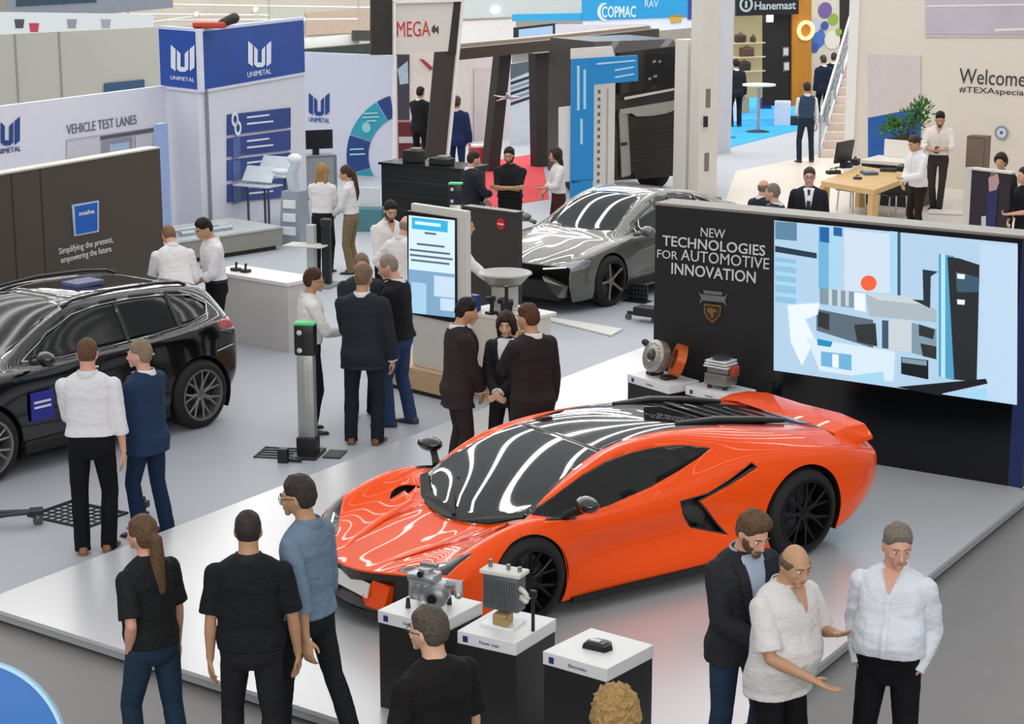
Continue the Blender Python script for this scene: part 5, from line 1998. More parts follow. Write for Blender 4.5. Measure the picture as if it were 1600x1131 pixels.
def mid_gear():
    # stand with two camera columns, behind the man in glasses
    o = G(498, 447)
    r = thing('camera_stand', 'twin column camera stand with white tray behind the man in glasses', 'stand', tuple(o), R(-20))
    for x, c_ in ((-.10, 'b8bab8'), (.14, '1d1f21')):
        b = MB()
        b.box((x, 0, .48), (.13, .10, .86), bev=.015)
        b.build('column', mat(c_, .4, .2), parent=r)
    b = MB()
    b.box((-.12, -.12, .62), (.62, .34, .02), bev=.006)
    b.build('tray', mat('c8ccc4', .4), parent=r)
    b = MB()
    b.box((0, 0, .025), (.55, .45, .05), bev=.012)
    b.build('base', mat('8f9496', .4, .3), parent=r)
    b = MB()
    b.box((.14, 0, .95), (.16, .13, .12), bev=.03)
    b.build('camera', PLAS, parent=r)
    # small trolley feet etc. on the left floor
    o = G(40, 822)
    r = thing('trolley_frame', 'black castered trolley frame cut off at the near left', 'trolley', tuple(o), R(14))
    b = MB()
    b.tube([(-.9, .16, .12), (.10, .02, .13)], .018, n=8)
    b.tube([(-.9, -.12, .12), (.10, -.02, .13)], .018, n=8)
    b.tube([(-.2, .08, .12), (-.2, -.06, .12)], .014, n=8)
    b.box((.10, 0, .13), (.12, .12, .05), bev=.01)
    b.build('frame', PLAS, parent=r)
    for x in (-.75, .11):
        b = MB()
        b.tube([(x, -.02, .045), (x, .02, .045)], .045, n=18)
        w = b.build('caster', mat('4a4c50', .5), parent=r, smooth=40)
        b = MB()
        b.box((x, .0, .09), (.03, .06, .05), bev=.006)
        b.build('fork', ALUD, parent=w)
    # mesh plate under the standing men, and a little post
    o = G(122, 806)
    r = thing('floor_grid_plate', 'black open mesh plate lying on the floor at the feet of two men', 'floor plate', tuple(o), R(-32))
    b = MB()
    for k in range(9):
        b.box((-.32 + k * .08, 0, .012), (.012, .50, .012))
    for k in range(7):
        b.box((0, -.24 + k * .08, .012), (.66, .012, .012))
    b.build('mesh', mat('33373a', .5, .3), parent=r)
    b = MB()
    for s in (-1, 1):
        b.box((0, s * .26, .012), (.70, .03, .022))
        b.box((s * .34, 0, .012), (.03, .55, .022))
    b.build('frame', PLAS, parent=r)
    o = G(217, 806)
    r = thing('sensor_block', 'small black upright sensor block standing between the two men by the black car', 'device', tuple(o), R(-20))
    b = MB()
    b.box((0, 0, .09), (.11, .09, .18), bev=.006)
    b.build('case', PLAS, parent=r)
    b = MB()
    b.box((.075, 0, .12), (.05, .07, .06), bev=.006)
    b.box((.07, 0, .03), (.06, .03, .04))
    b.build('bracket', mat('3a3c3e', .4, .4), parent=r)
    # white board flat on the floor
    a = [G(843, 500), (G(862, 499)), (G(973, 517)), (G(955, 527))]
    r = thing('floor_board', 'flat white board lying on the grey floor before the grey car', 'board', tuple(sum(a, Vector()) / 4))
    b = MB()
    b.prism([p + Vector((0, 0, .012)) for p in a], (0, 0, .02))
    b.build('board', mat('e4e2de', .4, var=.01), parent=r, w=True)
    # lamp grid and small cart at the display wall's left edge
    o = G(994, 472)
    r = thing('wire_rack', 'small dark wire rack on the floor next to the grey car wheel', 'rack', tuple(o), R(-34))
    b = MB()
    for k in range(7):
        b.box((-.16 + k * .055, 0, .13), (.008, .008, .26))
    for k in range(5):
        b.box((0, 0, .02 + k * .06), (.34, .008, .008))
    b.build('grid', mat('55585a', .4, .5), parent=r)
    b = MB()
    b.box((0, .02, .01), (.38, .22, .02))
    b.box((0, .05, .13), (.32, .012, .24))
    b.build('base', PLAS, parent=r)
    o = G(1003, 502)
    r = thing('tool_cart', 'low black wheeled cart at the left edge of the display wall', 'cart', tuple(o), R(-34))
    b = MB()
    b.box((.1, 0, .15), (.36, .22, .12), bev=.01)
    b.box((-.12, 0, .10), (.2, .04, .04))
    b.build('body', PLAS, parent=r)
    for x in (-.2, .2):
        b = MB()
        b.tube([(x, -.03, .045), (x, .0, .045)], .045, n=16)
        b.build('caster', mat('5a5c60', .5), parent=r, smooth=40)
    # dark counter with red badge
    pl = Plane(G(728, 500), G(812, 515))
    r = thing('dark_counter', 'dark brown counter with a round red badge beside the grey car', 'counter', tuple(pl.w(.4, 0, -.2)))
    z = pl.px(770, 329)[1]
    box_on(pl, -.02, pl.len - .06, 0, z, .12, 'front', mat('322c28', .5, var=.05), r)
    box_on(pl, -.03, pl.len - .05, z, z + .02, .16, 'top', mat('4a4440', .35), r, out=.02)
    u, zz = pl.px(783, 350)
    b = MB()
    b.tube([pl.w(u, zz, 0), pl.w(u, zz, .008)], .075, n=24)
    bd = b.build('badge', mat('c01c26', .4), parent=r, w=True)
    b = MB()
    b.box(pl.w(u, zz, .010), (.10, .006, .02), rz=pl.ang)
    b.build('badge_stripe', mat('e6c8c8', .4), parent=bd, w=True)
    # lit black bench / equipment desk
    pl = Plane(G(597, 345), G(724, 358))
    r = thing('black_desk', 'wide black equipment desk in front of the slanted sign portal', 'desk', tuple(pl.w(.8, 0, -.3)))
    z = pl.px(660, 262)[1]
    box_on(pl, 0, pl.len, 0, z, .7, 'body', mat('1b1c1b', .35, var=.08), r)
    box_on(pl, -.04, pl.len + .04, z, z + .04, .8, 'top', mat('0f100f', .2), r, out=.04)
    for k in range(3):
        box_on(pl, .05, pl.len - .05, z * (.22 + .25 * k), z * (.25 + .25 * k), .02, 'drawer_line', mat('3a3c3a', .3, .4), r, out=.012)
    for i, (u, w_, h_, lab) in enumerate(((.5, .34, .22, 'black tray of parts at the left end of the black desk'), (1.1, .4, .12, 'low black tray of parts at the right end of the black desk'))):
        t = thing('parts_tray', lab, 'tray', tuple(pl.w(u, z + .04, -.3)), pl.ang, 'trays on the black desk')
        b = MB()
        b.box((0, 0, h_ / 2), (w_, .25, h_), bev=.02)
        b.build('tray', mat('232422', .4), parent=t)
        b = MB()
        b.box((.05, 0, h_ + .02), (w_ * .5, .16, .04), bev=.01)
        b.build('parts', mat('8e9088', .4, .3), parent=t)


mid_gear()


# ------------------------------------------------------------ the stands further back
def XY(px, Y, z=1.5):
    return Vector(((px - 800) / FOC * (Y * _c + (CAM_H - z) * _s), Y, 0))


def PLN(p0, Y0, p1, Y1):
    return Plane(XY(p0, Y0), XY(p1, Y1))


def poly_part(pl, pts, name, m, parent, out=0.0, thick=.02):
    b = MB()
    px_poly(b, pl, pts, out, thick)
    return b.build(name, m, parent=parent, w=True)


def upright(pl, x0, x1, ytop, name, m, parent=None, d=.08, out=0.0, zbot=0.0, ref=None):
    """an upright panel on the plane from photo x0 to x1, top at the photo height ytop (seen at ref)"""
    ref = (x0 + x1) / 2 if ref is None else ref
    u0, u1 = pl.px(x0, ytop)[0], pl.px(x1, ytop)[0]
    zt = pl.px(ref, ytop)[1]
    return box_on(pl, u0, u1, zbot, zt, d, name, m, parent, out=out)


WH = mat('d3d5df', .55, var=.015)
WH2 = mat('dcdbe6', .5, var=.015)
NAVY = mat('1c3f86', .5, var=.05)
BLUE = mat('1a4fa8', .4, var=.08)


def m_logo(pl, cx, y0, y1, w, m, parent, out, name='logo'):
    """three-bar emblem: two slanted outer bars and a U between"""
    b = MB()
    h = y1 - y0
    L, Rr = cx - w / 2, cx + w / 2
    px_poly(b, pl, [(L, y0), (L + w * .2, y0 + h * .16), (L + w * .2, y1), (L, y1 - h * .14)], out)
    px_poly(b, pl, [(Rr, y0), (Rr - w * .2, y0 + h * .16), (Rr - w * .2, y1), (Rr, y1 - h * .14)], out)
    px_poly(b, pl, [(cx - w * .24, y0 + h * .2), (cx - w * .09, y0 + h * .34), (cx - w * .09, y1 - h * .16), (cx + w * .09, y1 - h * .16), (cx + w * .09, y0 + h * .34), (cx + w * .24, y0 + h * .2), (cx + w * .24, y1 - h * .08), (cx + w * .12, y1 + h * .02), (cx - w * .12, y1 + h * .02), (cx - w * .24, y1 - h * .08)], out)
    return b.build(name, m, parent=parent, w=True)


def far_hall():
    struct(slab('wall_back', [(-45, 84), (45, 84), (45, 84.3), (-45, 84.3)], 0, 9, mat('c6bfb4', .7, var=.12, scale=.4)), 'pale far wall of the hall')
    # grey partition wall at the upper left
    pl = PLN(-60, 45, 300, 50)
    o = upright(pl, -60, 300, 52, 'wall_partition', mat('a6a49b', .6, var=.04, scale=1), d=.1, ref=40)
    struct(o, 'grey partition wall')
    for i, x in enumerate((23, 92)):
        struct(upright(pl, x - 1.2, x + 1.2, 52, 'trim_%d' % (i + 1), mat('8a887e', .6), d=.02, out=.02, ref=40), 'seam cover of the grey partition')
    upr = thing('wall_poster', 'small dark blue poster low on the grey partition wall', 'poster', tuple(pl.w(1, 0)))
    poly_part(pl, [(162, 130), (224, 124), (224, 152), (162, 152)], 'sheet', mat('2a4a6e', .5, var=.2, scale=3), upr, .03)
    # bright stand behind the partition
    pl = PLN(-40, 58, 260, 60)
    r = thing('lit_stand', 'bright white lit stand behind the grey partition wall', 'stand', tuple(pl.w(2, 0)))
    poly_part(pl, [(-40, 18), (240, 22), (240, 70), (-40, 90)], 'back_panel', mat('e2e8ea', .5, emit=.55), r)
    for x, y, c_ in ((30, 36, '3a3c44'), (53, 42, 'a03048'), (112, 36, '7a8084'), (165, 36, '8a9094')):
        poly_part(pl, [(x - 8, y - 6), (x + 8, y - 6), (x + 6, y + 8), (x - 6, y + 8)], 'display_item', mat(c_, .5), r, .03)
    pl = PLN(-40, 62, 320, 66)
    r = thing('dark_fascia', 'dark blue grey fascia board at the top left corner of the view', 'fascia', tuple(pl.w(2, 0)))
    poly_part(pl, [(10, -60), (270, -60), (270, 12), (160, 22), (10, 26)], 'board', mat('7c828e', .5), r)
    poly_part(pl, [(25, -50), (150, -50), (150, 3), (25, 10)], 'dark_screen', mat('2a4250', .3), r, .03)
    # cream back wall stands and light tubes
    pl = PLN(180, 76, 620, 78)
    r = thing('far_stand', 'pale cream stand far behind the blue header sign', 'stand', tuple(pl.w(3, 0)))
    poly_part(pl, [(180, -60), (620, -60), (620, 95), (180, 95)], 'back_panel', mat('d0c8ba', .6, var=.1, scale=.8), r)
    poly_part(pl, [(478, 20), (580, 12), (580, 50), (478, 55)], 'beige_panel', mat('c9b5a2', .6), r, .05)
    poly_part(pl, [(395, 15), (475, 15), (475, 50), (395, 50)], 'pale_panel', mat('c9cdbc', .6), r, .05)
    pl2 = PLN(180, 68, 620, 69)
    r = thing('lighting_truss', 'white tubular truss above the blue header sign', 'truss', tuple(pl2.w(3, 0)))
    for y0, y1, x0, x1 in ((6, 12, 180, 580), (22, 24, 190, 420), (32, 30, 260, 560), (42, 22, 190, 330)):
        b = MB()
        a, c_ = pl2.px(x0, y0), pl2.px(x1, y1)
        b.tube([pl2.w(a[0], a[1]), pl2.w(c_[0], c_[1])], .035, n=8)
        b.build('tube', mat('e9e8e4', .4), parent=r, w=True)
    for x0 in (200, 420, 560):
        b = MB()
        a, c_ = pl2.px(x0, 0), pl2.px(x0, 60)
        b.tube([pl2.w(a[0], a[1]), pl2.w(c_[0], 0)], .04, n=8)
        b.build('upright', mat('b9b6b0', .4), parent=r, w=True)
    for i, (x, y, lab) in enumerate(((308, 22, 'glowing spotlight on the truss nearest the red fitting'), (400, 15, 'glowing spotlight at the middle of the white truss'), (474, 30, 'glowing spotlight on the truss right of the blue header'))):
        a = pl2.px(x, y)
        t = thing('spotlight', lab, 'lamp', tuple(pl2.w(a[0], a[1], .1)), 0, 'spotlights on the truss')
        b = MB()
        b.lathe([(0, 0), (.10, 0), (.10, .03), (.07, .16), (0, .16)], n=16, rot=Matrix.Rotation(R(90), 3, 'X'))
        b.build('housing', mat('e8e6e0', .3), parent=t)
        b = MB()
        b.lathe([(0, .161), (.07, .161), (.06, .18), (0, .18)], n=16, rot=Matrix.Rotation(R(90), 3, 'X'))
        b.build('lens', mat('fff8ea', .3, emit=3.0), parent=t)
    # dark low stand right of the blue header
    pl = PLN(470, 56, 625, 57)
    r = thing('dark_canopy', 'dark flat canopy between the blue header and the slanted portal', 'canopy', tuple(pl.w(1, 0)))
    poly_part(pl, [(470, 76), (620, 64), (620, 95), (470, 95)], 'front', mat('2f3a36', .4, var=.2), r, thick=.3)
    poly_part(pl, [(470, 60), (560, 52), (560, 68), (470, 76)], 'white_edge', mat('e6e6e2', .4), r, .05)
    poly_part(pl, [(548, 47), (580, 47), (580, 63), (548, 63)], 'box', mat('3a3a36', .5), r, .1, .2)
    for x in (480, 600):
        u = pl.px(x, 90)[0]
        box_on(pl, u - .05, u + .05, 0, pl.px(x, 88)[1], .1, 'post', PLAS, r)


far_hall()


def blue_booth():
    # left wall with big logo and garage picture
    pl = PLN(-60, 28.0, 258, 32.5)
    o = upright(pl, -60, 260, 165, 'wall_left', WH2, d=.1, ref=10)
    struct(o, 'white booth wall with blue emblem and garage picture')
    q = thing('wall_emblem', 'large navy emblem on the white booth wall, cut by the left edge', 'logo', tuple(pl.w(.8, 0)))
    m_logo(pl, 10, 182, 226, 40, NAVY, q, .012)
    fit_text(pl, 'UNIMETAL', (-12, 231, 32, 239), NAVY, q)
    q = thing('garage_picture', 'wide printed picture of a vehicle hall under grey lettering', 'picture', tuple(pl.w(4, 0)))
    cs = [mat(c_, .5) for c_ in ('b3b2bd', 'c9c7d2', '8f93a2', '5a5560', 'a8c0d4', 'a04048', '75707c')]
    b = MB()
    for i, (ci, pts) in enumerate(((0, [(103, 218), (250, 197), (250, 262), (103, 262)]), (1, [(103, 222), (155, 214), (155, 250), (103, 255)]), (3, [(155, 213), (250, 198), (250, 204), (155, 219)]), (2, [(158, 220), (205, 213), (205, 250), (158, 252)]), (4, [(170, 226), (200, 221), (200, 240), (170, 243)]), (6, [(158, 240), (250, 230), (250, 262), (158, 262)]), (1, [(210, 212), (236, 208), (236, 240), (210, 243)]), (5, [(103, 248), (125, 246), (125, 262), (103, 262)]))):
        b.mi = ci
        px_poly(b, pl, pts, .012 + .002 * i, .002)
    b.build('print', cs, parent=q, w=True)
    fit_text(pl, 'VEHICLE TEST LANES', (103, 187, 213, 202), mat('6c6e80', .5), q)
    # the corner tower
    c0 = XY(318, 32.0)
    pa = Plane(XY(257, 32.9), c0)
    pb = Plane(c0, XY(477, 35.9))
    r = thing('booth_tower', 'white booth tower with blue emblem header and four blue panels', 'exhibition booth', tuple(c0))
    for pl_, x0, x1, y, nm in ((pa, 257, 318, 141, 'left_wall'), (pb, 318, 477, 141, 'right_wall')):
        zt = pa.px(318, 141)[1]
        u0, u1 = 0, pl_.len
        box_on(pl_, u0, u1, 0, zt, .08, nm, WH, r)
    zt, zb = pa.px(318, 50)[1], pa.px(318, 141)[1]
    for pl_, nm, m_ in ((pa, 'header_left', mat('1648a4', .4, var=.06)), (pb, 'header_right', mat('17489e', .4, var=.12, scale=1.2))):
        box_on(pl_, -.01, pl_.len, zb, zt, .1, nm, m_, r, out=.02)
    b = MB()
    b.box(c0 + Vector((0, -.03, (zt + zb) / 2)), (.09, .09, zt - zb + .06), rz=.6)
    b.build('header_corner_post', mat('d9dce6', .4), parent=r, w=True)
    for pl_ in (pa, pb):
        box_on(pl_, -.02, pl_.len, zt, zt + .05, .12, 'header_rim', mat('c6d4ee', .4), r, out=.03)
        box_on(pl_, -.02, pl_.len, zb - .05, zb, .12, 'header_sill', mat('d6d6e2', .4), r, out=.03)
    W = mat('dfe6f4', .4, var=.01)
    m_logo(pa, 288, 70, 111, 37, W, r, .03)
    fit_text(pa, 'UNIMETAL', (269, 120, 306, 126), W, r, out=.03)
    m_logo(pb, 403, 64, 104, 36, W, r, .03)
    fit_text(pb, 'UNIMETAL', (384, 110, 421, 118), W, r, out=.03)
    b = MB()
    p = pb.w(.06, 0, .06)
    b.tube([p, p + Vector((0, 0, zb))], .03, n=10)
    b.build('corner_pipe', mat('8c8e94', .4, .4), parent=r, w=True)
    # blue info boards on the tower's right wall
    ys = [(179, 168, 211, 199), (216, 203, 245, 234), (250, 238, 282, 272), (288, 276, 316, 308)]
    labs = ['topmost blue info board with white gear symbol on the booth tower', 'second blue info board from the top on the booth tower', 'third blue info board from the top on the booth tower', 'lowest blue info board on the booth tower']
    for i, (a, b_, c_, d_) in enumerate(ys):
        t = thing('info_board', labs[i], 'sign', tuple(pb.w(2, 0)), 0, 'blue info boards on the booth tower')
        poly_part(pb, [(354, a), (452, b_), (452, d_), (354, c_)], 'board', NAVY, t, .01)
        b = MB()
        for k, (x0, x1) in enumerate(((383, 418), (383, 424))):
            yy = a + 6 + k * 10
            px_poly(b, pb, [(x0, yy - 3), (x1, yy - 7), (x1, yy - 4.5), (x0, yy)], .034)
        b.build('lettering', W, parent=t, w=True)
        b = MB()
        u, z = pb.px(367, (a + c_) / 2)
        if i == 0:
            for du, dz in ((-.06, .10), (.04, -.06)):
                b.lathe([(.07, 0), (.13, 0), (.13, .008), (.07, .008)], pb.w(u + du, z + dz, .032), n=16, rot=pb.n.to_track_quat('Z', 'Y').to_matrix(), cap=False)
        else:
            b.box(pb.w(u, z, .034), (.28, .006, .34), rz=pb.ang)
        b.build('symbol', W if i == 0 else mat('4a6498', .5), parent=t, w=True)
    # red and black fitting on the header
    o = pa.w(pa.len - .05, zt + .05, -.25)
    t = thing('beacon', 'red and black fitting on top of the blue header', 'lamp', tuple(o))
    b = MB()
    b.box((0, 0, .05), (.55, .3, .10), bev=.03)
    b.build('red_body', mat('c03c22', .4), parent=t)
    b = MB()
    b.tube([(.20, 0, .08), (.40, 0, .16)], [.07, .09], n=12, rnd=True)
    b.build('black_head', mat('2c2826', .5), parent=t)
    # back wall with emblem and the round chart
    pl = PLN(470, 41.0, 622, 39.8)
    o = upright(pl, 470, 616, 84, 'wall_back_booth', mat('cfd2e2', .55, var=.02), d=.1, ref=540)
    o.name = 'wall_rear'
    struct(o, 'white rear wall of the blue booth')
    q = thing('small_emblem', 'navy emblem on the white rear wall above the monitor', 'logo', tuple(pl.w(.6, 0)))
    m_logo(pl, 499, 145, 180, 32, NAVY, q, .012)
    fit_text(pl, 'UNIMETAL', (483, 184, 515, 191), NAVY, q)
    q = thing('round_chart', 'teal and navy round segment chart on the white rear wall', 'sign', tuple(pl.w(2, 0)))
    cx, cy, r0, r1 = 640, 243, 64, 98

    def arc(a0, a1, ci):
        b = MB()
        n = 14
        pts = [(cx + r1 * math.cos(R(a0 + (a1 - a0) * k / n)), cy - r1 * 1.0 * math.sin(R(a0 + (a1 - a0) * k / n))) for k in range(n + 1)]
        pts += [(cx + r0 * math.cos(R(a1 + (a0 - a1) * k / n)), cy - r0 * 1.0 * math.sin(R(a1 + (a0 - a1) * k / n))) for k in range(n + 1)]
        pts = [(min(x, 616), y) for x, y in pts]
        b = MB()
        px_poly(b, pl, pts, .012)
        b.build('segment', mat(ci, .5, var=.05), parent=q, w=True)
    arc(108, 121, '1d3f80')
    arc(122, 160, '2f9db4')
    arc(161, 197, '1d3f80')
    arc(198, 215, '2a9ab0')
    for bars in (((570, 176, 592), (568, 182, 594), (574, 188, 590)), ((548, 232, 570), (548, 240, 572))):
        b = MB()
        for x0, y0, x1 in bars:
            px_poly(b, pl, [(x0, y0), (x1, y0 - 1), (x1, y0 + 1.4), (x0, y0 + 2.4)], .034)
        b.build('lettering', mat('9fd6de', .5), parent=q, w=True)
    u, z = pl.px(574, 199)
    b = MB()
    b.tube([pl.w(u, z, .03), pl.w(u, z, .036)], .11, n=20)
    b.build('symbol', mat('8fd0d8', .5), parent=q, w=True)
    # monitor cabinet
    pl = PLN(468, 36.5, 530, 36.8)
    o = pl.w(.35, 0, -.2)
    t = thing('monitor_cabinet', 'grey cabinet with a black monitor in front of the booth wall', 'cabinet', tuple(o))
    z0, z1, z2 = pl.px(498, 243)[1], pl.px(498, 204)[1], pl.px(498, 232)[1]
    box_on(pl, .02, .72, 0, z0, .4, 'cabinet', mat('6f747a', .5), t)
    box_on(pl, .06, .66, .06, z0 - .05, .02, 'cabinet_door', mat('8b9094', .4), t, out=.012)
    box_on(pl, .30, .42, z0, z2, .08, 'monitor_neck', PLAS, t, out=-.15)
    box_on(pl, .02, .68, z2 - .02, z1, .06, 'monitor', mat('24262a', .2), t, out=-.1)
    # pale blue pillar strip at the brown wall's end
    pl = PLN(250, 29.5, 260, 29.7)
    t = upright(pl, 249, 262, 193, 'trim_3', mat('93a8d4', .5), d=.1)
    struct(t, 'pale blue end strip of the booth wall')


blue_booth()


def brown_wall():
    pl = PLN(-70, 21.2, 254, 24.6)
    z = pl.px(10, 272)[1]
    r = thing('brown_display_wall', 'dark brown display wall with a blue square sign behind the black car', 'display wall', tuple(pl.w(2, 0)))
    box_on(pl, 0, pl.len, 0, z, .18, 'wall_body', mat('4a4239', .4, var=.06, scale=1.5), r)
    box_on(pl, 0, pl.len, z, z + .02, .2, 'top_edge', mat('c9c4bb', .4), r, out=.01)
    W = mat('dcdcde', .5)
    poly_part(pl, [(111, 320), (153, 313), (153, 362), (115, 369)], 'sign_frame', mat('b9cbe4', .4), r, .004, .012)
    poly_part(pl, [(115, 322.5), (150, 316), (150, 360), (117, 366)], 'sign_square', mat('1a5fc0', .4), r, .012, .01)
    fit_text(pl, 'maha', (121, 328, 145, 335), W, r, out=.026, bold=.03)
    for k, (s_, bx) in enumerate((('Simplifying the present,', (91, 378, 176, 391)), ('empowering the future.', (94, 392, 175, 405)))):
        fit_text(pl, s_, bx, W, r, out=.006)
    # faint seams between its screen tiles
    for x in (25, 70):
        u = pl.px(x, 400)[0]
        box_on(pl, u - .006, u + .006, 0, z, .01, 'tile_seam', mat('332c26', .5), r, out=.006)


brown_wall()


def test_lane():
    pl = Plane(G(352, 404), G(442, 390))
    r = thing('roller_test_bed', 'long grey metal roller test bed in front of the blue boards', 'machine', tuple(pl.w(.5, 0, -.2)))
    b = MB()
    u1 = pl.len
    zt = pl.px(442, 356)[1]
    box_on(pl, -1.6, u1, .08, zt, 1.3, 'bed', mat('98968c', .45, .3, var=.05), r, bev=.01)
    box_on(pl, -1.6, u1, zt, zt + .03, 1.34, 'top_plate', mat('c2c5c6', .4, .2), r, out=.02)
    box_on(pl, -1.5, u1 - .1, 0, .08, 1.1, 'base', mat('2a2a2a', .7), r, out=-.05)
    for k in (0, 1):
        b = MB()
        p = pl.w(-.6, zt + .05, -.35 - .35 * k)
        b.tube([p, p + pl.u * 1.0], .06, n=14)
        b.build('roller', mat('a9b2ba', .35, .6), parent=r, w=True, smooth=40)
    # aligner desks on thin legs and a robot-like grey unit, all standing behind the bed
    for i, (px_, py_, lab) in enumerate(((405, 344, 'slim legged desk with a tilted white screen before the lowest blue board'), (431, 340, 'higher slim legged desk with a white lamp head beside the grey robot unit'))):
        o = G(px_, py_ + 17)
        t = thing('aligner_desk', lab, 'desk', tuple(o), R(-30), 'slim white desks by the blue boards')
        h = .80 + .14 * i
        for sx in (-.22, .22):
            b = MB()
            b.tube([(sx, 0, 0), (sx, 0, h)], .022, n=8)
            b.build('leg', mat('4e5660', .4, .4), parent=t)
        b = MB()
        b.box((0, 0, h), (.75, .45, .03), bev=.008)
        b.build('desktop', mat('c9d3da', .35), parent=t)
        b = MB()
        b.box((0, .05, h + .18), (.62, .04, .30), rot=Matrix.Rotation(R(-35), 3, 'X'), bev=.01)
        b.build('tilted_screen', mat('dfe7ec', .3), parent=t)
    o = G(462, 382)
    t = thing('robot_unit', 'tall grey measuring robot unit beside the blonde woman', 'machine', tuple(o), R(-25))
    b = MB()
    b.loft([[(-.22, -.2, 0), (.22, -.2, 0), (.22, .2, 0), (-.22, .2, 0)], [(-.18, -.16, .5), (.18, -.16, .5), (.18, .16, .5), (-.18, .16, .5)], [(-.16, -.14, .9), (.16, -.14, .9), (.16, .14, .9), (-.16, .14, .9)]])
    b.build('pedestal_body', mat('9aa4ae', .4, .3), parent=t)
    b = MB()
    b.tube([(0, 0, .9), (-.05, 0, 1.15), (.05, 0, 1.35)], [.10, .09, .07], n=14, rnd=True)
    b.build('arm', mat('c6ced4', .35, .2), parent=t, smooth=60)
    b = MB()
    b.ell((.02, 0, 1.42), (.13, .11, .09))
    b.ell((-.25, 0, 1.2), (.2, .06, .05))
    b.tube([(-.2, 0, 1.2), (0, 0, 1.2)], .03)
    b.build('head', mat('dde3e6', .35), parent=t, smooth=60)
    for k in range(3):
        b = MB()
        b.box((0, -.165 - .012 * (2 - k), .25 + .22 * k), (.24, .03, .14), bev=.01)
        b.build('drawer_front', mat('e6e8ea', .4), parent=t)
    # second low bench in front (teal and white monitors)
    o = G(578, 360)
    t = thing('small_monitor_stand', 'small white monitor on a low teal stand left of the black desk', 'monitor', tuple(o), R(-8))
    b = MB()
    b.box((0, 0, .2), (.5, .4, .4), bev=.01)
    b.build('teal_base', mat('4a7f88', .4), parent=t)
    b = MB()
    b.box((0, 0, .58), (.36, .04, .34), bev=.01)
    b.build('screen', mat('d3d9dc', .3), parent=t)


test_lane()


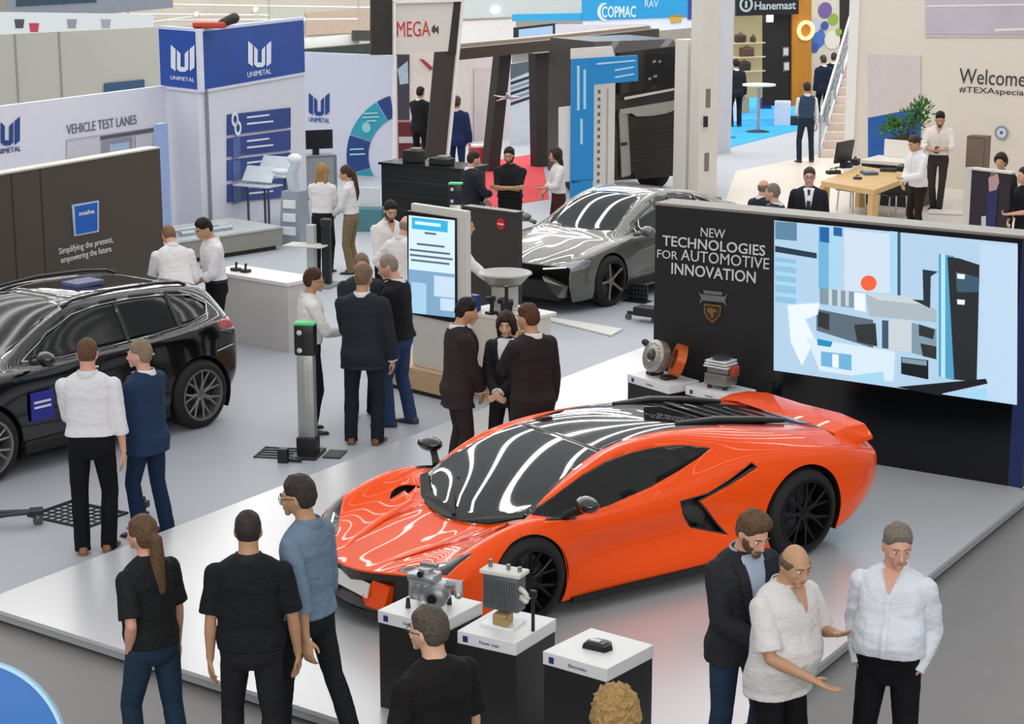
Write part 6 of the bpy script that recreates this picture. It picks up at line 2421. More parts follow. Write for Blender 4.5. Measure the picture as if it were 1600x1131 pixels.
def portal():
    pl = PLN(580, 37.6, 730, 38.2)
    r = thing('sign_portal', 'slanted dark portal with white framed red letter sign', 'exhibition booth', tuple(pl.w(.8, 0)))
    DK = mat('3a332d', .5, var=.08)
    DK2 = mat('2c2723', .5, var=.08)
    FR = mat('ebe6df', .4)
    poly_part(pl, [(580, -40), (613, -40), (613, 86), (580, 86)], 'dark_panel', DK2, r, -.10, .1)
    poly_part(pl, [(616, 6), (708, 3), (699, 80), (616, 84)], 'sign_panel', mat('d9d3ca', .45, var=.03), r, 0, .05)
    poly_part(pl, [(679, 80), (722, -6), (716, 40), (697, 250), (664, 246)], 'slanted_pillar', DK, r, -.03, .06)
    poly_part(pl, [(708, 2), (722, 2), (712, 85), (699, 82)], 'slanted_side', DK2, r, .04, .03)
    for pts in ([(612.5, 2), (616.5, 2), (617, 246), (613, 246)], [(612.5, 1), (722, -2), (722, 2), (612.5, 5)], [(719, -2), (724, -2), (699, 252), (695, 250)]):
        poly_part(pl, pts, 'frame_bar', FR, r, .02, .10)
    for x0, y0 in ((613, 246), (697, 250)):
        u = pl.px(x0, y0)[0]
        box_on(pl, u - .02, u + .03, 0, pl.px(x0, y0)[1], .08, 'frame_foot', FR, r, out=.08)
    fit_text(pl, 'MEGA', (619, 33, 671, 57), mat('c8353a', .4), r, out=.056)
    b = MB()
    px_poly(b, pl, [(674, 42), (678, 38), (679, 44), (684, 40), (684, 54), (680, 48), (677, 52), (673, 48)], .056)
    b.build('emblem', mat('4a4444', .5), parent=r, w=True)
    # inside the portal
    p2 = PLN(612, 45.5, 730, 46.2)
    struct(upright(p2, 605, 735, 82, 'wall_inner', mat('dcd2ca', .55), d=.08, ref=640), 'pale inner wall behind the slanted portal')
    t = thing('tall_poster', 'tall dark poster with white stripes inside the portal', 'poster', tuple(p2.w(.4, 0)))
    poly_part(p2, [(617, 85), (639, 85), (639, 240), (617, 240)], 'sheet', mat('3c3c42', .45), t, .02)
    poly_part(p2, [(620, 108), (636, 95), (637, 130), (624, 132)], 'print', mat('a9bccb', .45), t, .04, .01)
    poly_part(p2, [(655, 92), (661, 93), (676, 106), (672, 110)], 'red_arrow', mat('a03038', .45), t, .02, .02)
    o = G(642, 252)
    t = thing('red_counter', 'small dark red counter with white lettering inside the portal', 'counter', tuple(o))
    b = MB()
    b.box((0, 0, .45), (.75, .4, .9), bev=.02)
    b.build('front', mat('6e1c22', .45), parent=t)
    b = MB()
    b.box((0, -.205, .5), (.5, .01, .14))
    b.build('lettering_strip', mat('d9cfcc', .5), parent=t)
    # beam, posts and the door wall
    pb = PLN(690, 40.0, 1018, 43.5)
    r = thing('beam_frame', 'long dark beam on black posts right of the slanted portal', 'exhibition booth', tuple(pb.w(2, 0)))
    poly_part(pb, [(690, 76), (850, 61), (1016, 44), (1016, 68), (850, 78), (690, 94)], 'beam', mat('4a4038', .45, var=.06), r, 0, .3)
    poly_part(pb, [(690, 71), (850, 57), (1016, 40), (1016, 45), (850, 62), (690, 77)], 'beam_top', mat('a89888', .45), r, -.3, .3)
    for a, b_, c_, d_ in ((784, 802, 766, 784), (839, 881, 842, 876)):
        poly_part(pb, [(a, 84), (b_, 80), (d_, 250), (c_, 254)], 'post', mat('2e2925', .5, var=.06), r, -.3, .25)
        u0, u1 = pb.px(c_, 250)[0], pb.px(d_, 250)[0]
        box_on(pb, u0, u1, 0, pb.px(c_, 248)[1], .25, 'post_foot', mat('2e2925', .5), r, out=-.05)
    pd = PLN(706, 46.5, 800, 47.5)
    o = upright(pd, 700, 800, 88, 'wall_door', mat('d9cdcb', .5, var=.03), d=.1, ref=730)
    o.name = 'wall_front'
    struct(o, 'pale wall with a flush door')
    struct(poly_part(pd, [(740, 107), (781, 104), (781, 235), (740, 238)], 'door_1', mat('cfc2c2', .5), None, .005, .02), 'flush pale door')
    poly_h = thing('door_handle', 'small steel handle on the flush pale door', 'handle', tuple(pd.w(pd.px(776, 178)[0], pd.px(776, 178)[1], .05)))
    b = MB()
    b.tube([(0, 0, 0), (.0, -.04, 0), (-.12, -.05, 0)], .015, n=8)
    b.build('lever', ALU, parent=poly_h)
    # chrome wall arm on the post
    u, z = pb.px(793, 152)
    t = thing('chrome_arm', 'branching chrome arm fixed to the dark post by the white door', 'fixture', tuple(pb.w(u, z, .05)))
    for d_ in ((-.3, -.1, .05), (-.25, -.1, -.06), (.2, -.1, .02), (-.05, -.1, .1)):
        b = MB()
        b.tube([(0, 0, 0), (d_[0] * .5, -.1, d_[2] * .3), d_], [.035, .03, .02], n=8, rnd=True)
        b.build('branch', CHROME, parent=t, smooth=60)
    # engine poster, red flag sign
    pe = PLN(796, 46, 845, 46.5)
    t = thing('engine_poster', 'tall white poster showing a silver car between the dark posts', 'poster', tuple(pe.w(.3, 0)))
    poly_part(pe, [(796, 100), (848, 92), (848, 232), (796, 236)], 'sheet', mat('d4dbe4', .4), t, .0)
    b = MB()
    for k, c_ in enumerate((0, 1, 0, 1, 0)):
        b.mi = c_
        px_poly(b, pe, [(797, 128 + k * 8), (846, 112 + k * 8), (846, 116 + k * 8), (797, 133 + k * 8)], .022)
    b.mi = 2
    px_poly(b, pe, [(797, 100), (846, 92), (846, 104), (797, 124)], .022)
    b.build('print', [mat('28323c', .4), mat('8a9cae', .4), mat('5a6a72', .4)], parent=t, w=True)
    u, z = pb.px(858, 190)
    o = pb.w(u, 0, .35)
    t = thing('red_pennant', 'red teardrop banner with white lettering against the dark post', 'banner', tuple(o))
    b = MB()
    z0, z1 = pb.px(858, 232)[1], pb.px(858, 180)[1]
    prof = [(0, z1), (.10, z1 - .14), (.17, z1 - .32), (.20, z0 + .25), (.17, z0 + .08), (.10, z0)]
    P = [(x, 0, zz) for x, zz in prof] + [(-x, 0, zz) for x, zz in prof[:0:-1]]
    b.prism([Vector(p) for p in P], (0, .03, 0))
    b.build('cloth', mat('b01822', .5, var=.1), parent=t)
    b = MB()
    b.box((0, -.01, z0 + .28), (.24, .01, .05))
    b.build('lettering', mat('e8c6c6', .5), parent=t)
    b = MB()
    b.tube([(0, .02, 0), (0, .02, z0 + .02)], .02, n=8)
    b.build('pole', PLAS, parent=t)
    # red carpet
    t = slab('red_carpet', [G(708, 262)[:2], G(845, 240)[:2], G(858, 312)[:2], G(735, 330)[:2]], .008, .018, mat('d8414c', .85, var=.05, scale=4))
    tag(t, 'bright red carpet laid in front of the pale door wall', 'carpet')
    o = G(748, 262)
    t = thing('red_stool', 'round red stool on the red carpet beside the man in the blue suit', 'stool', tuple(o))
    b = MB()
    b.lathe([(0, 0), (.22, 0), (.22, .40), (.20, .45), (0, .45)], n=24)
    b.build('base', mat('c43036', .5), parent=t, smooth=40)
    b = MB()
    b.lathe([(0, .45), (.21, .45), (.22, .47), (.20, .50), (0, .50)], n=24)
    b.build('seat', mat('e4d6d0', .5), parent=t, smooth=40)
    # screen above the beam and the cyan fascia behind
    pt = PLN(800, 50, 870, 50.5)
    t = thing('small_television', 'small lit screen above the dark beam', 'television', tuple(pt.w(.5, 0)))
    poly_part(pt, [(802, 43), (866, 36), (866, 62), (802, 68)], 'casing', mat('24262e', .4), t, 0, .06)
    uu = pt.px(834, 60)[0]
    box_on(pt, uu - .05, uu + .05, 0, pt.px(834, 62)[1], .05, 'post', PLAS, t)
    poly_part(pt, [(809, 46), (862, 40), (862, 57), (809, 63)], 'screen', mat('a9c6e8', .3, emit=.8), t, .062, .004)
    poly_part(pt, [(830, 60), (838, 56), (850, 58), (850, 62)], 'picture', mat('4a6484', .4), t, .064, .004)
    pf = PLN(700, 56, 1120, 58)
    t = thing('cyan_fascia', 'wide cyan fascia sign with white lettering at the top', 'sign', tuple(pf.w(4, 0)))
    poly_part(pf, [(800, 22), (910, 20), (910, 32), (800, 33)], 'low_band', mat('2f9fd0', .4), t, 0, .1)
    poly_part(pf, [(908, -60), (1072, -60), (1072, 26), (908, 32)], 'board', mat('2a97cc', .4, var=.06), t, .05, .1)
    poly_part(pf, [(908, 30), (1075, 22), (1090, 42), (915, 58)], 'white_band', mat('dfe2ea', .4), t, .02, .1)
    poly_part(pf, [(1044, 24), (1064, 22), (1062, 34), (1046, 36)], 'yellow_badge', mat('c9a23c', .5), t, .13, .02)
    poly_part(pf, [(1072, -60), (1084, -60), (1082, 30), (1072, 30)], 'violet_edge', mat('3c3c8e', .5), t, .05, .1)
    W2 = mat('cfe6f2', .4)
    fit_text(pf, 'COPMAC', (938, 9, 991, 27), W2, t, out=.16, bold=.02)
    b = MB()
    pts = [(942 + 11 * math.cos(R(a)), 18 - 14 * math.sin(R(a))) for a in range(80, 290, 15)] + [(945 + 9 * math.cos(R(a)), 18 - 12 * math.sin(R(a))) for a in range(280, 70, -15)]
    px_poly(b, pf, pts, .155)
    b.build('crescent', W2, parent=t, w=True)
    fit_text(pf, 'RAV', (1005, 0, 1026, 11), W2, t, out=.16)
    # white ceiling panel of that stand
    pw = PLN(700, 62, 900, 63)
    t = thing('white_canopy', 'white canopy with a bright lamp left of the cyan fascia', 'canopy', tuple(pw.w(2, 0)))
    poly_part(pw, [(700, -60), (908, -60), (908, 22), (700, 30)], 'ceiling_panel', mat('c6ccca', .5), t, 0, .1)
    poly_part(pw, [(715, 34), (806, 30), (806, 62), (715, 66)], 'wall_panel', mat('e4e0dc', .5), t, -.1, .1)
    b = MB()
    u, z = pw.px(772, 15)
    b.ell(pw.w(u, z, .12), (.16, .06, .12))
    b.build('lamp', mat('ffffff', .3, emit=3), parent=t, w=True)
    pq = PLN(862, 52, 1010, 52.5)
    t = upright(pq, 866, 1012, 38, 'wall_upper', mat('d2cdd6', .5), d=.1, ref=930)
    struct(t, 'pale wall behind the dark beam')


portal()


def truck_booth():
    pl = PLN(925, 37.0, 1085, 38.2)
    r = thing('truck', 'dark brown truck cab facing the hall between the white lifting columns', 'truck', tuple(pl.w(1, 0, -1)))
    DB = mat('2e2723', .35, var=.08, coat=.3)
    GR = mat('a9a49d', .4, .2)
    for x in (.05, 1.75):
        t = MB()
        c_ = pl.w(x, 0, -.5) + Vector((0, 0, .48))
        t.lathe([(.28, -.14), (.46, -.14), (.48, -.1), (.48, .1), (.46, .14), (.28, .14)], c_, n=32, rot=(Matrix.Rotation(pl.ang, 3, 'Z') @ Matrix.Rotation(R(90), 3, 'Y')))
        t.build('wheel', mat('1a1a1a', .7), parent=r, w=True, smooth=40)
    zt = pl.px(1020, 64)[1]
    u0, u1 = pl.px(940, 150)[0], pl.px(1072, 150)[0]
    b = MB()
    sec = []
    for z, o, sh_ in ((.30, 0, 0), (1.2, .05, 0), (1.55, 0, .0), (zt - .25, -.22, .02), (zt, -.40, .06)):
        sec.append([pl.w(u0 + sh_, z, o), pl.w((u0 + u1) / 2, z, o + .10), pl.w(u1 - sh_, z, o), pl.w(u1 - sh_, z, -2.0), pl.w(u0 + sh_, z, -2.0)])
    b.loft(sec)
    b.build('cab', DB, parent=r, w=True, smooth=25)
    poly_part(pl, [(962, 170), (1072, 152), (1072, 168), (1058, 166), (1045, 172), (1035, 176), (1012, 180), (988, 181), (980, 176), (962, 178)], 'grey_surround', GR, r, .13, .03)
    poly_part(pl, [(962, 176), (976, 178), (980, 272), (966, 276)], 'side_surround', GR, r, .10, .04)
    poly_part(pl, [(1058, 166), (1070, 165), (1062, 258), (1050, 262)], 'side_surround', GR, r, .10, .04)
    poly_part(pl, [(975, 179), (988, 183), (1012, 181), (1036, 177), (1046, 172), (1058, 166), (1050, 258), (1044, 272), (985, 276), (980, 268)], 'grille', mat('26221f', .4), r, .13, .05)
    for k in range(3):
        y = 205 + k * 22
        poly_part(pl, [(979, y), (1053, y - 6), (1053, y - 4), (979, y + 2)], 'grille_bar', mat('3a342f', .35), r, .18, .02)
    poly_part(pl, [(970, 151), (1063, 134), (1064, 137), (970, 155)], 'wiper_rail', mat('cfcac2', .4), r, .12, .03)
    poly_part(pl, [(962, 82), (1068, 70), (1066, 132), (964, 146)], 'windscreen', mat('1c1a19', .12, var=0, coat=.5), r, .0, .10)
    b = MB()
    for x, y, w_ in ((1015, 94, 5), (1024, 94, 4), (1008, 121, 5), (1016, 117, 6)):
        px_poly(b, pl, [(x, y), (x + w_, y - 1), (x + w_, y + 3), (x, y + 4)], .104)
    b.build('lettering', mat('8c8680', .4), parent=r, w=True)
    for s, (x, y) in enumerate(((968, 222), (1064, 204))):
        poly_part(pl, [(x - 4, y), (x + 4, y - 1), (x + 4, y + 3), (x - 4, y + 4)], 'bracket', PLAS, r, .12, .06)
    # blue L banner
    pn = PLN(890, 34.8, 1000, 35.4)
    t = thing('blue_banner', 'bright blue angled banner sign with white lines of text beside the truck', 'banner', tuple(pn.w(.3, 0)))
    z0 = pn.px(906, 282)[1]
    u0, u1 = pn.px(891, 180)[0], pn.px(925, 180)[0]
    BL = mat('1f86c8', .45, var=.03)
    poly_part(pn, [(892, 92), (994, 86), (995, 126), (926, 132), (925, 282), (891, 286)], 'panel', BL, t, 0, .06)
    box_on(pn, u0, u1, 0, max(z0, .05) + .02, .06, 'panel_foot', BL, t, out=.06)
    poly_part(pn, [(874, 168), (892, 166), (892, 284), (874, 284)], 'side_panel', mat('ddd8d4', .5), t, -.04, .03)
    poly_part(pn, [(892, 76), (955, 72), (960, 88), (892, 92)], 'top_cap', mat('ddd8d2', .45), t, -.02, .05)
    b = MB()
    for x0, x1, y in ((930, 990, 98), (958, 988, 108), (958, 988, 119)):
        px_poly(b, pn, [(x0, y), (x1, y - 5), (x1, y - 2.5), (x0, y + 3)], .064)
    for x, y0, y1 in ((899, 102, 172), (909, 108, 170), (904, 185, 225)):
        px_poly(b, pn, [(x, y0), (x + 4, y0), (x + 4, y1), (x, y1)], .064)
    b.build('lettering', mat('a8d8ee', .5), parent=t, w=True)
    # white lifting columns
    WC = mat('d9d4cb', .45, var=.02)
    for i, (x0, x1, Y, yt, lab, band) in enumerate(((925, 961, 36.0, 130, 'short white lifting column with a dotted strip beside the blue banner', 1), (1072, 1092, 36.6, 62, 'tall narrow white lifting column at the right side of the truck', 0), (1093, 1122, 36.2, -30, 'broad tall white lifting column with a black crank', 2))):
        pc = PLN(x0, Y, x1, Y + .2)
        t = thing('lifting_column', lab, 'lift column', tuple(pc.w(.1, 0)), 0, 'white lifting columns at the truck')
        zt = pc.px((x0 + x1) / 2, yt)[1]
        box_on(pc, 0, pc.len, .05, zt, .35, 'column', WC, t, bev=.01)
        box_on(pc, -.05, pc.len + .05, 0, .10, .6, 'foot', mat('8a8880', .5), t, out=.1)
        if band == 1:
            b = MB()
            for k in range(14):
                u = pc.px(936, 150)[0]
                z = .3 + k * .14
                if z < zt - .1:
                    b.box(pc.w(u, z, .004), (.05, .01, .06), rz=pc.ang)
            b.build('dotted_strip', mat('6a6058', .5), parent=t, w=True)
            box_on(pc, pc.len * .62, pc.len * .7, .2, zt - .1, .01, 'slot', mat('b9ae9c', .5), t, out=.006)
        else:
            for k in range(2):
                z = .6 + k * 1.2
                box_on(pc, pc.len * .3, pc.len * .55, z, z + .35, .01, 'slot', mat('7a746c', .5), t, out=.006)
        if band == 2:
            z = pc.px(1100, 198)[1]
            box_on(pc, pc.len * .2, pc.len * .32, z, z + .2, .08, 'crank', PLAS, t, out=.08)
    # outer pale wall with glass slots right of the lifts
    pc = PLN(1118, 38.5, 1146, 38.8)
    t = thing('chain_column', 'pale column with a black chain strip at the edge of the blue carpet', 'column', tuple(pc.w(.1, 0)))
    zt = pc.px(1114, 118)[1]
    box_on(pc, -.12, .06, 0, zt, .2, 'shaft', mat('c8c3b8', .5), t)
    b = MB()
    for k in range(24):
        z = .1 + k * .09
        if z < zt - .1:
            b.box(pc.w(-.03 + .03 * (k % 2), z, .006), (.03, .012, .05), rz=pc.ang)
    b.build('chain', mat('3c3834', .5), parent=t, w=True)
    pc = PLN(1100, 44, 1150, 44.4)
    t = thing('glass_showcase', 'tall pale showcase with a dark glass front above the blue carpet', 'showcase', tuple(pc.w(.1, 0)))
    u0, u1, u2, u3 = [pc.px(x, 60)[0] for x in (1104, 1146, 1122, 1142)]
    box_on(pc, u0, u1, 0, pc.px(1120, -40)[1], .4, 'body', mat('ccd0d8', .45), t)
    poly_part(pc, [(1101, 35), (1121, 34), (1121, 108), (1101, 110)], 'glass_front', mat('5a6274', .15, coat=.4, var=.3), t, .01, .02)


truck_booth()


def shelf_booth():
    pl = PLN(1140, 52, 1335, 53.5)
    r = thing('shelf_booth', 'dark stand with round logo sign, lit shelves and an amber wall', 'exhibition booth', tuple(pl.w(2, 0)))
    poly_part(pl, [(1140, -60), (1236, -60), (1236, 21), (1140, 24)], 'sign_board', mat('171a1e', .4), r, .3, .1)
    W = mat('cfdce4', .4, emit=.5)
    fit_text(pl, 'Hanemast', (1167, 1, 1231, 14), W, r, out=.42, bold=.02)
    u, z = pl.px(1154, 6)
    b = MB()
    b.lathe([(.14, 0), (.20, 0), (.20, .02), (.14, .02)], pl.w(u, z, .40), n=24, rot=pl.n.to_track_quat('Z', 'Y').to_matrix(), cap=False)
    b.box(pl.w(u, z, .41), (.06, .02, .18), rz=pl.ang)
    b.build('round_logo', W, parent=r, w=True)
    poly_part(pl, [(1140, 20), (1192, 20), (1192, 152), (1140, 152)], 'shelf_back', mat('e0cf9e', .5, emit=.35), r, .0, .04)
    poly_part(pl, [(1190, 15), (1238, 15), (1238, 165), (1190, 165)], 'dark_wall', mat('1f1c1a', .5), r, .0, .06)
    poly_part(pl, [(1234, -60), (1264, -60), (1264, 165), (1234, 165)], 'amber_wall', mat('c8862a', .45, var=.15, scale=1.5), r, .05, .08)
    poly_part(pl, [(1262, -60), (1312, -60), (1312, 165), (1262, 165)], 'mural', mat('d8d3c0', .5, var=.1), r, .0, .06)
    poly_part(pl, [(1310, -60), (1336, -60), (1336, 165), (1310, 165)], 'dark_end_wall', mat('2c2120', .5), r, .0, .08)
    cs = ['4a74c0', 'b9c6dc', '8fb04a', '7a5f9a', 'e6e2d2', '3a5aa4']
    b = MB()
    rot = pl.n.to_track_quat('Z', 'Y').to_matrix()
    for k, (x, y, rr, ci) in enumerate(((1274, 60, .28, 0), (1287, 16, .22, 3), (1300, 30, .16, 2), (1270, 40, .2, 1), (1298, 62, .25, 4), (1270, 74, .14, 5), (1308, 50, .1, 2), (1286, 40, .12, 5))):
        b.mi = ci
        u, z = pl.px(x, y)
        b.lathe([(0, 0), (rr, 0), (rr, .006), (0, .006)], pl.w(u, z, .062 + k * .004), n=20, rot=rot)
    b.build('mural_discs', [mat(c_, .5) for c_ in cs], parent=r, w=True)
    u, z = pl.px(1254, 47)
    b = MB()
    b.lathe([(.17, 0), (.27, 0), (.27, .05), (.17, .05)], pl.w(u, z, .15), n=24, rot=rot, cap=False)
    b.build('ring_lamp', mat('ffd9a0', .4, emit=1.3), parent=r, w=True)
    for y in (68, 90, 112):
        a = pl.px(1141, y)
        box_on(pl, a[0], pl.px(1188, y)[0], a[1], a[1] + .03, .25, 'shelf', mat('d8c9a4', .5), r, out=.28)
    labs = ['dark bag on the top lit shelf of the far stand', 'small bottle on the top lit shelf of the far stand', 'brown bag on the middle lit shelf of the far stand', 'dark box on the lowest lit shelf of the far stand']
    for i, (x, y, w_, h_) in enumerate(((1152, 68, .30, .22), (1172, 46, .12, .18), (1162, 90, .40, .25), (1158, 112, .35, .25))):
        a = pl.px(x, y)
        if i == 1:
            a = pl.px(x, 68)
        t = thing('shelf_item', labs[i], 'shelf goods', tuple(pl.w(a[0], a[1] + .03, .16)), pl.ang, 'goods on the lit shelves')
        b = MB()
        b.box((0, 0, h_ / 2), (w_, .18, h_), bev=.05)
        b.tube([(-w_ * .2, 0, h_), (0, 0, h_ + .05), (w_ * .2, 0, h_)], .012, n=6)
        b.build('bag', mat(('3a2e26', '46402c', '5c4030', '2a2826')[i], .5), parent=t)
    for i, (x, y) in enumerate(((1225, 82), (1226, 105))):
        t = thing('wall_print', ('upper' if i == 0 else 'lower') + ' small white print on the dark far wall', 'picture', tuple(pl.w(pl.px(x, y)[0], 0, .1)))
        poly_part(pl, [(x - 4, y - 8), (x + 5, y - 9), (x + 5, y + 5), (x - 4, y + 6)], 'frame', mat('8f8f8c', .5), t, .062, .02)
        poly_part(pl, [(x - 3, y - 6.5), (x + 4, y - 7), (x + 4, y + 3.5), (x - 3, y + 4)], 'sheet', mat('d5d5d2', .5), t, .083, .01)
    b = MB()
    u, z = pl.px(1197, 28)
    b.box(pl.w(u, z, .2), (.16, .1, .2), rz=pl.ang)
    b.build('lit_cube_lamp', mat('fff4dc', .4, emit=1.8), parent=r, w=True)
    poly_part(pl, [(1320, 61), (1338, 60), (1338, 66), (1320, 67)], 'red_strip', mat('b03030', .5, emit=.4), r, .09, .02)
    # blue carpet
    t = slab('blue_carpet', [G(1112, 238)[:2], G(1256, 202)[:2], G(1256, 150)[:2], G(1112, 150)[:2]], .008, .02, mat('22a0e8', .8, var=.08, scale=3))
    tag(t, 'bright blue carpet of the far stand with the amber wall', 'carpet')
    # totem, bar tables, cubes
    o = G(1134, 216)
    t = thing('grey_totem', 'slim dark grey totem on a round blue foot at the carpet edge', 'display stand', tuple(o))
    b = MB()
    b.box((0, 0, .75), (.2, .12, 1.42), bev=.01)
    b.build('panel', mat('42545e', .5), parent=t)
    b = MB()
    b.lathe([(0, 0), (.26, 0), (.26, .03), (.1, .05), (0, .05)], n=28)
    b.build('foot', mat('2a6ea0', .4), parent=t, smooth=40)
    o = G(1184, 207)
    t = thing('bar_table', 'white topped bar table on a chrome pole with dark round foot', 'table', tuple(o))
    b = MB()
    b.tube([(0, 0, .04), (0, 0, 1.18)], .045, n=14)
    b.build('pole', mat('a9b4bc', .25, .7), parent=t)
    b = MB()
    b.lathe([(0, 0), (.30, 0), (.30, .03), (.08, .07), (0, .07)], n=30)
    b.build('foot', mat('24303a', .35), parent=t, smooth=40)
    b = MB()
    b.lathe([(0, 1.18), (.42, 1.18), (.42, 1.22), (0, 1.22)], n=32)
    b.build('tabletop', mat('e6e4dc', .4), parent=t, smooth=40)
    for i, (x, y, w_, d_, h_, c_, lab, nm) in enumerate(((1222, 196, .42, .4, .62, 'd4dae2', 'white display cube on the blue carpet by the man in a waistcoat', 'display_cube'), (1237, 196, .36, .3, .22, '23282e', 'low dark case beside the white display cube', 'equipment_case'), (1196, 170, .34, .3, .3, '1c4a9c', 'royal blue stool cube behind the bar table', 'stool_cube'), (1156, 176, .5, .4, .55, 'cdb48c', 'pale wooden crate counter behind the bar table', 'crate'), (1147, 190, .2, .25, .5, 'e2e6ea', 'narrow white box beside the grey totem', 'white_box'))):
        o = G(x, y)
        t = thing(nm, lab, 'box', tuple(o), R(-8))
        b = MB()
        b.box((0, 0, h_ / 2), (w_, d_, h_), bev=.012)
        b.build('body', mat(c_, .5), parent=t)
        b = MB()
        b.box((0, 0, h_ + .01), (w_ * .94, d_ * .94, .02), bev=.004)
        b.build('lid', mat(c_, .35), parent=t)


shelf_booth()


def stairs_and_lounge():
    # cream floor of the lounge stand
    struct(slab('floor_lounge', [G(1128, 330)[:2], G(1150, 268)[:2], G(1335, 232)[:2], (11.6, 48), (20, 46), (16, 26), (5.5, 25)], .008, .016, mat('ded6cb', .35, var=.02)), 'cream floor of the lounge stand')
    # staircase rising away to the right
    a, b_ = G(1282, 247), G(1328, 262)
    r = thing('staircase', 'white staircase with grey railing beside the tall white wall', 'staircase', tuple(a))
    w = (b_ - a)
    w.z = 0
    fw = Vector((.36, .93, 0))
    n = 13
    rise, run = .18, .25
    rt = Vector((1.0, -.1, 0)) * 1.05
    for k in range(n):
        p = a + fw * (run * k)
        b = MB()
        b.prism([p, p + rt, p + rt + fw * run * (n - k), p + fw * run * (n - k)], (0, 0, rise * (k + 1)) if k == 0 else (0, 0, rise * (k + 1)))
        b.build('step', mat('dccbbf' if k % 2 else 'e4d6cb', .5, var=.02), parent=r, w=True)
    top = fw * run * n + Vector((0, 0, rise * n))
    for h_, rad in ((.95, .03), (.10, .035)):
        b = MB()
        b.tube([a + Vector((-.03, 0, h_)), a + top + Vector((-.03, 0, h_))], rad, n=8)
        b.build('handrail', mat('c4c6c8', .35, .3), parent=r, w=True)
    for h_ in (.28, .44, .60, .76):
        b = MB()
        b.tube([a + Vector((-.03, 0, h_)), a + top + Vector((-.03, 0, h_))], .012, n=6)
        b.build('rail_wire', mat('9aa0a6', .35, .4), parent=r, w=True)
    for k in range(0, n + 1, 3):
        p = a + fw * (run * k) + Vector((-.03, 0, rise * k))
        b = MB()
        b.tube([p, p + Vector((0, 0, .97))], .025, n=8)
        b.build('baluster', mat('b4b8bc', .35, .4), parent=r, w=True)
    # tall white wall
    pl = PLN(1338, 39.5, 1640, 37.0)
    struct(box_on(pl, 0, pl.len, 0, 6.0, .3, 'wall_right', mat('ddd4c8', .55, var=.015), None), 'tall cream white lounge wall')
    struct(box_on(pl, -.22, .0, 0, 6.0, .5, 'wall_end', mat('e8e6e2', .5, var=.01), None, out=.05), 'white end pier of the lounge wall')
    t = thing('wall_window', 'wide reflecting window pane high on the lounge wall', 'window', tuple(pl.w(2, 3)))
    poly_part(pl, [(1446, -40), (1640, -40), (1640, 58), (1446, 58)], 'frame', mat('cfc4c0', .5), t, .005, .02)
    poly_part(pl, [(1449, -40), (1640, -40), (1640, 54), (1449, 53)], 'pane', mat('c3bcc8', .15, var=.12, scale=1.2, coat=.5), t, .02, .02)
    b = MB()
    px_poly(b, pl, [(1449, 8), (1640, 5), (1640, 8), (1449, 11)], .042)
    px_poly(b, pl, [(1555, 45), (1640, 42), (1640, 46), (1555, 49)], .042)
    b.build('glazing_bar', mat('e6dfe0', .4), parent=t, w=True)
    t = thing('wall_panel', 'tall wall panel, pale above and deep blue below', 'panel', tuple(pl.w(.8, 0)))
    poly_part(pl, [(1357, 85), (1439, 87), (1439, 168), (1357, 184)], 'pale_print', mat('d3c8c8', .5, var=.05), t, .005, .02)
    poly_part(pl, [(1357, 184), (1439, 168), (1439, 250), (1357, 246)], 'blue_print', mat('1a5aa8', .5, var=.04), t, .005, .02)
    T = mat('3c3a3c', .5)
    q = thing('welcome_lettering', 'dark Welcome lettering on the cream lounge wall', 'lettering', tuple(pl.w(4, 2)))
    fit_text(pl, 'Welcome', (1499, 109, 1603, 133), T, q, out=.008)
    fit_text(pl, '#TEXAspecialist', (1499, 138, 1622, 150), T, q, out=.008)
    u, z = pl.px(1566, 207)
    t = thing('wall_badge', 'small round badge with a blue drop on the cream wall', 'sign', tuple(pl.w(u, z, .03)))
    rot = pl.n.to_track_quat('Z', 'Y').to_matrix()
    b = MB()
    b.lathe([(.10, 0), (.135, 0), (.135, .02), (.10, .02)], n=28, rot=rot, cap=False)
    b.build('ring', mat('8a97a8', .4), parent=t)
    b = MB()
    b.lathe([(0, 0), (.10, 0), (.10, .012), (0, .012)], n=28, rot=rot)
    b.build('face', mat('d8dde6', .4), parent=t)
    b = MB()
    b.lathe([(0, .012), (.035, .012), (.02, .03), (0, .03)], n=16, rot=rot)
    b.build('drop', mat('2a5aa0', .4), parent=t)
    # planter with bush
    pq = PLN(1383, 36.6, 1432, 36.2)
    z0, z1 = pq.px(1405, 246)[1], pq.px(1405, 219)[1]
    t = thing('planter', 'white box planter filled with a green shrub before the blue panel', 'plant', tuple(pq.w(.3, 0)))
    box_on(pq, 0, pq.len, z0, z1, .45, 'box', mat('e6e1da', .45, var=.01), t, bev=.01)
    box_on(pq, .04, pq.len - .04, z1, z1 + .02, .38, 'soil', mat('3a2c20', .9), t, out=-.03)
    b = MB()
    rnd = random.Random(3)
    cen = [(-.02, .12, .17), (.22, .22, .2), (.42, .30, .22), (.55, .52, .16), (.66, .62, .17), (.10, .25, .16), (.62, .38, .16)]
    for cx, cz, rr in cen:
        for k in range(70):
            p = Vector((rnd.gauss(0, .5), rnd.gauss(0, .45), rnd.gauss(0, .5))) * rr
            o = pq.w(cx + p.x, z1 + cz + p.z, -.2 + p.y)
            if o.z < z1 + .03:
                continue
            d = Vector((p.x, p.y, p.z + .12))
            d = (d.normalized() if d.length else Vector((0, 0, 1)))
            sd = d.orthogonal().normalized() * .022
            sd.rotate(Matrix.Rotation(rnd.uniform(0, 6.28), 3, d))
            b.add([o, o + d * .05 + sd, o + d * .12, o + d * .05 - sd], [(0, 1, 2, 3)])
    b.build('foliage', mat('3f7a2c', .55, var=.35, scale=9), parent=t, w=True)
    b = MB()
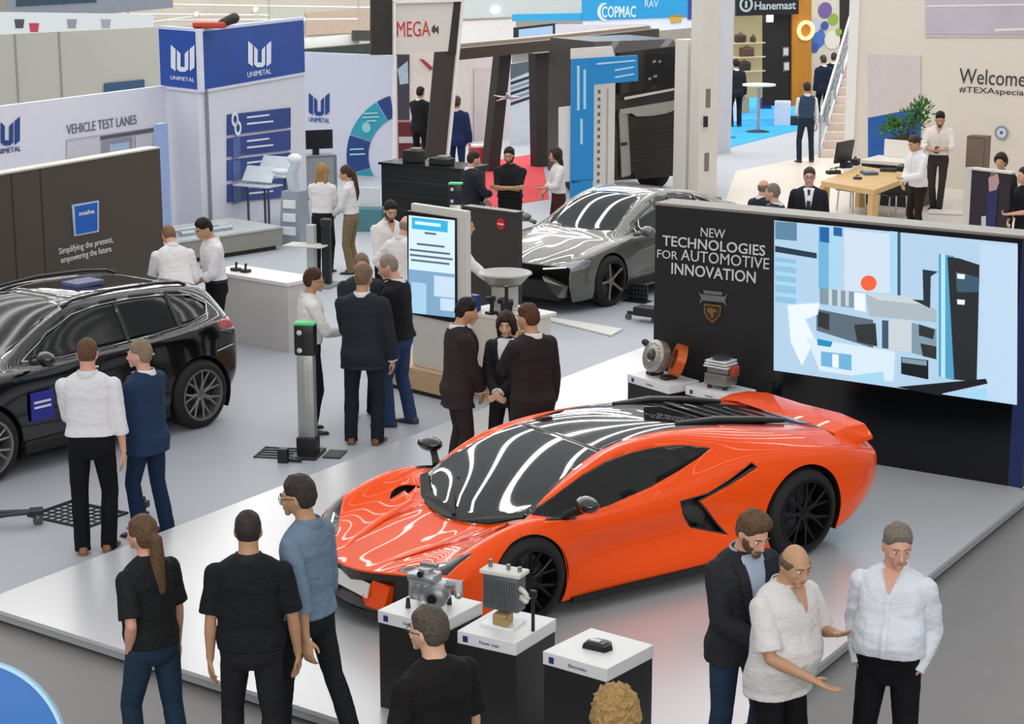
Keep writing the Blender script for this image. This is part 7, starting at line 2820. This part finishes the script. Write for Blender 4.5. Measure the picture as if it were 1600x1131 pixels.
    for cx, cz, rr in cen:
        b.tube([pq.w(.3, z1, -.2), pq.w(.3 + (cx - .3) * .5, z1 + cz * .5, -.2), pq.w(cx, z1 + cz, -.2)], [.014, .011, .006], n=6)
    b.build('stems', mat('5a4a2c', .7), parent=t, w=True)
    # low ledge the planter stands on
    pe = PLN(1348, 36.0, 1440, 35.4)
    t = thing('low_ledge', 'low black fronted ledge with a white top under the planter', 'ledge', tuple(pe.w(.5, 0)))
    zt = z0
    box_on(pe, 0, pe.len, 0, zt - .06, .9, 'front', mat('1c1b1c', .4), t, out=-.02)
    box_on(pe, -.02, pe.len + .02, zt - .06, zt, .95, 'top', mat('e6e0d8', .4), t)
    # wooden table
    zt = .77
    C4 = [G(1283, 283, zt), G(1366, 297, zt), G(1432, 272, zt), G(1345, 259, zt)]
    cen = sum(C4, Vector()) / 4
    r = thing('wooden_table', 'long pale wooden work table spread with black tools', 'table', (cen.x, cen.y, 0))
    WD = mat('d0ac74', .5, kind='wood', scale=3, var=.08)
    b = MB()
    b.prism(C4, (0, 0, -.09))
    b.build('tabletop', WD, parent=r, w=True)
    for c4 in C4:
        p = c4 + (cen - c4) * .08
        b = MB()
        b.box((p.x, p.y, (zt - .09) / 2), (.13, .13, zt - .09), rz=.5)
        b.build('leg', WD, parent=r, w=True)
    items = [(1302, 272, .26, .12, .07, 'black tool case at the left end of the wooden table'), (1322, 262, .16, .2, .10, 'black tool case behind the tilted monitor foot on the wooden table'), (1358, 272, .34, .26, .05, 'wide grey blue tablet in the middle of the wooden table'),
             (1340, 280, .14, .1, .04, 'small black meter at the near edge of the wooden table'), (1388, 268, .3, .14, .06, 'black tool case right of the tablet on the wooden table'), (1408, 264, .2, .12, .05, 'black tool case at the right end of the wooden table'), (1336, 258, .2, .14, .12, 'black camera like tool at the far edge of the wooden table')]
    for i, (x, y, w_, d_, h_, lab) in enumerate(items):
        o = G(x, y, zt)
        t = thing('tool_case', lab, 'tool', tuple(o), R(20 + 37 * i), 'tools on the wooden table')
        if i == 2:
            t.name = 'tablet'
        b = MB()
        b.box((0, 0, h_ / 2), (w_, d_, h_), bev=.012)
        b.build('case', mat('23242a' if i != 2 else '4a5a6c', .45), parent=t)
        b = MB()
        if i == 2:
            b.box((0, 0, h_ + .004), (w_ * .8, d_ * .75, .008))
            b.build('screen', mat('8a9cae', .2), parent=t)
        else:
            b.tube([(-w_ * .25, 0, h_), (-w_ * .2, 0, h_ + .035), (w_ * .2, 0, h_ + .035), (w_ * .25, 0, h_)], .010, n=6)
            b.build('handle', PLAS, parent=t)
    # monitor at the left
    o = G(1318, 262, zt)
    t = thing('tilted_monitor', 'black monitor seen from behind on the far left of the wooden table', 'monitor', tuple(o), R(52))
    b = MB()
    b.box((0, 0, .30), (.62, .05, .40), rot=Matrix.Rotation(R(8), 3, 'X'), bev=.012)
    b.build('screen_housing', mat('2b2b29', .4), parent=t)
    b = MB()
    b.box((0, .02, .07), (.08, .05, .14))
    b.box((0, .02, .01), (.26, .18, .02), bev=.004)
    b.build('stand', PLAS, parent=t)
    # brown high cabinet, black showcase stand with figure print, crate by the floor
    pc = PLN(1512, 36.2, 1541, 36.0)
    t = thing('brown_cabinet', 'slim brown cabinet standing against the cream wall', 'cabinet', tuple(pc.w(.2, 0)))
    box_on(pc, 0, pc.len, 0, pc.px(1526, 213)[1], .3, 'body', mat('6e5a50', .5, var=.05), t)
    box_on(pc, .02, pc.len - .02, .1, pc.px(1526, 213)[1] - .05, .02, 'door', mat('7a655a', .45), t, out=.012)
    pp = Plane(XY(1518, 28.3), XY(1600, 27.6))
    t = thing('figure_poster', 'dark freestanding poster showing a person in blue trousers', 'poster', tuple(pp.w(.4, 0)))
    zt2 = pp.px(1519, 265)[1]
    u1 = pp.px(1581, 250)[0]
    box_on(pp, 0, u1, 0, zt2, .10, 'panel', mat('2f2830', .4), t)
    box_on(pp, -.03, u1 + .02, zt2, zt2 + .03, .14, 'top_edge', mat('d8d2cc', .4), t, out=.02)
    box_on(pp, -.12, 0, 0, zt2 + .02, .12, 'white_edge', mat('cfc8c2', .4), t, out=.01)
    b = MB()
    for ci, pts in ((0, [(1545, 278), (1553, 270), (1560, 272), (1562, 285), (1556, 300), (1546, 302)]), (1, [(1543, 300), (1560, 296), (1558, 330), (1554, 362), (1541, 362), (1542, 330)]), (2, [(1534, 338), (1541, 337), (1541, 356), (1534, 357)]), (3, [(1548, 266), (1555, 265), (1555, 274), (1549, 275)])):
        b.mi = ci
        px_poly(b, pp, pts, .006 + ci * .001)
    b.build('print', [mat(c_, .5) for c_ in ('b9979a', '262c58', 'c8c4c8', '8a5c4a')], parent=t, w=True)
    o = G(1482, 352)
    t = thing('white_bench', 'low white bench box at the feet of the man with the phone', 'bench', tuple(o), R(-20))
    b = MB()
    b.box((0, .1, .10), (.75, .4, .2), bev=.02)
    b.build('body', mat('d9d4d0', .45), parent=t)
    b = MB()
    b.box((0, .1, .215), (.77, .42, .03), bev=.01)
    b.build('top', mat('c4c0bc', .4), parent=t)
    # black chair backs under the table
    for i, (x, y, lab) in enumerate(((1394, 338, 'black low chair under the right half of the wooden table'), (1330, 330, 'black low chair under the left half of the wooden table'))):
        o = G(x, y)
        t = thing('lounge_chair', lab, 'chair', tuple(o), R(200 + 20 * i), 'black chairs at the wooden table')
        b = MB()
        b.box((0, 0, .42), (.44, .44, .06), bev=.02)
        b.build('seat', PLAS, parent=t)
        b = MB()
        b.box((0, .22, .60), (.44, .05, .30), bev=.02)
        b.build('backrest', PLAS, parent=t)
        for sx in (-.19, .19):
            for sy in (-.19, .19):
                b = MB()
                b.tube([(sx, sy, 0), (sx * .9, sy * .9, .40)], .014, n=8)
                b.build('leg', CHROME, parent=t)


stairs_and_lounge()


# ------------------------------------------------------------ the visitors
BLK = '1b1c1f'


def visitors():
    near, mid, far = 0.008, 0.010, 0.014
    # foreground, on the dark carpet
    person('person with long brown ponytail in black t-shirt, hand in jeans pocket', stand(230, 805, 1.70), 48, 1.70, 'pink', ('tail', '6a5038'), Pose(lean=4, belly=.03, wide=1.04, feet=[(-.11, .1), (.11, -.1)], arms=('pocket', 'slack'), head=(8, -4, 0)), ('tee', '1e2122', dict(hem=.86)), ('jeans', '26394c'), '20242a', woman=True)
    person('man seen from behind in black polo shirt and black trousers at the platform edge', stand(386, 797, 1.78), 4, 1.78, 'tan', ('crop', '3a3230'), Pose(lean=2, wide=1.10, belly=.02, feet=[(-.13, .05), (.12, -.12)], arms=('down', 'slack')), ('polo', '1b1d20', dict(hem=.87)), ('trousers', '26272a'), '121212')
    person('man with glasses in blue denim shirt walking left past the platform', stand(478, 742, 1.86), 62, 1.86, 'tan', ('short', '3c3430'), Pose(lean=2, feet=[(-.10, .20), (.11, -.22)], arms=('back', 'slack'), head=(12, 6, 0)), ('shirt', '71869c', dict(hem=.86, sleeve='roll', flare=.01)), ('slim', '25272a'), '1b1a18', glasses=True)
    person('man with glasses in black t-shirt standing nearest before the pedestals', stand(684, 950, 1.78), 42, 1.78, 'fair', ('short', '5c5148'), Pose(lean=4, wide=1.12, arms=('slack', 'slack'), head=(14, 2, 0)), ('tee', '1c1a1a', dict(hem=.88)), ('trousers', '222327'), '151515', glasses=True)
    person('woman with curly blond hair at the bottom edge, seen from behind', stand(966, 1080, 1.63), 10, 1.63, 'fair', ('curly', 'b5935c'), Pose(), ('blouse', '3c3c44', dict(sleeve='long')), ('trousers', '25262a'), woman=True)
    person('bearded man in dark suit jacket and jeans looking down behind the bald man', stand(1160, 781, 1.82), 208, 1.82, 'pink', ('quiff', '6a5038'), Pose(lean=7, side=2, feet=[(-.11, .05), (.11, -.05)], arms=('slack', 'clasp'), head=(4, 22, 0)), ('suit', '2a2b30', dict(under='a9b8cc', vz=1.05, hem=.80)), ('jeans', '2c3e54'), '3a2a1e', beard='6a4c34')
    person('bald man in white short sleeved shirt gesturing with both hands', stand(1224, 836, 1.76), 222, 1.76, 'tan', ('bald', '6a5a4c'), Pose(lean=5, belly=.075, wide=1.14, arms=(((.20, .24, 1.22), (.5, -.6, -.5), (-.2, .1, .95), 12), ((.10, .32, 1.03), (.8, -.5, -.3), (-.2, .1, .95), 10)), head=(-12, 14, 0)), ('loose', 'dcd9d8', dict(neck=1, hem=.82)), ('trousers', '17181a'), '1a1614')
    person('grey haired man in white long sleeved shirt, hands in his pockets', stand(1400, 813, 1.80), 158, 1.80, 'pink', ('short', '857a70'), Pose(lean=-1, belly=.075, wide=1.05, arms=('pocket', 'pocket'), head=(26, 12, 0)), ('shirt', 'dde2ea', dict(neck=1, fold=.026)), ('trousers', '15161a'), '14110f')
    # beside the black car
    person('man in white shirt and black trousers seen from behind by the black car', stand(134, 527, 1.86), 4, 1.86, 'pink', ('crop', '6a4c34'), Pose(lean=2, wide=1.08, arms=('clasp', 'down'), feet=[(-.10, -.02), (.10, .04)]), ('shirt', 'e2e2e6', dict(sleeve='roll')), ('trousers', '16171a'), '8a5c34', vox=near)
    person('older man in blue suit talking to the man in white shirt', stand(223, 530, 1.75), 62, 1.75, 'pink', ('short', '94806a'), Pose(lean=1, belly=.05, wide=1.05, arms=('clasp', 'clasp'), feet=[(-.10, .06), (.10, -.08)], head=(16, 2, 0)), ('suit', '223754', dict(tie='2a3a5a')), ('trousers', '1c2c46'), '2a201a', vox=near)
    person('man in white shirt bending down behind the black car, back turned', stand(275, 366, 1.64), 24, 1.80, 'pink', ('crop', '8a6a48'), Pose(lean=26, wide=1.1, arms=('reach', 'clasp'), head=(0, 18, 0)), ('shirt', 'e6e2e2', dict(sleeve='long')), ('trousers', BLK), vox=mid, detail=False)
    person('dark haired man in white shirt looking down beside the white counter', stand(334, 335, 1.80), 118, 1.80, 'tan', ('short', '1c1614'), Pose(lean=6, arms=('clasp', 'hip'), head=(6, 24, 0)), ('shirt', 'e4e2e6', dict(sleeve='roll')), ('trousers', BLK), vox=mid, belt='1a1614')
    # middle group
    person('man with glasses in white shirt behind the tall measuring post', stand(480, 418, 1.75), -72, 1.75, 'tan', ('short', '4a2c1e'), Pose(lean=3, arms=('down', 'hold'), head=(-6, 6, 0)), ('shirt', 'e6e4e0', dict(sleeve='long')), ('trousers', '1d2026'), '17181a', vox=mid, glasses=True)
    person('man in dark suit with brown shoes seen from behind in the middle group', stand(565, 413, 1.86), -6, 1.86, 'tan', ('short', '80684e'), Pose(lean=2, wide=1.08, arms=('clasp', 'slack'), feet=[(-.13, 0), (.13, 0)], head=(-14, 6, 0)), ('suit', '262b32', dict(hem=.77)), ('trousers', '20262c'), '70492a', vox=mid)
    person('balding man in dark jacket facing the viewer behind the man in dark suit', stand(563, 390, 1.82), 196, 1.82, 'tan', ('thin', '8a7460'), Pose(lean=4, arms=('clasp', 'clasp'), head=(-8, 10, 0)), ('suit', '2a3036', dict()), ('trousers', '20242a'), vox=mid)
    person('balding man in black jacket and jeans beside the kiosk', stand(621, 394, 1.86), 72, 1.86, 'pink', ('thin', '9a8878'), Pose(lean=4, wide=1.05, arms=('clasp', 'clasp'), feet=[(-.10, .1), (.10, -.06)], head=(10, 16, 0)), ('jacket', '17181b', dict(hem=.88)), ('jeans', '34466a'), '3c3c46', vox=mid)
    person('bearded dark haired man in white shirt with hand on hip by the kiosk', stand(606, 309, 1.80), 205, 1.80, 'tan', ('short', '1d1714'), Pose(lean=4, arms=('hip', 'clasp'), head=(-6, 18, 0)), ('shirt', 'e6e0de', dict(sleeve='long', neck=1)), ('trousers', BLK), beard='2a1e18', vox=mid)
    person('bald man in white shirt with his back turned left of the kiosk screen', stand(622, 335, 1.78), -42, 1.78, 'pink', ('bald', 'a08a78'), Pose(lean=10, wide=1.12, arms=('hip', 'clasp'), head=(0, 8, 0)), ('shirt', 'e8e4e2', dict(sleeve='long')), ('trousers', BLK), vox=mid, detail=False)
    person('person in white shirt reaching out mostly hidden behind the kiosk', stand(702, 340, 1.70), -80, 1.76, 'tan', ('short', '3a2c22'), Pose(lean=16, arms=('reach', 'reach')), ('shirt', 'ece8e6', dict(sleeve='long')), ('trousers', BLK), vox=mid, detail=False)
    # on the platform behind the orange car
    p = .12
    person('dark haired man in brown black suit facing right behind the orange car', stand(714, 463, 1.75, p), -72, 1.75, 'tan', ('short', '1c1512'), Pose(lean=4, arms=('clasp', 'low'), head=(-8, 14, 0)), ('suit', '33292a', dict(tie='5a2a2a', hem=.74)), ('trousers', '332a29'), vox=mid, floor=p)
    person('dark haired woman in black suit between two men behind the orange car', stand(793, 484, 1.60, p), 160, 1.60, 'fair', ('long', '3a241a'), Pose(lean=2, arms=('clasp', 'clasp'), head=(10, 8, 0)), ('suit', '26262b', dict()), ('trousers', '232327'), vox=mid, floor=p, woman=True)
    person('man in black suit seen from behind with hand at his chin', stand(832, 474, 1.78, p), 38, 1.78, 'tan', ('short', '5a3a28'), Pose(lean=2, wide=1.08, arms=('chin', 'slack'), head=(16, 6, 0)), ('suit', '2b2526', dict(hem=.74)), ('trousers', '272325'), vox=mid, floor=p)
    # behind
    person('blonde woman in white blouse and black trousers seen from behind', stand(502, 256, 1.66), -14, 1.66, 'fair', ('long', 'a88250'), Pose(arms=('clasp', 'clasp'), wide=1.06), ('shirt', 'dedbdc', dict(sleeve='roll', nocollar=1)), ('trousers', '231f20'), vox=far, woman=True, detail=False)
    person('brown haired woman in white blouse and khaki trousers', stand(547, 257, 1.66), 76, 1.66, 'tan', ('tail', '4a3022'), Pose(arms=('clasp', 'clasp'), head=(6, 10, 0)), ('shirt', 'dcd8d8', dict(sleeve='long')), ('trousers', '7c6c50'), vox=far, woman=True, detail=False)
    person('man in black suit standing inside the slanted sign portal', stand(655, 135, 1.76), -30, 1.76, 'tan', ('short', '2c201c'), Pose(arms=('clasp', 'slack')), ('suit', '1e1d20', dict()), ('trousers', '1e1d20'), vox=far, detail=False)
    person('man in blue suit walking away between the portal and the white door', stand(713, 150, 1.78), -8, 1.78, 'tan', ('short', '5a4838'), Pose(arms=('slack', 'slack'), feet=[(-.1, .1), (.1, -.12)]), ('suit', '24365e', dict()), ('trousers', '22325a'), vox=far, detail=False)
    person('man in dark suit facing right behind the dark counter', stand(734, 235, 1.76), -66, 1.76, 'pink', ('short', '3a241c'), Pose(arms=('clasp', 'hold'), head=(0, 8, 0)), ('suit', '25262e', dict()), ('trousers', '202128'), vox=far, detail=False)
    person('dark haired man in black t-shirt with folded bare arms on the red carpet', stand(797, 228, 1.80), 168, 1.80, 'olive', ('short', '241a16'), Pose(lean=2, wide=1.1, arms=('fold', 'fold'), head=(0, 10, 0)), ('tee', '1c1e1e', {}), ('trousers', '1c201c'), vox=.011, beard='2a201a')
    person('long haired woman in white blouse standing by the blue banner', stand(873, 230, 1.66), 105, 1.66, 'tan', ('long', '3a241a'), Pose(arms=('hold', 'clasp')), ('shirt', 'dcd8d6', dict(sleeve='roll')), ('trousers', '4a2a28'), vox=far, woman=True, detail=False)
    person('man in grey blue waistcoat with white sleeves walking towards the staircase', stand(1262, 128, 1.78), 8, 1.78, 'tan', ('short', '3a2620'), Pose(lean=3, feet=[(-.14, 0), (.14, 0)], arms=('clasp', 'slack')), ('vest', '33465e', dict(under='dfe3ea')), ('slim', '26303e'), '1c1c22', vox=far, detail=False)
    for (x, y, yaw, lab, c_) in ((1288, 86, 20, 'leftmost dark dressed visitor at the top of the aisle behind the railing', '1e2638'), (1303, 82, -20, 'dark dressed visitor in the middle of the group behind the railing', '141a26'), (1319, 88, -60, 'blue dressed visitor at the right of the group behind the railing', '31486a')):
        person(lab, stand(x, y, 1.78), yaw, 1.78, 'fair', ('short', '4a4038'), Pose(), ('suit', c_, {}), ('trousers', '1a1e28'), vox=.018, detail=False, group='visitors behind the staircase railing')
    person('dark dressed visitor standing by the lit shelves of the far stand', stand(1151, 92, 1.76), 10, 1.76, 'tan', ('short', '201814'), Pose(arms=('clasp', 'slack')), ('suit', '222428', {}), ('trousers', '202226'), vox=.018, detail=False)
    # lounge on the right
    person('man with glasses in black suit and tie facing the viewer above the display wall', stand(1265, 262, 1.80), 172, 1.80, 'pink', ('short', '4a3a30'), Pose(wide=1.05, arms=('pocket', 'pocket')), ('suit', '24232a', dict(tie='1e1c24', vz=1.06)), ('trousers', '202026'), vox=.011, glasses=True, floor=.016)
    person('bald man in dark suit, left of two heads above the display wall', stand(1190, 279, 1.66, .016), -50, 1.66, 'pink', ('bald', '8a7464'), Pose(), ('suit', '262a36', {}), ('trousers', '202430'), vox=far, detail=False, floor=.016)
    person('balding man in blue grey suit, right of two heads above the display wall', stand(1214, 285, 1.80, .016), 62, 1.80, 'pink', ('thin', '8a7a6c'), Pose(), ('suit', '2c3444', {}), ('trousers', '222a38'), vox=far, detail=False, floor=.016)
    person('man in white shirt looking down at the right end of the wooden table', stand(1438, 210, 1.80), 112, 1.80, 'tan', ('short', '4a2e1e'), Pose(lean=5, arms=('hold', 'clasp'), head=(10, 22, 0)), ('shirt', 'e4e2e4', dict(hem=.86, sleeve='long')), ('slim', '2c201e'), '1a1412', vox=.011, floor=.016)
    b = person('bearded man in white shirt reading his phone beside the planter', stand(1470, 172, 1.86), 160, 1.86, 'tan', ('short', '15110f'), Pose(lean=2, arms=('hold', 'hold'), feet=[(-.05, .02), (.06, -.06)], head=(6, 26, 0)), ('shirt', 'dfd8d2', dict(sleeve='roll', neck=1)), ('slim', '3a3636'), '1c1816', beard='201814', vox=.011, floor=.016)
    o = hand_world(b, 1, .07, .035)
    t = thing('phone', 'dark mobile phone held by the bearded man in the lounge', 'phone', tuple(o), R(160))
    m = MB()
    m.box((0, 0, 0), (.08, .012, .15), rot=Matrix.Rotation(R(35), 3, 'X'), bev=.004)
    m.build('body', mat('2a2a30', .3), parent=t)
    m = MB()
    m.box((0, -.0085, .0), (.07, .002, .135), rot=Matrix.Rotation(R(35), 3, 'X'))
    m.build('screen', mat('4a5060', .15), parent=t)
    person('dark haired person half hidden behind the dark freestanding poster', stand(1566, 240, 1.74), 150, 1.74, 'tan', ('full', '2a1e1a'), Pose(), ('suit', '24242a', {}), ('trousers', '202024'), vox=far, detail=False, floor=.016)
    person('person in black cut by the right edge of the picture', stand(1606, 262, 1.72), 110, 1.72, 'pink', ('short', '2a1e1a'), Pose(arms=('hold', 'clasp')), ('tee', '1c1c20', {}), ('trousers', '202024'), vox=far, detail=False, floor=.016)


visitors()
